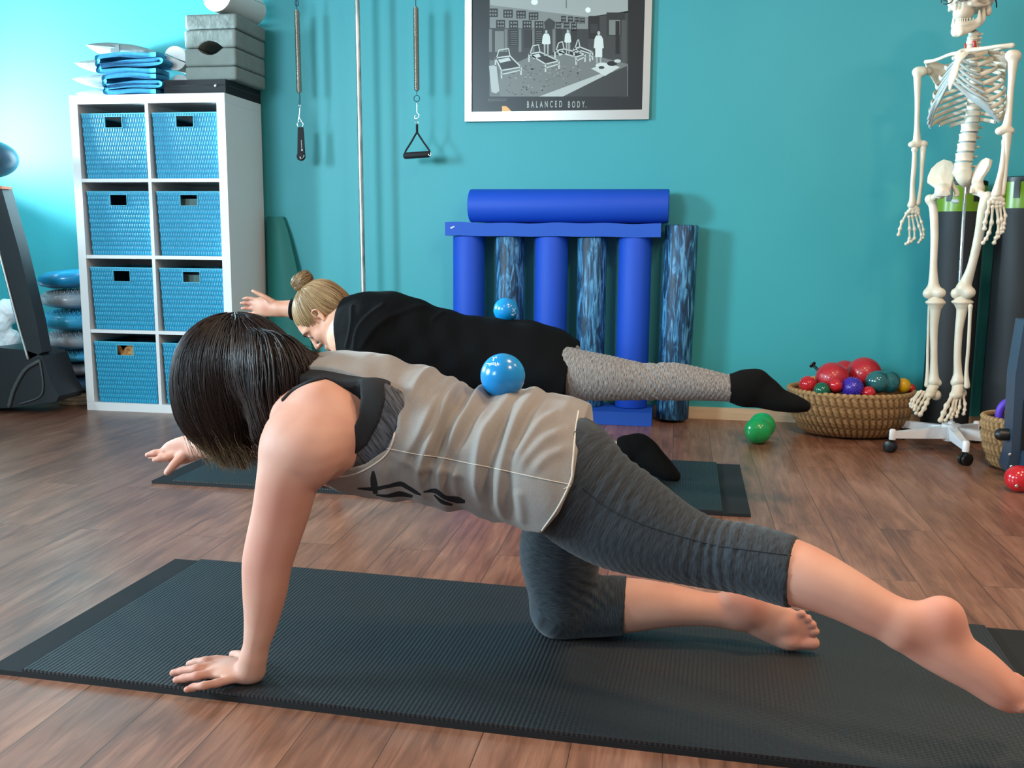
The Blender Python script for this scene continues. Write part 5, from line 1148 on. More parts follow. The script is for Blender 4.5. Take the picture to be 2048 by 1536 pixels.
# ---- sports bra: black yoke, heather side panel
U = Field((-.80, 1.50, .30), (-.30, 2.08, .70), .0031)
U.etube(tp, ta+.006, tb+.008, k=.02, n=7); U.ell(P(680, 925, 1.70), (.066, .061, .056), .04); U.ell(P(680, 925, 1.88), (.066, .061, .056), .04); U.etube(ap[:2], aa[:2]*.93, ab[:2]*.93, k=.02, n=5); U.etube([P(640, 800, 1.66), P(690, 850, 1.66), P(680, 900, 1.655)], .034, k=.02)
U.ell(P(745, 850, 1.668), (.07, .028, .085), .03)
ub = U.copy(); bh = hole3(U, bra_hole, [(560, 1.675), (690, 1.672), (720, 1.66)], 0); bmid = U.poly(bra_mid); armclip = U.poly(O2([(540, 850), (655, 872), (674, 882), (676, 912), (662, 930), (655, 975), (540, 975)], 1.60)); bh = np.minimum(bh, np.maximum(armclip, (U.lo[1]+U.h*np.arange(U.n[1]))[None, :, None]-1.68)).astype(np.float32); edge = U.poly(O2([(500, 650), (800, 680), (815, 800), (806, 930), (740, 955), (672, 958), (640, 955), (500, 955)], yn))
necklim = U.poly(O2([(400, 600), (598, 600), (600, 730), (585, 760), (590, 980), (400, 980)], 1.70))
panel = U.copy(); panel.F = np.maximum(np.maximum(np.maximum(ub.F+.0012, edge), -bh), -necklim).astype(np.float32)
v2, f2 = panel.mesh('p', 1); me = mesh_np('sports_bra', v2, f2); attr(me, 'fuv', np.stack([v2[:, 0]*.8+v2[:, 2]*.6, v2[:, 2]*.8-v2[:, 0]*.6, v2[:, 1]], 1)); bra = link('sports_bra', me, m_brah, woman1); setp(bra, 'heather grey side panel of the sports bra')
yoke = U.copy(); yoke.F = np.maximum(np.maximum(np.maximum(ub.F-.0016, np.maximum(edge, bmid)), -bh), -necklim).astype(np.float32)
v3, f3 = yoke.mesh('p', 1); 
if len(v3): yk = link('yoke', mesh_np('yoke', v3, f3), m_brab, bra); setp(yk, 'black yoke and binding of the sports bra')
bvb = BVHTree.FromPolygons([tuple(x) for x in F_v] if False else [tuple(x.co) for x in woman1.data.vertices], [tuple(p.vertices) for p in woman1.data.polygons])
st = onto_line([(716, 776), (700, 763), (672, 757), (640, 759), (612, 767), (585, 782), (566, 800)], bv_=bvb, lift=.002)
if len(st) > 3: tubes('strap', [(st, .0042)], m_brab, bra, k=8)
# ---- leggings
LG = LEG.copy(); LG.F = LG.F-.0042
LG.ell(P(1148, 915, 1.72), (.068, .072, .074), .05); LG.ell(P(1148, 910, 1.86), (.068, .072, .074), .05); LG.etube(tp[4:], ta[4:]*.93+.004, tb[4:]*.95+.004, k=.03, n=6)
cut1 = LG.poly(O2([(900, 700), (1300, 700), (1603, 1076), (1575, 1212), (1260, 1175), (1252, 1500), (900, 1500)], 1.60))
# near leg is cut at its cuff, the far one at its own: choose by depth
Yg = (LG.lo[1]+LG.h*np.arange(LG.n[1]))[None, :, None]
pn, pd = P(1589, 1144, 1.59), None
dn = (lp[7]-lp[6]); dn /= np.linalg.norm(dn); Xg = (LG.lo[0]+LG.h*np.arange(LG.n[0]))[:, None, None]; Zg = (LG.lo[2]+LG.h*np.arange(LG.n[2]))[None, None, :]
cn_ = P(1589, 1142, 1.590); dn2 = np.array([dn[0]+.10, dn[1], dn[2]+.18]); dn2 /= np.linalg.norm(dn2)
cutn = (Xg-cn_[0])*dn2[0]+(Yg-cn_[1])*dn2[1]+(Zg-cn_[2])*dn2[2]
cf_ = P(1252, 1210, 1.93); cutf = (Xg-cf_[0])
isfar = (Zg < .172+.0*Xg) & (Yg > 1.80)
cut = np.where(isfar, cutf, cutn); LG.F = np.maximum(LG.F, cut); LG.F = np.maximum(LG.F, (MT+.0002-Zg)); 
lw = LG.poly(O2([(900, 600), (1150, 600), (1148, 812), (1142, 860), (1134, 930), (1128, 970), (1080, 1035), (1010, 1035), (900, 1035)], yn)); LG.F = np.where(Yg < 1.80, np.maximum(LG.F, -lw), LG.F); wst = P(1010, 900, 1.79)[0]; LG.F = np.maximum(LG.F, wst-Xg).astype(np.float32)
v4, f4 = LG.mesh('l', 1); N4 = vnormals(v4, f4)
ua = fuv(v4, lp[:8], (0, 1, 0)); ub_ = fuv(v4, np.vstack([kp_, kc[None]]), (0, 1, 0)); uc = fuv(v4, sp_, (0, 1, 0))
dA, _ = seg_dist(v4, lp[:8]); dB, _ = seg_dist(v4, np.vstack([kp_, kc[None]])); dC, _ = seg_dist(v4, sp_)
w = np.stack([dA-.02, dB, dC], 1).argmin(1)[:, None]; uv_ = np.where(w == 0, ua, np.where(w == 1, ub_, uc))
# wrinkles across the back of the knee and the hip crease
wk = np.zeros(len(v4))
for (u, v_, y_), L, a, fr_, ax_ in (((1440, 1085, 1.60), .055, .0026, 330, lp), ((1228, 955, 1.66), .060, .0030, 240, lp)):
    c_ = P(u, v_, y_); d = np.linalg.norm(v4-c_, axis=1); wk += a*np.exp(-(d/L)**2)*np.sin(uv_[:, 0]*fr_+6*uv_[:, 1])
c_ = P(1165, 1180, 1.88); d = np.linalg.norm(v4-c_, axis=1); wk += .002*np.exp(-(d/.05)**2)*np.sin(v4[:, 0]*200+v4[:, 2]*260)
wk += .00022*np.sin(uv_[:, 0]*420+8*np.sin(uv_[:, 1]*30))
v4 = v4+N4*wk[:, None]; me = mesh_np('leggings', v4, f4); attr(me, 'fuv', uv_); leg1 = link('leggings', me, m_leg, woman1); setp(leg1, 'dark blue grey heather cropped leggings')
bvl = BVHTree.FromPolygons([tuple(x) for x in v4], [tuple(int(i) for i in q) for q in f4])
sl = onto_line([(1165, 975), (1215, 1015), (1290, 1050), (1370, 1075), (1440, 1092), (1520, 1103), (1590, 1112)], bv_=bvl, lift=.0003)
if len(sl) > 4: tubes('leg_seam', [(sl, .0011)], mat('dark_seam', '1b2228', .9), leg1, k=6)

# ---- long dark hair: a mass and many strands that run down over it
def hair_mat(name, dark, light, tipd, tipl, rough=.34):
    m = mat(name, dark, rough, 0); t = NT(m); at_ = t.n('ShaderNodeAttribute', attribute_name='tip'); at2 = t.n('ShaderNodeAttribute', attribute_name='rnd')
    t.col(t.mix(at_.outputs['Fac'], t.mix(at2.outputs['Fac'], dark, light), t.mix(at2.outputs['Fac'], tipd, tipl))); t.b.inputs['Specular IOR Level'].default_value = .32; return m
m_hair = hair_mat('dark_brown_hair', '100b0a', '2a1a15', '54402f', '947d5e', .46)
def strands(name, guides, m, parent, k=3, r0=.0011):
    VV = []; FF = []; TT_ = []; RR = []; o = 0
    for pts, tip0, rn in guides:
        n = len(pts); s_ = np.linspace(0, 1, n); v, f = tube_np(pts, r0*(1-.7*s_**3)*(.75+.5*rn), k); VV.append(v); FF.append(f+o); o += len(v)
        TT_.append(np.repeat(np.clip((s_-tip0)/(1-tip0+1e-6), 0, 1)**1.3, k)); RR.append(np.full(len(v), rn))
    me = mesh_np(name, np.vstack(VV), np.vstack(FF)); attr(me, 'tip', np.concatenate(TT_)); attr(me, 'rnd', np.concatenate(RR)); return link(name, me, m, parent)
def flow(f, X0, drive, off, steps, ds):
    """strands that creep over the surface of f; drive(X, n) gives the wanted direction"""
    Gr = np.stack(np.gradient(f.F, f.h), -1); X = X0.copy(); path = []
    for k in range(steps+1):
        for _ in range(2):
            g = sample(f, Gr, X); gn = np.linalg.norm(g, axis=1)[:, None]+1e-6; X = X-(sample(f, f.F, X)-off)[:, None]*g/gn**2*.9
        g = sample(f, Gr, X); n = g/(np.linalg.norm(g, axis=1)[:, None]+1e-6); path.append(X.copy())
        d = drive(X, n, k); d = d-n*(d*n).sum(1)[:, None]; X = X+ds*d/(np.linalg.norm(d, axis=1)[:, None]+.05)
    return np.stack(path, 1)
Hf = Field((-1.10, 1.60, .28), (-.60, 2.0, .78), .0045)
hc = P(470, 736, 1.80)
Hf.ell(hc, (.108, .098, .104), .0); Hf.etube([hc+[-.008, 0, -.02], P(446, 800, 1.79), P(446, 850, 1.79)], [.100, .094, .060], [.090, .080, .050], k=.04, n=5)
Hf.etube([P(500, 712, 1.79), P(552, 738, 1.78), P(600, 738, 1.76), P(630, 736, 1.75)], [.064, .042, .024, .014], [.09, .085, .07, .05], k=.03, n=5)
Hf.etube([P(545, 735, 1.715), P(552, 790, 1.705), P(526, 868, 1.715)], [.062, .050, .016], [.045, .040, .02], k=.05, n=5)
v, fc = Hf.mesh('h', 3)
me = mesh_np('hair', v, fc); attr(me, 'tip', np.zeros(len(v))); attr(me, 'rnd', np.full(len(v), .0)); hair1 = link('hair', me, hair_mat('hair_mass', '120d0b', '1d1411', '120d0b', '1d1411', .7), woman1); setp(hair1, 'long dark brown hair hanging loose over the face')
R_ = np.random.default_rng(3); NS = 5200
d = R_.standard_normal((NS, 3)); d[:, 2] = np.abs(d[:, 2])*.9+.12*R_.random(NS); d[: NS//2, 1] = -np.abs(d[: NS//2, 1]); d /= np.linalg.norm(d, axis=1)[:, None]
X0 = hc+np.array([-.005, 0, 0])+d*np.array([.125, .11, .115]); crown = P(470, 622, 1.80)
ph = R_.random(NS)*6.28; offs = .0012+.0055*R_.random(NS)
up_v = v[v[:, 2] > P(470, 770, 1.8)[2]]; nb = 2300; X0[:nb] = up_v[R_.choice(len(up_v), nb)]
def drv(X, n, k):
    r = X-crown; r[:, 2] = 0; r /= np.linalg.norm(r, axis=1)[:, None]+1e-6
    w = .10*np.stack([np.sin(ph+k*.22), np.cos(ph*1.7+k*.2), 0*ph], 1); side = np.zeros_like(X); side[:, 0] = np.where(X[:, 0] < hc[0]+.03, .22*np.clip((hc[2]-X[:, 2])/.1, 0, 1), .06)
    return np.array([0, 0, -1.])+.75*r*np.clip((X[:, 2:3]-hc[2])/.1, 0, 1)+w+side
PT = flow(Hf, X0, drv, offs, 26, .0115)
G_ = []
for i in range(NS):
    p = PT[i]; zz = p[:, 2]; j = 4
    if np.linalg.norm(np.diff(p, axis=0), axis=1).max() > .022 or np.abs(p-hc).max() > .24: continue
    while j < len(p)-1 and zz[j+1] < zz[j]-.0035: j += 1
    p = p[:j+1]; e = p[-1]; left = e[0] < P(515, 800, 1.72)[0]
    zt = (P(400, 882+55*R_.random()**1.5, 1.79)[2] if left else P(520, 875+40*R_.random(), 1.72)[2])
    if R_.random() < .25: zt += .03*R_.random()
    dz = e[2]-zt
    if dz > .006:
        t_ = p[-1]-p[-2]; m = max(3, int(dz/.02)); q = np.linspace(0, 1, m+1)[1:, None]; w_ = .006*R_.standard_normal(2)
        bend = np.array([(.018 if left else -.004), 0, 0])
        tail = e+np.hstack([t_[0]*q*2.0*(1-q)+w_[0]*np.sin(q*3)+bend[0]*q, t_[1]*q*2.0*(1-q)+w_[1]*np.sin(q*2.6)+(1.79-e[1])*.25*q, -dz*q]); p = np.vstack([p, tail])
    zl = p[:, 2]; L = len(p); G_.append((p, .70 if left else .97, R_.random()))
for i in range(260):          # the lock that lies over the neck and strap
    a = P(560+30*R_.random(), 690+30*R_.random(), 1.72+.06*R_.random()); tgt = P(612+30*R_.random(), 703+24*R_.random(), 1.74+.04*R_.random())
    G_.append((catmull(np.array([a+[-.03, 0, .02], a, (a+tgt)/2+[0, -.004, -.006+.006*R_.standard_normal()], tgt+.003*R_.standard_normal(3)]), 5), .97, R_.random()))
for i in range(0):
    a = P(380+150*R_.random(), 640+30*R_.random(), 1.74); b = P(365+190*R_.random(), 830+70*R_.random(), 1.69); G_.append((catmull(np.array([a, (a+b)/2+[.02*R_.standard_normal(), -.03, .015], b]), 8), .8, R_.random()))
strands('strands', G_, m_hair, hair1, k=3, r0=.00105)
# ================================================================== woman at the back
F = Field((-1.78, 2.86, -.01), (.52, 3.62, .80), .0042)
YC = 3.19
tp, ta, tb = secs([((700, 608), (702, 700), YC, .060), ((735, 596), (720, 735), YC, .150), ((790, 592), (770, 745), YC, .160), ((860, 614), (840, 755), YC, .140), ((940, 636), (925, 765), YC, .125), ((1020, 645), (1010, 790), YC, .140), ((1085, 655), (1080, 800), YC-.01, .150), ((1125, 690), (1120, 800), YC-.01, .135)])
F.etube(tp, ta, tb, k=.02, n=7)
HC2 = P(650, 631, YC); HF2 = np.array([-.47, -.10, -.87]); HU2 = np.array([-.88, .02, .47])
F.etube([P(735, 655, YC), P(705, 645, YC), P(672, 640, YC)], [.060, .050, .050], k=.03, n=5)
TH, RH = head_field(F, HC2, HF2, HU2, .98)
# near arm to the floor
na = secs([((700, 640), (775, 700), 3.06, .055), ((700, 720), (765, 725), 3.03, .048), ((690, 780), (742, 785), 3.01, .040), ((678, 830), (722, 835), 3.0, .036), ((664, 880), (706, 885), 2.995, .033), ((655, 920), (686, 925), 2.99, .027), ((653, 945), (680, 950), 2.985, .024)]); F.etube(*na, k=.03, n=6); ARM = [na]
def G2(u, v_, z): return FP(u, v_, MT+z)
pal = [(G2(668, 958, .020), .022, .018, (0, 0, 1)), (G2(655, 957, .018), .034, .014, (0, 0, 1)), (G2(645, 956, .014), .032, .011, (0, 0, 1))]
hand(F, None, [[G2(648, 950, .015), G2(632, 949, .016), G2(622, 950, .010), G2(614, 951, .008)], [G2(646, 954, .016), G2(628, 954, .017), G2(617, 955, .011), G2(607, 956, .008)], [G2(646, 959, .016), G2(628, 960, .017), G2(617, 961, .011), G2(608, 962, .008)], [G2(650, 964, .015), G2(634, 966, .016), G2(625, 967, .010), G2(617, 968, .008)]], [G2(662, 950, .016), G2(655, 944, .013), G2(648, 941, .009)], pal, r=.0085)
# far arm raised forward
fa = secs([((745, 620), (735, 690), 3.32, .055), ((690, 615), (685, 670), 3.36, .045), ((640, 605), (636, 652), 3.39, .038), ((600, 600), (597, 640), 3.40, .032), ((572, 601), (570, 634), 3.40, .026), ((560, 602), (558, 634), 3.40, .022)]); F.etube(*fa, k=.03, n=6)
yh = 3.40
pal = [(P(556, 617, yh), .025, .020, (0, 1, 0)), (P(540, 616, yh), .033, .017, (0, 1, 0)), (P(524, 613, yh), .035, .013, (0, 1, 0)), (P(518, 612, yh), .032, .010, (0, 1, 0))]
hand(F, None, [[P(517, 600, yh), P(503, 597, yh), P(494, 596.5, yh-.003), P(487, 597.5, yh-.006)], [P(516, 608, yh), P(500, 606.5, yh), P(490, 606, yh-.004), P(482, 606.5, yh-.008)], [P(516, 616.5, yh), P(501, 616.5, yh), P(491, 616, yh-.004), P(484, 616.5, yh-.008)], [P(519, 625, yh), P(506, 627, yh), P(499, 627, yh-.004), P(493, 627.5, yh-.006)]],
     [P(545, 603, yh-.01), P(528, 593, yh-.02), P(516, 587, yh-.024), P(506, 582, yh-.026)], pal, r=.0070)
# legs
lg2 = secs([((1118, 690), (1110, 795), 3.08, .080), ((1150, 700), (1138, 797), 3.06, .078), ((1220, 714), (1212, 798), 3.05, .066), ((1290, 729), (1285, 797), 3.05, .055), ((1345, 728), (1342, 798), 3.05, .052), ((1400, 738), (1394, 798), 3.05, .050), ((1460, 752), (1452, 800), 3.05, .040), ((1490, 752), (1484, 806), 3.05, .034)])
F.etube(*lg2, k=.03, n=6)
ft2 = secs([((1500, 742), (1490, 808), 3.05, .032), ((1530, 752), (1515, 813), 3.05, .032), ((1562, 778), (1548, 819), 3.05, .036), ((1592, 792), (1582, 822), 3.05, .037), ((1612, 803), (1606, 821), 3.05, .028)]); F.etube(*ft2, k=.015, n=6); F.ell(P(1514, 760, 3.05), (.030, .028, .030), .015)
kg2 = secs([((1070, 760), (1135, 780), 3.30, .072), ((1068, 840), (1135, 840), 3.31, .064), ((1075, 900), (1132, 895), 3.32, .052)]); F.etube(*kg2, k=.03, n=6); F.ell(P(1100, 915, 3.32), (.048, .048, .046), .03)
sg2 = secs([((1105, 885), (1105, 935), 3.32, .046), ((1160, 880), (1158, 932), 3.32, .045), ((1225, 884), (1222, 926), 3.32, .036), ((1250, 884), (1246, 926), 3.32, .032)]); F.etube(*sg2, k=.025, n=6)
ft3 = secs([((1262, 872), (1255, 930), 3.31, .032), ((1285, 872), (1275, 935), 3.31, .032), ((1315, 900), (1300, 946), 3.30, .036), ((1340, 926), (1325, 956), 3.30, .038), ((1355, 944), (1345, 959), 3.30, .030)]); F.etube(*ft3, k=.015, n=6); F.ell(P(1278, 890, 3.31), (.030, .028, .032), .015)
ZZ = (F.lo[2]+F.h*np.arange(F.n[2]))[None, None, :]; F.F = np.maximum(F.F, MT+.0006-ZZ).astype(np.float32)
v, fc = F.mesh('b', 1); me = mesh_np('person', v, fc); pk = np.zeros(len(v))
for c_, r in ((TH(.098, 0, -.066), .014), (TH(.112, 0, -.030), .016), (TH(.062, -.04, -.03), .025), (TH(0, -.08, 0), .02), (P(495, 610, 3.39), .03), (P(530, 615, 3.38), .02)): pk = np.maximum(pk, .5*np.exp(-(np.linalg.norm(v-c_, axis=1)/r)**2))
attr(me, 'pink', pk); woman2 = link('person', me, m_skin2); setp(woman2, 'person in black shirt, grey leggings and black socks kneeling on the back mat, blonde bun', 'person')
for q in (-1, 1):
    e = TH(.0835, q*.031, .0035); me = sphere_np(e, .0085, 20, 12); link('eyeball', me, m_eye, woman2); me = sphere_np(e+(TH(1, 0, 0)-TH(0, 0, 0))*.0062-(TH(0, 0, 1)-TH(0, 0, 0))*.001, .0036, 14, 8); link('iris', me, m_iris, woman2)
    lash = [TH(.090, q*.016, .003), TH(.0945, q*.028, .0055), TH(.092, q*.040, .003), TH(.085, q*.049, -.001)]
    tubes('lashes', [(catmull(np.array(lash), 4), .0011)], m_cap, woman2, k=5)
    bw = [TH(.098, q*.014, .019), TH(.0975, q*.028, .0245), TH(.089, q*.043, .022), TH(.078, q*.054, .014)]
    tubes('eyebrow', [(catmull(np.array(bw), 4), [.0018]*4*0 + [.0018]*13)], mat('eyebrow_brown', '5d4030', .8), woman2, k=6)
def cloth(name, prims, cut, off, m, parent, lab, lo, hi, h=.0036, wr=None, fl=None, relax=1):
    f = Field(lo, hi, h)
    for p in prims: f.etube(p[0], p[1]+off, p[2]+off, k=p[3] if len(p) > 3 else .03, n=7)
    if fl: fl(f)
    X = f.sub(f.lo, f.lo+(f.n-1)*f.h)[1]; f.F = f.F[:X.shape[0], :X.shape[1], :X.shape[2]]; f.n = np.array(f.F.shape); f.F = np.maximum(f.F, cut(X)).astype(np.float32)
    v, fc = f.mesh(name, relax)
    if wr is not None: v = v+vnormals(v, fc)*wr(v)[:, None]
    return v, fc
# black shirt with both sleeves
sT = secs([((697, 604), (699, 704), YC, .066), ((735, 592), (715, 745), YC, .158), ((785, 587), (765, 760), YC, .168), ((850, 610), (835, 765), YC, .150), ((925, 632), (915, 780), YC, .140), ((1010, 640), (1000, 795), YC, .155), ((1060, 646), (1052, 800), YC-.01, .170), ((1100, 660), (1090, 802), YC-.02, .185), ((1145, 686), (1132, 808), YC-.03, .192), ((1180, 696), (1170, 812), YC-.03, .192)])
cA = P(1136, 745, 3.00)[0]; cN = P(699, 650, YC); cC = P(583, 620, 3.40); wlo = P(660, 925, 2.99)
def cutS(X):
    d = X[..., 0]-(cA-.13*(P(1140, 745, 3.04)[2]-X[..., 2]))
    armfar = (X[..., 1] > 3.26) & (X[..., 0] < P(700, 650, 3.3)[0]); dn_ = cN[0]-.004-X[..., 0]-(.10)*(X[..., 2]-cN[2]); dn_ = np.where(armfar, cC[0]-X[..., 0], dn_)
    low = (X[..., 2] < P(700, 720, 3.05)[2]) & (X[..., 1] < 3.12); dn_ = np.where(low, wlo[2]-X[..., 2], dn_); return np.maximum(d, dn_)
def wrS(v):
    w = .0022*np.sin(v[:, 0]*70+v[:, 2]*30)*np.exp(-((v[:, 0]+.75)/.25)**2)+.0016*np.sin(v[:, 0]*45-v[:, 2]*50+v[:, 1]*20)
    for pts, ww, a in (([(735, 690), (760, 650), (800, 625), (850, 612)], .010, .005), ([(720, 700), (722, 660), (740, 630), (760, 612)], .008, .004), ([(700, 615), (708, 640), (706, 670), (702, 690)], .006, .004), ([(860, 640), (880, 620), (890, 610)], .008, .004)):
        c2 = catmull(np.array([[p[0], p[2]] for p in (P(u, v_, 3.05) for u, v_ in pts)]), 5); d, _ = seg_dist(v[:, [0, 2]], c2); w += a*np.exp(-(d/ww)**2)*(v[:, 1] < 3.15)
    return w
v, fc = cloth('s', [sT, na+(.03,), fa+(.03,)], cutS, .006, None, None, None, (-1.50, 2.90, .05), (-.28, 3.50, .66), wr=wrS)
sh2 = link('black_shirt', mesh_np('black_shirt', v, fc), m_blkshirt, woman2); setp(sh2, 'long sleeved loose black shirt')
# grey leggings
def fl(f): f.ell(P(1100, 915, 3.32), (.053, .053, .051), .03)
cE = P(1465, 777, 3.05)[0]; cK = P(1240, 905, 3.32)[0]; cW = P(1068, 740, 3.05)[0]
def cutL(X):
    far = (X[..., 2] < .27) & (X[..., 1] > 3.18); d = np.where(far, X[..., 0]-cK, X[..., 0]-cE+.12*(X[..., 2]-.34)); return np.maximum(np.maximum(d, np.where(X[..., 2] > .33, cW-X[..., 0], -1)), MT-X[..., 2])
def wrL(v): return .0018*np.exp(-((v[:, 0]-P(1310, 760, 3.05)[0])/.06)**2)*np.sin(v[:, 0]*150+v[:, 2]*170)+.0006*np.sin(v[:, 0]*420+5*np.sin(v[:, 2]*60))
ltop = (tp[5:], ta[5:]*1.0, tb[5:]*1.0, .03)
v, fc = cloth('l', [lg2+(.03,), kg2, sg2+(.03,), ltop], cutL, .0045, None, None, None, (-.62, 2.90, .0), (.30, 3.45, .56), wr=wrL, fl=fl)
u1, u2_, u3 = fuv(v, lg2[0]), fuv(v, kg2[0]), fuv(v, sg2[0]); dd = np.stack([seg_dist(v, q[0])[0] for q in (lg2, kg2, sg2)], 1).argmin(1)[:, None]
me = mesh_np('leggings', v, fc); attr(me, 'fuv', np.where(dd == 0, u1, np.where(dd == 1, u2_, u3))); l2 = link('leggings', me, m_leg2, woman2); setp(l2, 'light grey heather leggings')
# socks
for nm, prm, extra, c0, lo, hi in (('near', [lg2, ft2], (P(1514, 760, 3.05), (.034, .032, .034)), P(1459, 777, 3.05)[0], (.15, 2.95, .22), (.50, 3.15, .45)), ('far', [sg2, ft3], (P(1278, 890, 3.31), (.034, .032, .036)), P(1234, 905, 3.32)[0], (-.22, 3.2, .0), (.10, 3.42, .20))):
    v, fc = cloth('k', prm, lambda X, c0=c0: np.maximum(c0-X[..., 0], MT+.0003-X[..., 2]), .0036, None, None, None, lo, hi, h=.003, fl=lambda f, e=extra: f.ell(e[0], e[1], .015))
    link('sock', mesh_np('sock', v, fc), m_sock, woman2)
# blonde hair drawn up into a bun
m_hair2 = hair_mat('blonde_hair', '6e5236', 'b08f66', '6e5236', 'b08f66', .36)
Hb = Field(HC2-.17, HC2+.17, .0036); fwv, sdv, upv = RH[:, 0], RH[:, 1], RH[:, 2]
Hb.ell(TH(-.014, 0, .032), .98*np.array([.101, .081, .089]), .0, RH); Hb.ell(TH(-.055, 0, -.012), .98*np.array([.052, .066, .060]), .02, RH)
Xh = Hb.sub(Hb.lo, Hb.lo+(Hb.n-1)*Hb.h)[1]-TH(0, 0, 0).astype(np.float32); a_ = Xh@fwv/.98; b_ = np.abs(Xh@sdv)/.98; c_ = Xh@upv/.98
line = a_-(.066+.45*np.clip(c_-.03, -.1, .06)-.25*np.clip(b_-.03, 0, .1)); line = np.maximum(line, np.where(c_ < .022, a_+.006-(c_-.022)*.25, -1))     # hairline: temple, then behind the ear
low = -(c_+.070+.3*(a_+.05)); Hm = Hb.copy(); Hb.F = np.maximum(np.maximum(Hb.F, line*.8), low*.8).astype(np.float32)
v, fc = Hb.mesh('h', 1); me = mesh_np('hair', v, fc); attr(me, 'tip', np.zeros(len(v))); attr(me, 'rnd', .25+.3*np.sin(v[:, 0]*200)*0); hair2 = link('hair', me, m_hair2, woman2); setp(hair2, 'blonde hair pulled up into a bun')
BUN = P(603, 566, YC); bd_ = V3(BUN-HC2).normalized()
R_ = np.random.default_rng(5); sel = v[(np.einsum('ij,j->i', v-TH(-.014, 0, .032), BUN-HC2) > -1)]
N = vnormals(v, fc); ids = R_.choice(len(v), 2600); out = v[ids]+N[ids]*.003; Bb = P(611, 582, YC)
PT = flow(Hm, out, lambda X, n, k: Bb-X, .0010+.0022*R_.random(len(out)), 16, .0085)
G_ = []
for p in PT:
    if np.linalg.norm(np.diff(p, axis=0), axis=1).max() > .017 or np.abs(p-HC2).max() > .15: continue
    dist = np.linalg.norm(p-Bb, axis=1); j = int(dist.argmin()); 
    if j >= 3: G_.append((p[:j+1], .99, R_.random()))
    else: pass
# bun: coiled locks
bax = np.array(bd_); e1 = np.cross(bax, [0, 1, 0]); e1 /= np.linalg.norm(e1); e2 = np.cross(bax, e1)
bm_f = Field(BUN-.07, BUN+.07, .003); bm_f.ell(BUN, (.030, .030, .027), .0); bm_f.ell(BUN+[.012, 0, .012], .022, .01); v, fc = bm_f.mesh('b', 1); me = mesh_np('bun', v, fc); attr(me, 'tip', np.zeros(len(v))); attr(me, 'rnd', np.full(len(v), .3)); link('bun', me, m_hair2, hair2)
for i in range(460):
    tl = R_.standard_normal(3)*.25; ax = bax+tl; ax /= np.linalg.norm(ax); q1 = np.cross(ax, [0, 1, .2]); q1 /= np.linalg.norm(q1); q2 = np.cross(ax, q1); a0 = R_.random()*6.28; h0 = (R_.random()-.5)*.040
    rr = math.sqrt(max(.0001, .030**2-(h0*.9)**2))+.003*R_.random(); th = np.linspace(a0, a0+1.8+1.5*R_.random(), 12); cc = BUN+ax*h0+(np.array([.010, 0, .010]) if R_.random() < .35 else 0)
    G_.append((cc+rr*(np.cos(th)[:, None]*q1+np.sin(th)[:, None]*q2)+ax*(th-a0)[:, None]*.003, .99, R_.random()))
for i in range(20):           # wisps at the nape
    if i < 20: a = TH(-.075, -.03+.06*R_.random(), -.03-.02*R_.random()); b = a+np.array([.018+.02*R_.random(), -.01, .012*R_.standard_normal()-.004]); G_.append((catmull(np.array([a, (a+b)/2+[0, 0, .012], b]), 5), .99, R_.random()))
    else: a = BUN+.02*R_.standard_normal(3); b = a+np.array([-.006+.01*R_.standard_normal(), 0, .035+.01*R_.random()]); G_.append((catmull(np.array([a, (a+b)/2+[-.01, 0, 0], b]), 5), .99, R_.random()))
strands('strands', G_, m_hair2, hair2, k=3, r0=.0010)
tubes('earring', [([TH(.006, -.079, -.029), TH(.006, -.081, -.031)], .0020)], m_chrome, woman2, k=8)
# ================================================================== anatomical skeleton on a wheeled stand
m_bone = mat('bone_plastic', 'd9d0bf', .42, 0, Subsurface_Weight=.05, Subsurface_Scale=.01); t = NT(m_bone); t.col(t.mix(t.noise(t.co(), 16, 3), 'd6cfbf', 'c4b69c')); t.bump(t.noise(t.co(), 60, 3), .15, .002)
m_cart = mat('cartilage', 'b9c4c2', .3, 0, Transmission_Weight=.35, IOR=1.3); m_disc = mat('spinal_disc', '8f9a98', .5); m_artery = mat('artery_red', 'a5332a', .4); m_teeth = mat('teeth', 'e6dfca', .3); m_dark = mat('nerve_ochre', 'a8742f', .5)
YS = 4.05; HUBX, HUBY = 1.10, 4.06
def K(u, v, d=0.): return P(u, v, YS+d)
def kp(px): return PX(px, YS)
SK = empty('anatomical_skeleton', (HUBX, HUBY, 0), 'life size model skeleton wearing glasses, on a white wheeled stand', 'skeleton')
def bone(name, chains, parent=None, m=m_bone, h=.0028, k=.008, ell=(), cut=(), relax=1, n=6):
    parent = SK if parent is None else parent; pts = []; 
    CH_ = [(np.array([K(*p) for p in c[0]]), np.array([kp(x) for x in np.broadcast_to(c[1], (len(c[0]),))]), c[2] if len(c) > 2 else None) for c in chains]
    EL = [(K(*e[0]), np.array([kp(x) for x in np.broadcast_to(e[1], (3,))])) for e in ell]
    lo = np.min([c[0].min(0)-c[1].max()*1.6 for c in CH_]+[e[0]-e[1] for e in EL], 0)-.012; hi = np.max([c[0].max(0)+c[1].max()*1.6 for c in CH_]+[e[0]+e[1] for e in EL], 0)+.012
    f = Field(lo, hi, h)
    for p, r, rb in CH_: f.etube(p, r, rb=None if rb is None else np.array([kp(x) for x in np.broadcast_to(rb, (len(p),))]), k=k, n=n)
    for c, r in EL: f.ell(c, r, k)
    for c in cut: f.ell(K(*c[0]), np.array([kp(x) for x in np.broadcast_to(c[1], (3,))]), .003, op='cut')
    v, fc = f.mesh(name, relax); return link(name, mesh_np(name, v, fc), m, parent)
Lx = np.array([.78, -.62, 0]); Fx = np.array([-.62, -.78, 0])
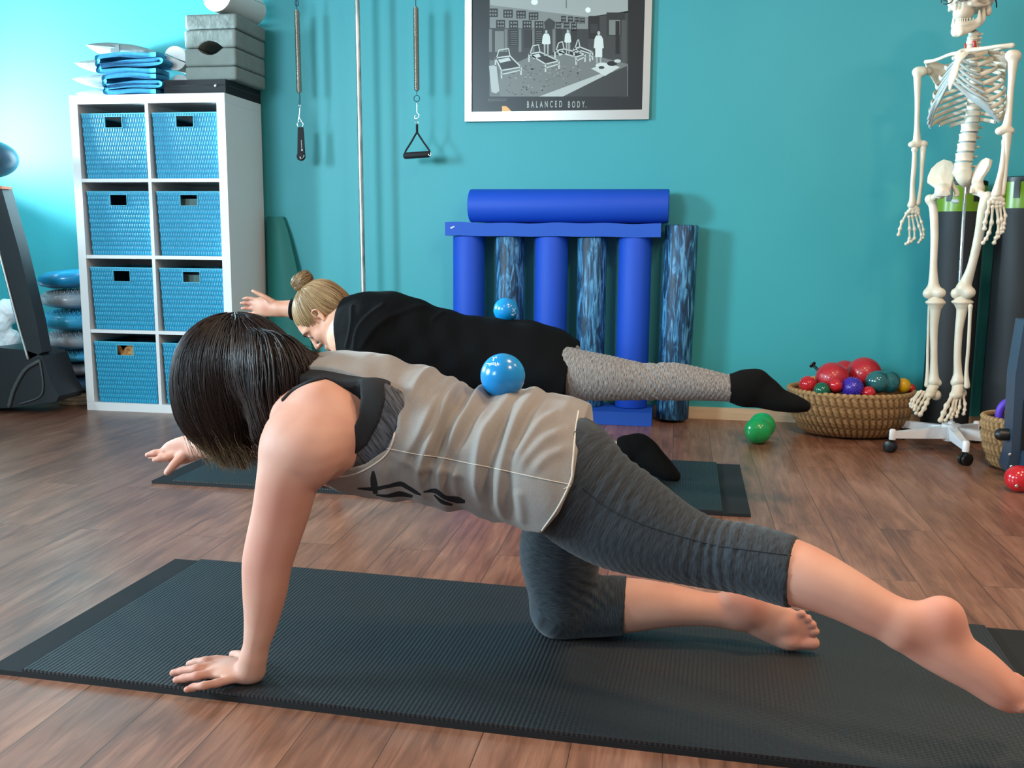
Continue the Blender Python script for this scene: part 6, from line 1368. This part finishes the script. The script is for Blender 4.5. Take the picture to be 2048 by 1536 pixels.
# ---- skull
SCc = K(1939, 4, .0); hf = np.array([-.66, -.75, -.02]); hf /= np.linalg.norm(hf); hu = np.array([-.02, -.03, 1.]); hu -= hf*(hu@hf); hu /= np.linalg.norm(hu); hs = np.cross(hu, hf)
RSk = np.stack([hf, hs, hu], 1); SQ = lambda a, b, c: SCc+hf*a+hs*b+hu*c
f = Field(SCc-[.15, .15, .125], SCc+[.15, .15, .155], .0026)
f.ell(SQ(-.022, 0, .048), (.093, .072, .076), .0, RSk); f.ell(SQ(-.050, 0, .015), (.058, .060, .050), .03, RSk); f.ell(SQ(.045, 0, .045), (.040, .055, .045), .03, RSk)
f.ell(SQ(.035, 0, -.030), (.048, .036, .046), .02, RSk); f.ell(SQ(.060, 0, -.052), (.024, .026, .020), .015, RSk)            # maxilla
for q in (-1, 1):
    f.etube([SQ(.055, q*.036, -.018), SQ(.035, q*.056, -.024), SQ(.0, q*.066, -.018), SQ(-.02, q*.064, -.012)], [.011, .008, .0055, .006], k=.010, n=5)   # cheek arch
    f.etube([SQ(.078, q*.008, .026), SQ(.078, q*.032, .030), SQ(.060, q*.050, .018), SQ(.052, q*.050, -.006)], .008, k=.010, n=5)            # brow and orbit rim
    f.ell(SQ(-.038, q*.056, -.036), (.014, .011, .020), .012, RSk)                                                                # mastoid
    f.ell(SQ(.083, q*.030, .006), (.028, .0175, .0165), .005, RSk, op='cut'); f.ell(SQ(.02, q*.068, .0), (.030, .012, .020), .01, RSk, op='cut')
f.etube([SQ(.078, 0, .020), SQ(.090, 0, .004), SQ(.094, 0, -.006)], .0055, k=.006, n=4)
for q in (-1, 1): f.ell(SQ(.086, q*.0065, -.024), (.020, .0065, .015), .003, RSk, op='cut')
v, fc = f.mesh('s', 1); skull = link('skull', mesh_np('skull', v, fc), m_bone, SK)
f = Field(SQ(0, 0, -.09)-[.11, .11, .05], SQ(0, 0, -.09)+[.11, .11, .10], .0026)
jaw = [SQ(-.012, -.050, -.030), SQ(-.006, -.050, -.070), SQ(.030, -.036, -.098), SQ(.066, -.014, -.116), SQ(.070, 0, -.118), SQ(.066, .014, -.116), SQ(.030, .036, -.098), SQ(-.006, .050, -.070), SQ(-.012, .050, -.030)]
f.etube(jaw, [.006, .012, .013, .015, .016, .015, .013, .012, .006], [.005, .007, .007, .008, .009, .008, .007, .007, .005], axis=(0, 1, 0), k=.008, n=6)
f.etube([SQ(.020, -.036, -.080), SQ(.058, -.020, -.090), SQ(.070, 0, -.092), SQ(.058, .020, -.090), SQ(.020, .036, -.080)], .010, k=.01, n=6)
for q in (-1, 1): f.etube([SQ(.012, q*.048, -.078), SQ(.016, q*.048, -.040)], [.010, .004], k=.01)
v, fc = f.mesh('j', 1); jaw_o = link('jawbone', mesh_np('jawbone', v, fc), m_bone, SK)
for nm, z0, par in (('upper_teeth', -.0690, skull), ('lower_teeth', -.0795, jaw_o)):
    ps = []
    for i in range(14):
        a = (i-6.5)/6.5; q = SQ(.073-.050*abs(a)**2.2, a*.030, z0); up_ = .0045; ps.append((np.array([q-hu*up_*.7, q+hu*up_*.7]), .0030))
    tubes(nm, ps, m_teeth, par, k=8)
GL = empty('eyeglasses', SQ(.10, 0, .01), 'black framed eyeglasses worn by the skeleton', 'glasses')
m_gf = mat('black_acetate', '101012', .25); lensm = mat('clear_lens', 'ffffff', .03, 0, Transmission_Weight=1., IOR=1.1, Alpha=1.)
for q in (-1, 1):
    a = np.linspace(0, 2*np.pi, 41)[:-1]; ca, sa_ = np.cos(a), np.sin(a); sx_ = .0245*np.sign(ca)*np.abs(ca)**.75; sz_ = .0175*np.sign(sa_)*np.abs(sa_)**.8
    ringp = np.array([SQ(.106-.25*abs(x+q*.033)**1*.35, q*.033+x, .003+z) for x, z in zip(sx_, sz_)]); v, fc = tube_np(ringp, .0020, 8, closed=True); link('rim', mesh_np('rim', v, fc), m_gf, GL)
    bm = bm_new(); bm.faces.new([bm.verts.new(V3(p)) for p in ringp]); bm_done(bm, 'lens', lensm, GL)
    tubes('temple_arm', [(catmull(np.array([SQ(.092, q*.060, .010), SQ(.05, q*.074, .012), SQ(-.02, q*.077, .010), SQ(-.055, q*.074, -.004), SQ(-.068, q*.071, -.022)]), 6), .0024)], m_gf, GL, k=8)
tubes('bridge', [(catmull(np.array([SQ(.104, -.010, .006), SQ(.108, 0, .010), SQ(.104, .010, .006)]), 5), .0020)], m_gf, GL, k=8)
# ---- spine
C0 = np.array([1948, 1943, 1945, 1947, 1950, 1951, 1950, 1948, 1946, 1942, 1938, 1934, 1930, 1926]); Cv = np.array([66, 85, 104, 124, 145, 165, 185, 205, 225, 245, 262, 285, 305, 330])
def spx(v): return float(np.interp(v, Cv, C0))
def vert(v, hh, w, neck=False, lum=False):
    u = spx(v); c = K(u, v); f = Field(c-[.06, .06, .03], c+[.06, .06, .03], .0026); r = kp(w); H = kp(hh)/2
    f.etube([c-[0, 0, H*.85], c, c+[0, 0, H*.85]], [r, r*.86, r], k=.003, n=3); 
    X = f.sub(f.lo, f.lo+(f.n-1)*f.h)[1]; f.F = np.maximum(f.F, np.abs(X[..., 2]-c[2])-H*.92).astype(np.float32)
    bk_ = -Fx; f.etube([c+bk_*r*.8, c+bk_*(r+.018)-[0, 0, .004], c+bk_*(r+.034)-[0, 0, .016]], [.008, .006, .005], k=.006, n=4)
    for q in (-1, 1): f.etube([c+bk_*r*.9, c+bk_*(r+.008)+Lx*q*(.020 if neck else .030)+[0, 0, .003]], [.006, .0045], k=.005, n=3)
    v_, fc = f.mesh('v', 1); return link('vertebra', mesh_np('vertebra', v_, fc), m_bone, SK)
vs_ = []
for v_ in (69, 77, 86, 95): vert(v_, 8.2, 9.5, neck=True); vs_.append((v_, 8.5, 4.2))
tv = np.linspace(104, 240, 12)
for v_ in tv: vert(v_, 10.2, 10+.02*(v_-104)); vs_.append((v_, 11.6, 5.8))
lv = np.linspace(256, 334, 5)
for v_ in lv: vert(v_, 15.5, 15.5, lum=True); vs_.append((v_, 18, 9))
tubes('spinal_discs', [(np.array([K(spx(a), a) for a in np.linspace(66, 340, 40)]), [kp(8+6*max(0, (a-100)/240)) for a in np.linspace(66, 340, 40)])], m_disc, SK, k=16)
bone('sacrum', [([(1925, 343), (1928, 356), (1934, 372, .03), (1938, 384, .03)], [15, 13, 8, 4])], ell=[((1925, 345), (17, 12, 8))])
for q, (a, b) in enumerate((((1930.5, 88, -.03), (1931, 103, -.03)), ((1948, 84, -.035), (1950, 98, -.03)))): tubes('vertebral_artery', [(np.array([K(*a), K(*b)]), kp(2.0 if q == 0 else 3.4))], m_artery, SK, k=8)
# ---- ribs
def body_pt(v, a, b, dz=0):
    """point at height of pixel row v on the spine line, a metres to the skeleton's left, b metres to its front"""
    return K(spx(v), v)+Lx*a+Fx*b+np.array([0, 0, dz])
st = [K(1921, 112, -.105), K(1913, 130, -.11), K(1907, 150, -.115), K(1902, 166, -.115)]
ends = {}
for i in range(12):
    v_ = tv[i]; A = [.058, .082, .100, .113, .122, .129, .134, .136, .136, .132, .118, .098][i]; B = [.075, .095, .112, .125, .132, .138, .142, .142, .138, .130, .112, .09][i]
    drop = [.030, .045, .062, .075, .088, .098, .106, .110, .108, .100, .075, .050][i]; thm = [2.55, 2.50, 2.45, 2.40, 2.35, 2.28, 2.20, 2.05, 1.92, 1.80, 1.35, 1.0][i]
    for q in (-1, 1):
        pts = []
        for th in np.linspace(.12, thm, 16): s_ = th/np.pi; pts.append(body_pt(v_, q*A*math.sin(th)**.85, -.022+B*(1-math.cos(th))/2*1.18-.010*math.sin(th*2), .004-drop*(s_**1.15)*1.35))
        pts = np.array(pts); ends[(i, q)] = pts[-1]; V = []
        # flat blade section
        k_ = 8; tt = np.gradient(pts, axis=0); tt /= np.linalg.norm(tt, axis=1)[:, None]; V = []
        for p, t1 in zip(pts, tt):
            up_ = np.array([0, 0, 1.])-t1*t1[2]; up_ /= np.linalg.norm(up_); o_ = np.cross(t1, up_)
            for j in range(k_): an = 2*np.pi*j/k_; V.append(p+up_*.0078*math.cos(an)+o_*.0030*math.sin(an))
        Fq = [(r*k_+j, r*k_+(j+1) % k_, (r+1)*k_+(j+1) % k_, (r+1)*k_+j) for r in range(len(pts)-1) for j in range(k_)]
        Fq += [(0, 1, 2, 3), (0, 3, 4, 5), (0, 5, 6, 7)]; e = (len(pts)-1)*k_; Fq += [(e, e+3, e+2, e+1), (e, e+5, e+4, e+3), (e, e+7, e+6, e+5)]
        link('rib', mesh_np('rib', V, Fq), m_bone, SK)
for q, nm in ((-1, 'right'), (1, 'left')):
    ps = []
    for i in range(10):
        e = ends[(i, q)]; tgt = st[0] if i == 0 else (st[0]*(1-min(i, 6)/6)+st[3]*(min(i, 6)/6)); tgt = tgt+Lx*q*.012
        if i < 6: path = catmull(np.array([e, (e+tgt)/2+Fx*.008-[0, 0, .004], tgt]), 6)
        else:
            tgt = st[3]+Lx*q*.010; m_ = ends[(6, q)]*.45+tgt*.55+np.array([0, 0, -.004*(i-6)]); path = catmull(np.array([e, e*.5+m_*.5+Fx*.010+np.array([0, 0, .006]), m_, tgt]), 6)
        ps.append((path, .0055))
    tubes('costal_cartilage', ps, m_cart, SK, k=10)
f = Field(st[3]-[.05, .05, .06], st[0]+[.06, .06, .04], .0026)
f.etube([K(1925, 106, -.098), st[0], K(1917, 122, -.108)], [.026, .022, .013], [.007, .007, .006], axis=Fx, k=.004, n=5); f.etube([K(1917, 122, -.108), st[1], st[2], st[3]], [.012, .014, .016, .012], [.006]*4, axis=Fx, k=.004, n=5); f.etube([st[3], K(1900, 178, -.115)], [.010, .006], [.005, .004], axis=Fx, k=.004)
v, fc = f.mesh('s', 1); link('sternum', mesh_np('sternum', v, fc), m_bone, SK)
# ---- shoulders
bone('collarbone', [([(1921, 106, -.10), (1900, 109, -.03), (1872, 120, .06), (1852, 124, .13)], [4.2, 3.2, 3.2, 4.0])]); bone('collarbone', [([(1935, 101, -.105), (1962, 98, -.13), (1995, 93, -.16), (2024, 91, -.17)], [4.6, 3.8, 3.4, 4.6])])
def plate(name, outline, d, th, m=m_bone, parent=None):
    """thin bone sheet from an outline of (u, v, d) points, rounded"""
    pts = np.array([K(*p) for p in outline]); c = pts.mean(0); u_, s__, vt = np.linalg.svd(pts-c); n_ = vt[2]; e1, e2 = vt[0], vt[1]
    lo = pts.min(0)-.02; hi = pts.max(0)+.02; f = Field(lo, hi, .0028); X = f.sub(f.lo, f.lo+(f.n-1)*f.h)[1].astype(float)-c
    a, b, w_ = X@e1, X@e2, X@n_; q2 = np.stack([(pts-c)@e1, (pts-c)@e2], 1); dd = np.full(a.shape, 1e9); sg = np.ones(a.shape); N_ = len(q2)
    for i in range(N_):
        p, q = q2[i], q2[i-1]; ex, ez = q-p; wx, wz = a-p[0], b-p[1]; t_ = np.clip((wx*ex+wz*ez)/(ex*ex+ez*ez+1e-12), 0, 1); dd = np.minimum(dd, (wx-ex*t_)**2+(wz-ez*t_)**2)
        c1 = b >= p[1]; c2 = b < q[1]; c3 = ex*wz > ez*wx; sg = np.where((c1 & c2 & c3) | (~c1 & ~c2 & ~c3), -sg, sg)
    d2 = sg*np.sqrt(dd); th_ = th*(1-.45*np.clip(-d2/.03, 0, 1)); z_ = np.abs(w_+.25*np.clip(-d2, 0, .04))-th_
    g = np.minimum(np.maximum(d2, z_), 0)+np.sqrt(np.maximum(d2, 0)**2+np.maximum(z_, 0)**2)-.0012; f.F = g.astype(np.float32)
    return f
f = plate('scapula', [(1852, 128, .13), (1862, 128, .14), (1895, 131, .15), (1892, 150, .15), (1880, 172, .15), (1872, 172, .15), (1862, 155, .145), (1855, 146, .14)], 0, .003); f.etube([K(1893, 134, .155), K(1868, 126, .15), K(1851, 123, .135)], kp(3), k=.006); f.ell(K(1857, 142, .135), kp(7), .006)
v, fc = f.mesh('s', 1); link('shoulder_blade', mesh_np('shoulder_blade', v, fc), m_bone, SK)
f = plate('scapula', [(2012, 112, -.10), (2000, 104, -.06), (1978, 100, .0), (1988, 140, .0), (2005, 176, -.02), (2011, 160, -.04), (2016, 130, -.08)], 0, .003); f.etube([K(1980, 104, .0), K(2005, 96, -.08), K(2028, 92, -.15)], kp(3.2), k=.006); f.ell(K(2014, 114, -.12), kp(7), .006); f.etube([K(2008, 106, -.10), K(1998, 104, -.15)], kp(3.0), k=.005)
v, fc = f.mesh('s', 1); link('shoulder_blade', mesh_np('shoulder_blade', v, fc), m_bone, SK)
# ---- arms
dR, dL = .12, -.16
bone('upper_arm_bone', [([(1838, 142, dR), (1835, 155, dR), (1835, 200, dR), (1834, 250, dR), (1834, 276, dR), (1834, 288, dR)], [8, 7, 5, 4.8, 7, 8])], ell=[((1845, 143, dR), 9), ((1833, 144, dR), 8), ((1825, 289, dR), (8, 8, 6)), ((1847, 288, dR), (8, 7, 7))])
bone('upper_arm_bone', [([(2028, 112, dL), (2026, 125, dL), (2023, 160, dL), (2019, 210, dL), (2015, 245, dL), (2010, 260, dL)], [9, 8, 5.6, 5.2, 7, 9])], ell=[((2022, 111, dL), 9.5), ((2031, 112, dL), 9), ((2000, 262, dL), (8, 8, 7)), ((2019, 262, dL), (8, 8, 7))])
bone('ulna', [([(1846, 292, dR), (1846, 300, dR), (1844, 330, dR), (1842, 370, dR), (1837, 402, dR)], [6, 5.5, 4, 3.6, 4])], ell=[((1836, 407, dR), 4.5)])
bone('radius', [([(1829, 299, dR), (1829, 306, dR), (1828, 335, dR), (1825, 370, dR), (1825, 400, dR), (1823, 410, dR)], [6, 4.2, 4.6, 4.4, 6, 7.5])])
bone('ulna', [([(2014, 268, dL), (2014, 280, dL), (2012, 320, dL), (2009, 360, dL), (2005, 388, dL)], [8, 7, 4.6, 4, 4.4])])
bone('radius', [([(2009, 282, dL), (2008, 300, dL), (2004, 335, dL), (1997, 365, dL), (1992, 388, dL)], [5, 4.4, 5, 5.5, 8])])
def fingers(parent, lst, d):
    for ch, r in lst:
        cs = []
        for a, b in zip(ch, ch[1:]):
            a3, b3 = np.array([*a, d]), np.array([*b, d]); m1, m2 = a3*.8+b3*.2, a3*.25+b3*.75; cs.append(([tuple(a3*.94+b3*.06), tuple(m1), tuple(m2), tuple(a3*.06+b3*.94)], [r*1.25, r*.8, r*.75, r*1.2]))
        bone('finger', cs, parent, h=.0016, k=.0015, n=4)
hR = bone('hand', [([(1822, 418, dR), (1830, 415, dR), (1836, 420, dR)], [4.5, 5, 4.5])], ell=[((1818, 423, dR), 4.5), ((1825, 424, dR), 4.5), ((1831, 424, dR), 4.2), ((1836, 426, dR), 4), ((1827, 418, dR), 4.6), ((1813, 427, dR), 3.6)], h=.0018, k=.0012)
fingers(hR, [([(1814, 426), (1804, 444), (1800, 458), (1797, 470)], 3.1), ([(1818, 432), (1819, 458), (1819, 478), (1818, 483), (1812, 488)], 2.8), ([(1824, 431), (1829, 459), (1829, 477), (1822, 483), (1816, 486)], 2.8), ([(1831, 430), (1838, 453), (1843, 470), (1841, 480), (1837, 485)], 2.6), ([(1837, 427), (1843, 444), (1847, 460), (1847, 470), (1846, 476)], 2.5)], dR)
hL = bone('hand', [([(1985, 398, dL), (1995, 396, dL), (2004, 400, dL)], [5, 6, 5])], ell=[((1986, 404, dL), 5), ((1993, 406, dL), 5), ((2000, 406, dL), 4.8), ((2006, 408, dL), 4.4), ((1979, 403, dL), 4), ((1996, 399, dL), 5)], h=.0018, k=.0012)
fingers(hL, [([(1979, 405), (1975, 425), (1970, 445), (1969, 458)], 3.4), ([(1985, 412), (1983, 446), (1978, 466), (1972, 478), (1966, 486)], 3.2), ([(1993, 412), (1997, 444), (1996, 466), (1992, 476), (1988, 486)], 3.3), ([(2000, 411), (2003, 440), (2003, 458), (2000, 466), (1996, 474)], 3.0), ([(2006, 409), (2011, 432), (2008, 448), (2007, 457), (2005, 464)], 2.8)], dL)
# ---- pelvis, in two halves
f = plate('hip', [(1855, 366, .05), (1856, 353, .06), (1863, 338, .08), (1875, 326, .09), (1888, 323, .10), (1903, 325, .08), (1912, 336, .05), (1912, 346, .04), (1905, 362, .02), (1902, 372, .0), (1895, 384, -.01), (1882, 384, .0), (1870, 375, .02)], 0, .006)
f.ell(K(1884, 384, .0), kp(13), .015); f.etube([K(1890, 385, -.01), K(1902, 392, -.05), K(1906, 402, -.08)], kp(5), k=.01); f.etube([K(1888, 392, .0), K(1896, 404, -.0), K(1905, 404, -.07)], kp(6), k=.01); f.ell(K(1900, 394, -.03), (kp(4), .05, kp(3.4)), .003, op='cut')
f.etube([K(1903, 366, .03), K(1914, 386, .02), K(1910, 396, .0)], kp(4.5), k=.01)
v, fc = f.mesh('h', 1); link('hip_bone', mesh_np('hip_bone', v, fc), m_bone, SK)
f = plate('hip', [(1979, 318, -.08), (1981, 330, -.09), (1978, 343, -.09), (1966, 356, -.08), (1958, 372, -.08), (1945, 378, -.06), (1945, 366, -.03), (1948, 350, .0), (1956, 336, .0), (1966, 322, -.02), (1973, 316, -.05)], 0, .007)
f.ell(K(1955, 377, -.08), kp(12), .015); f.etube([K(1950, 379, -.09), K(1932, 390, -.11), K(1915, 399, -.10)], [kp(5.5), kp(4.8), kp(5)], k=.01); f.etube([K(1958, 384, -.07), K(1958, 402, -.04), K(1940, 412, -.05), K(1916, 407, -.09)], [kp(7), kp(6.5), kp(6), kp(4.5)], k=.012)
v, fc = f.mesh('h', 1); link('hip_bone', mesh_np('hip_bone', v, fc), m_bone, SK)
tubes('pubic_symphysis', [(np.array([K(1906, 402, -.085), K(1915, 403, -.095)]), kp(3.8))], m_cart, SK, k=12)
# ---- legs
bone('thigh_bone', [([(1863, 402, .06), (1867, 420, .05), (1869, 470, .03), (1867, 530, .01), (1867, 565, .0), (1867, 578, .0)], [8, 7.5, 7, 6.5, 9, 12])], ell=[((1861, 398, .06), (10, 9, 9)), ((1858, 587, .0), (11, 11, 10)), ((1879, 586, -.02), (11, 11, 10))], k=.012); bone('thigh_neck', [([(1863, 400, .06), (1873, 391, .03), (1881, 388, .01)], [7, 6, 9])])
bone('thigh_bone', [([(1971, 398, -.12), (1966, 420, -.12), (1958, 470, -.10), (1944, 530, -.08), (1933, 562, -.06), (1926, 576, -.06)], [9, 9, 8, 7.5, 10, 12])], ell=[((1976, 393, -.12), (9, 9, 9)), ((1913, 587, -.04), (10, 11, 10)), ((1937, 585, -.07), (12, 12, 11))], k=.012); bone('thigh_neck', [([(1972, 394, -.12), (1960, 386, -.10), (1953, 381, -.09)], [7, 6.5, 9])])
bone('shin_bone', [([(1872, 606, -.01), (1871, 620, -.01), (1868, 660, .0), (1868, 710, .0), (1868, 745, .0), (1868, 762, .0)], [14, 9.5, 7, 6.3, 7.5, 10])], ell=[((1871, 605, -.01), (18, 16, 5)), ((1878, 766, .0), (5, 7, 6))], k=.010)
bone('fibula', [([(1860, 612, .03), (1858, 630, .03), (1856, 690, .03), (1855, 740, .02), (1854, 770, .02)], [4, 3, 3, 3.2, 5])])
bone('shin_bone', [([(1925, 605, -.05), (1924, 620, -.05), (1918, 660, -.05), (1915, 710, -.05), (1916, 745, -.05), (1916, 760, -.05)], [14, 9.5, 7, 6.5, 7.5, 11])], ell=[((1925, 604, -.05), (19, 16, 5)), ((1907, 766, -.05), (5, 7, 6))], k=.010)
bone('fibula', [([(1941, 612, -.08), (1940, 630, -.08), (1937, 690, -.08), (1933, 740, -.07), (1934, 772, -.07)], [4.2, 3.2, 3.2, 3.4, 5.5])])
def foot(body, toes, d):
    ft_ = bone('foot', body[0], ell=body[1], h=.0022, k=.005)
    for ch, r in toes:
        cs = []
        for (a, b) in zip(ch, ch[1:]):
            a3, b3 = np.array([*a]), np.array([*b]); cs.append(([tuple(a3*.95+b3*.05), tuple(a3*.75+b3*.25), tuple(a3*.3+b3*.7), tuple(a3*.05+b3*.95)], [r*1.2, r*.85, r*.8, r*1.25]))
        bone('toe', cs, ft_, h=.0018, k=.0018, n=4)
foot(([([(1865, 776, .0), (1860, 786, -.01), (1852, 792, -.02)], [9, 9, 7])], [((1872, 790, .01), (9, 12, 10)), ((1868, 773, .0), (9, 8, 6)), ((1858, 790, -.02), (9, 9, 7))]),
     [([(1860, 792, -.02), (1853, 806, -.05), (1848, 817, -.07), (1840, 829, -.08)], 4.0), ([(1853, 788, -.02), (1843, 806, -.05), (1836, 817, -.07), (1832, 827, -.08)], 2.9), ([(1848, 784, -.02), (1836, 802, -.05), (1831, 812, -.07), (1829, 820, -.08)], 2.8), ([(1843, 782, -.02), (1829, 800, -.05), (1826, 808, -.06), (1825, 815, -.07)], 2.7), ([(1838, 784, -.01), (1824, 800, -.03), (1821, 808, -.04), (1822, 813, -.05)], 2.8)], 0)
foot(([([(1916, 774, -.05), (1914, 784, -.06), (1908, 792, -.07)], [10, 10, 8])], [((1924, 786, -.03), (8, 12, 9)), ((1916, 771, -.05), (10, 9, 6)), ((1912, 790, -.07), (11, 9, 7))]),
     [([(1905, 790, -.07), (1893, 812, -.11), (1887, 826, -.13), (1881, 841, -.14)], 4.2), ([(1909, 795, -.07), (1903, 820, -.12), (1897, 832, -.14), (1891, 841, -.15)], 3.0), ([(1914, 795, -.07), (1909, 820, -.11), (1905, 829, -.13), (1902, 836, -.14)], 3.0), ([(1920, 793, -.06), (1919, 815, -.10), (1915, 825, -.12), (1913, 833, -.13)], 2.8), ([(1926, 790, -.05), (1930, 808, -.08), (1929, 820, -.10), (1927, 828, -.11)], 2.9)], 0)
# ---- stand
m_std = mat('white_stand_plastic', 'e6e8ea', .35)
top = K(1932, 352, .01); hub = np.array([HUBX, HUBY, .11])
tubes('stand_pole', [(np.array([[HUBX, HUBY, .10], [*(top[:2]), top[2]]]), .0065)], m_chrome, SK, k=16)
bm = bm_new(); lathe(bm, [(0, .045), (.030, .045), (.031, .10), (.036, .102), (.036, .112), (.014, .114), (.012, .122), (0, .122)], (HUBX, HUBY, 0), 36); bm_done(bm, 'stand_hub', m_std, SK, smooth=True, angle=.6)
for i in range(5):
    a = math.radians(196+72*i); d = Vector((math.cos(a), math.sin(a), 0)); s_ = Vector((-d.y, d.x, 0)); c = Vector((HUBX, HUBY, 0)); R_ = .246; bm = bm_new(); w0, w1 = .017, .011
    pr = [c+d*.02+Vector((0, 0, .102)), c+d*R_+Vector((0, 0, .083)), c+d*R_+Vector((0, 0, .058)), c+d*.02+Vector((0, 0, .055))]
    A = [p+s_*(w0 if j in (0, 3) else w1) for j, p in enumerate(pr)]; B = [p-s_*(w0 if j in (0, 3) else w1) for j, p in enumerate(pr)]; va = [bm.verts.new(p) for p in A]; vb = [bm.verts.new(p) for p in B]
    bm.faces.new(va); bm.faces.new(vb[::-1])
    for j in range(4): bm.faces.new((va[j], vb[j], vb[(j+1) % 4], va[(j+1) % 4]))
    leg_ = bm_done(bm, 'stand_leg', m_std, SK, bev=.003)
    bm = bm_new(); lathe(bm, [(0, .052), (.013, .052), (.013, .088), (.009, .094), (0, .095)], c+d*R_, 24); bm_done(bm, 'leg_cap', m_std, leg_, smooth=True, angle=.7)
    w = c+d*(R_+.006)+Vector((0, 0, .0235)); ax = Vector((math.cos(a+.5), math.sin(a+.5), 0)); ca = None
    for sg in (-1, 1):
        bm = bm_new(); lathe(bm, [(0, 0), (.021, 0), (.0235, .002), (.0235, .012), (.021, .014), (0, .014)], w+ax*(.003 if sg > 0 else -.017), 28, ax); bm_done(bm, 'caster_wheel', m_cap, leg_, smooth=True, angle=.7)
    bm = bm_new(); lathe(bm, [(0, -.006), (.010, -.006), (.010, .006), (0, .006)], w, 16, ax); lathe(bm, [(0, 0), (.005, 0), (.005, .032), (0, .032)], w, 12); bm_done(bm, 'caster_fork', m_cap, leg_)
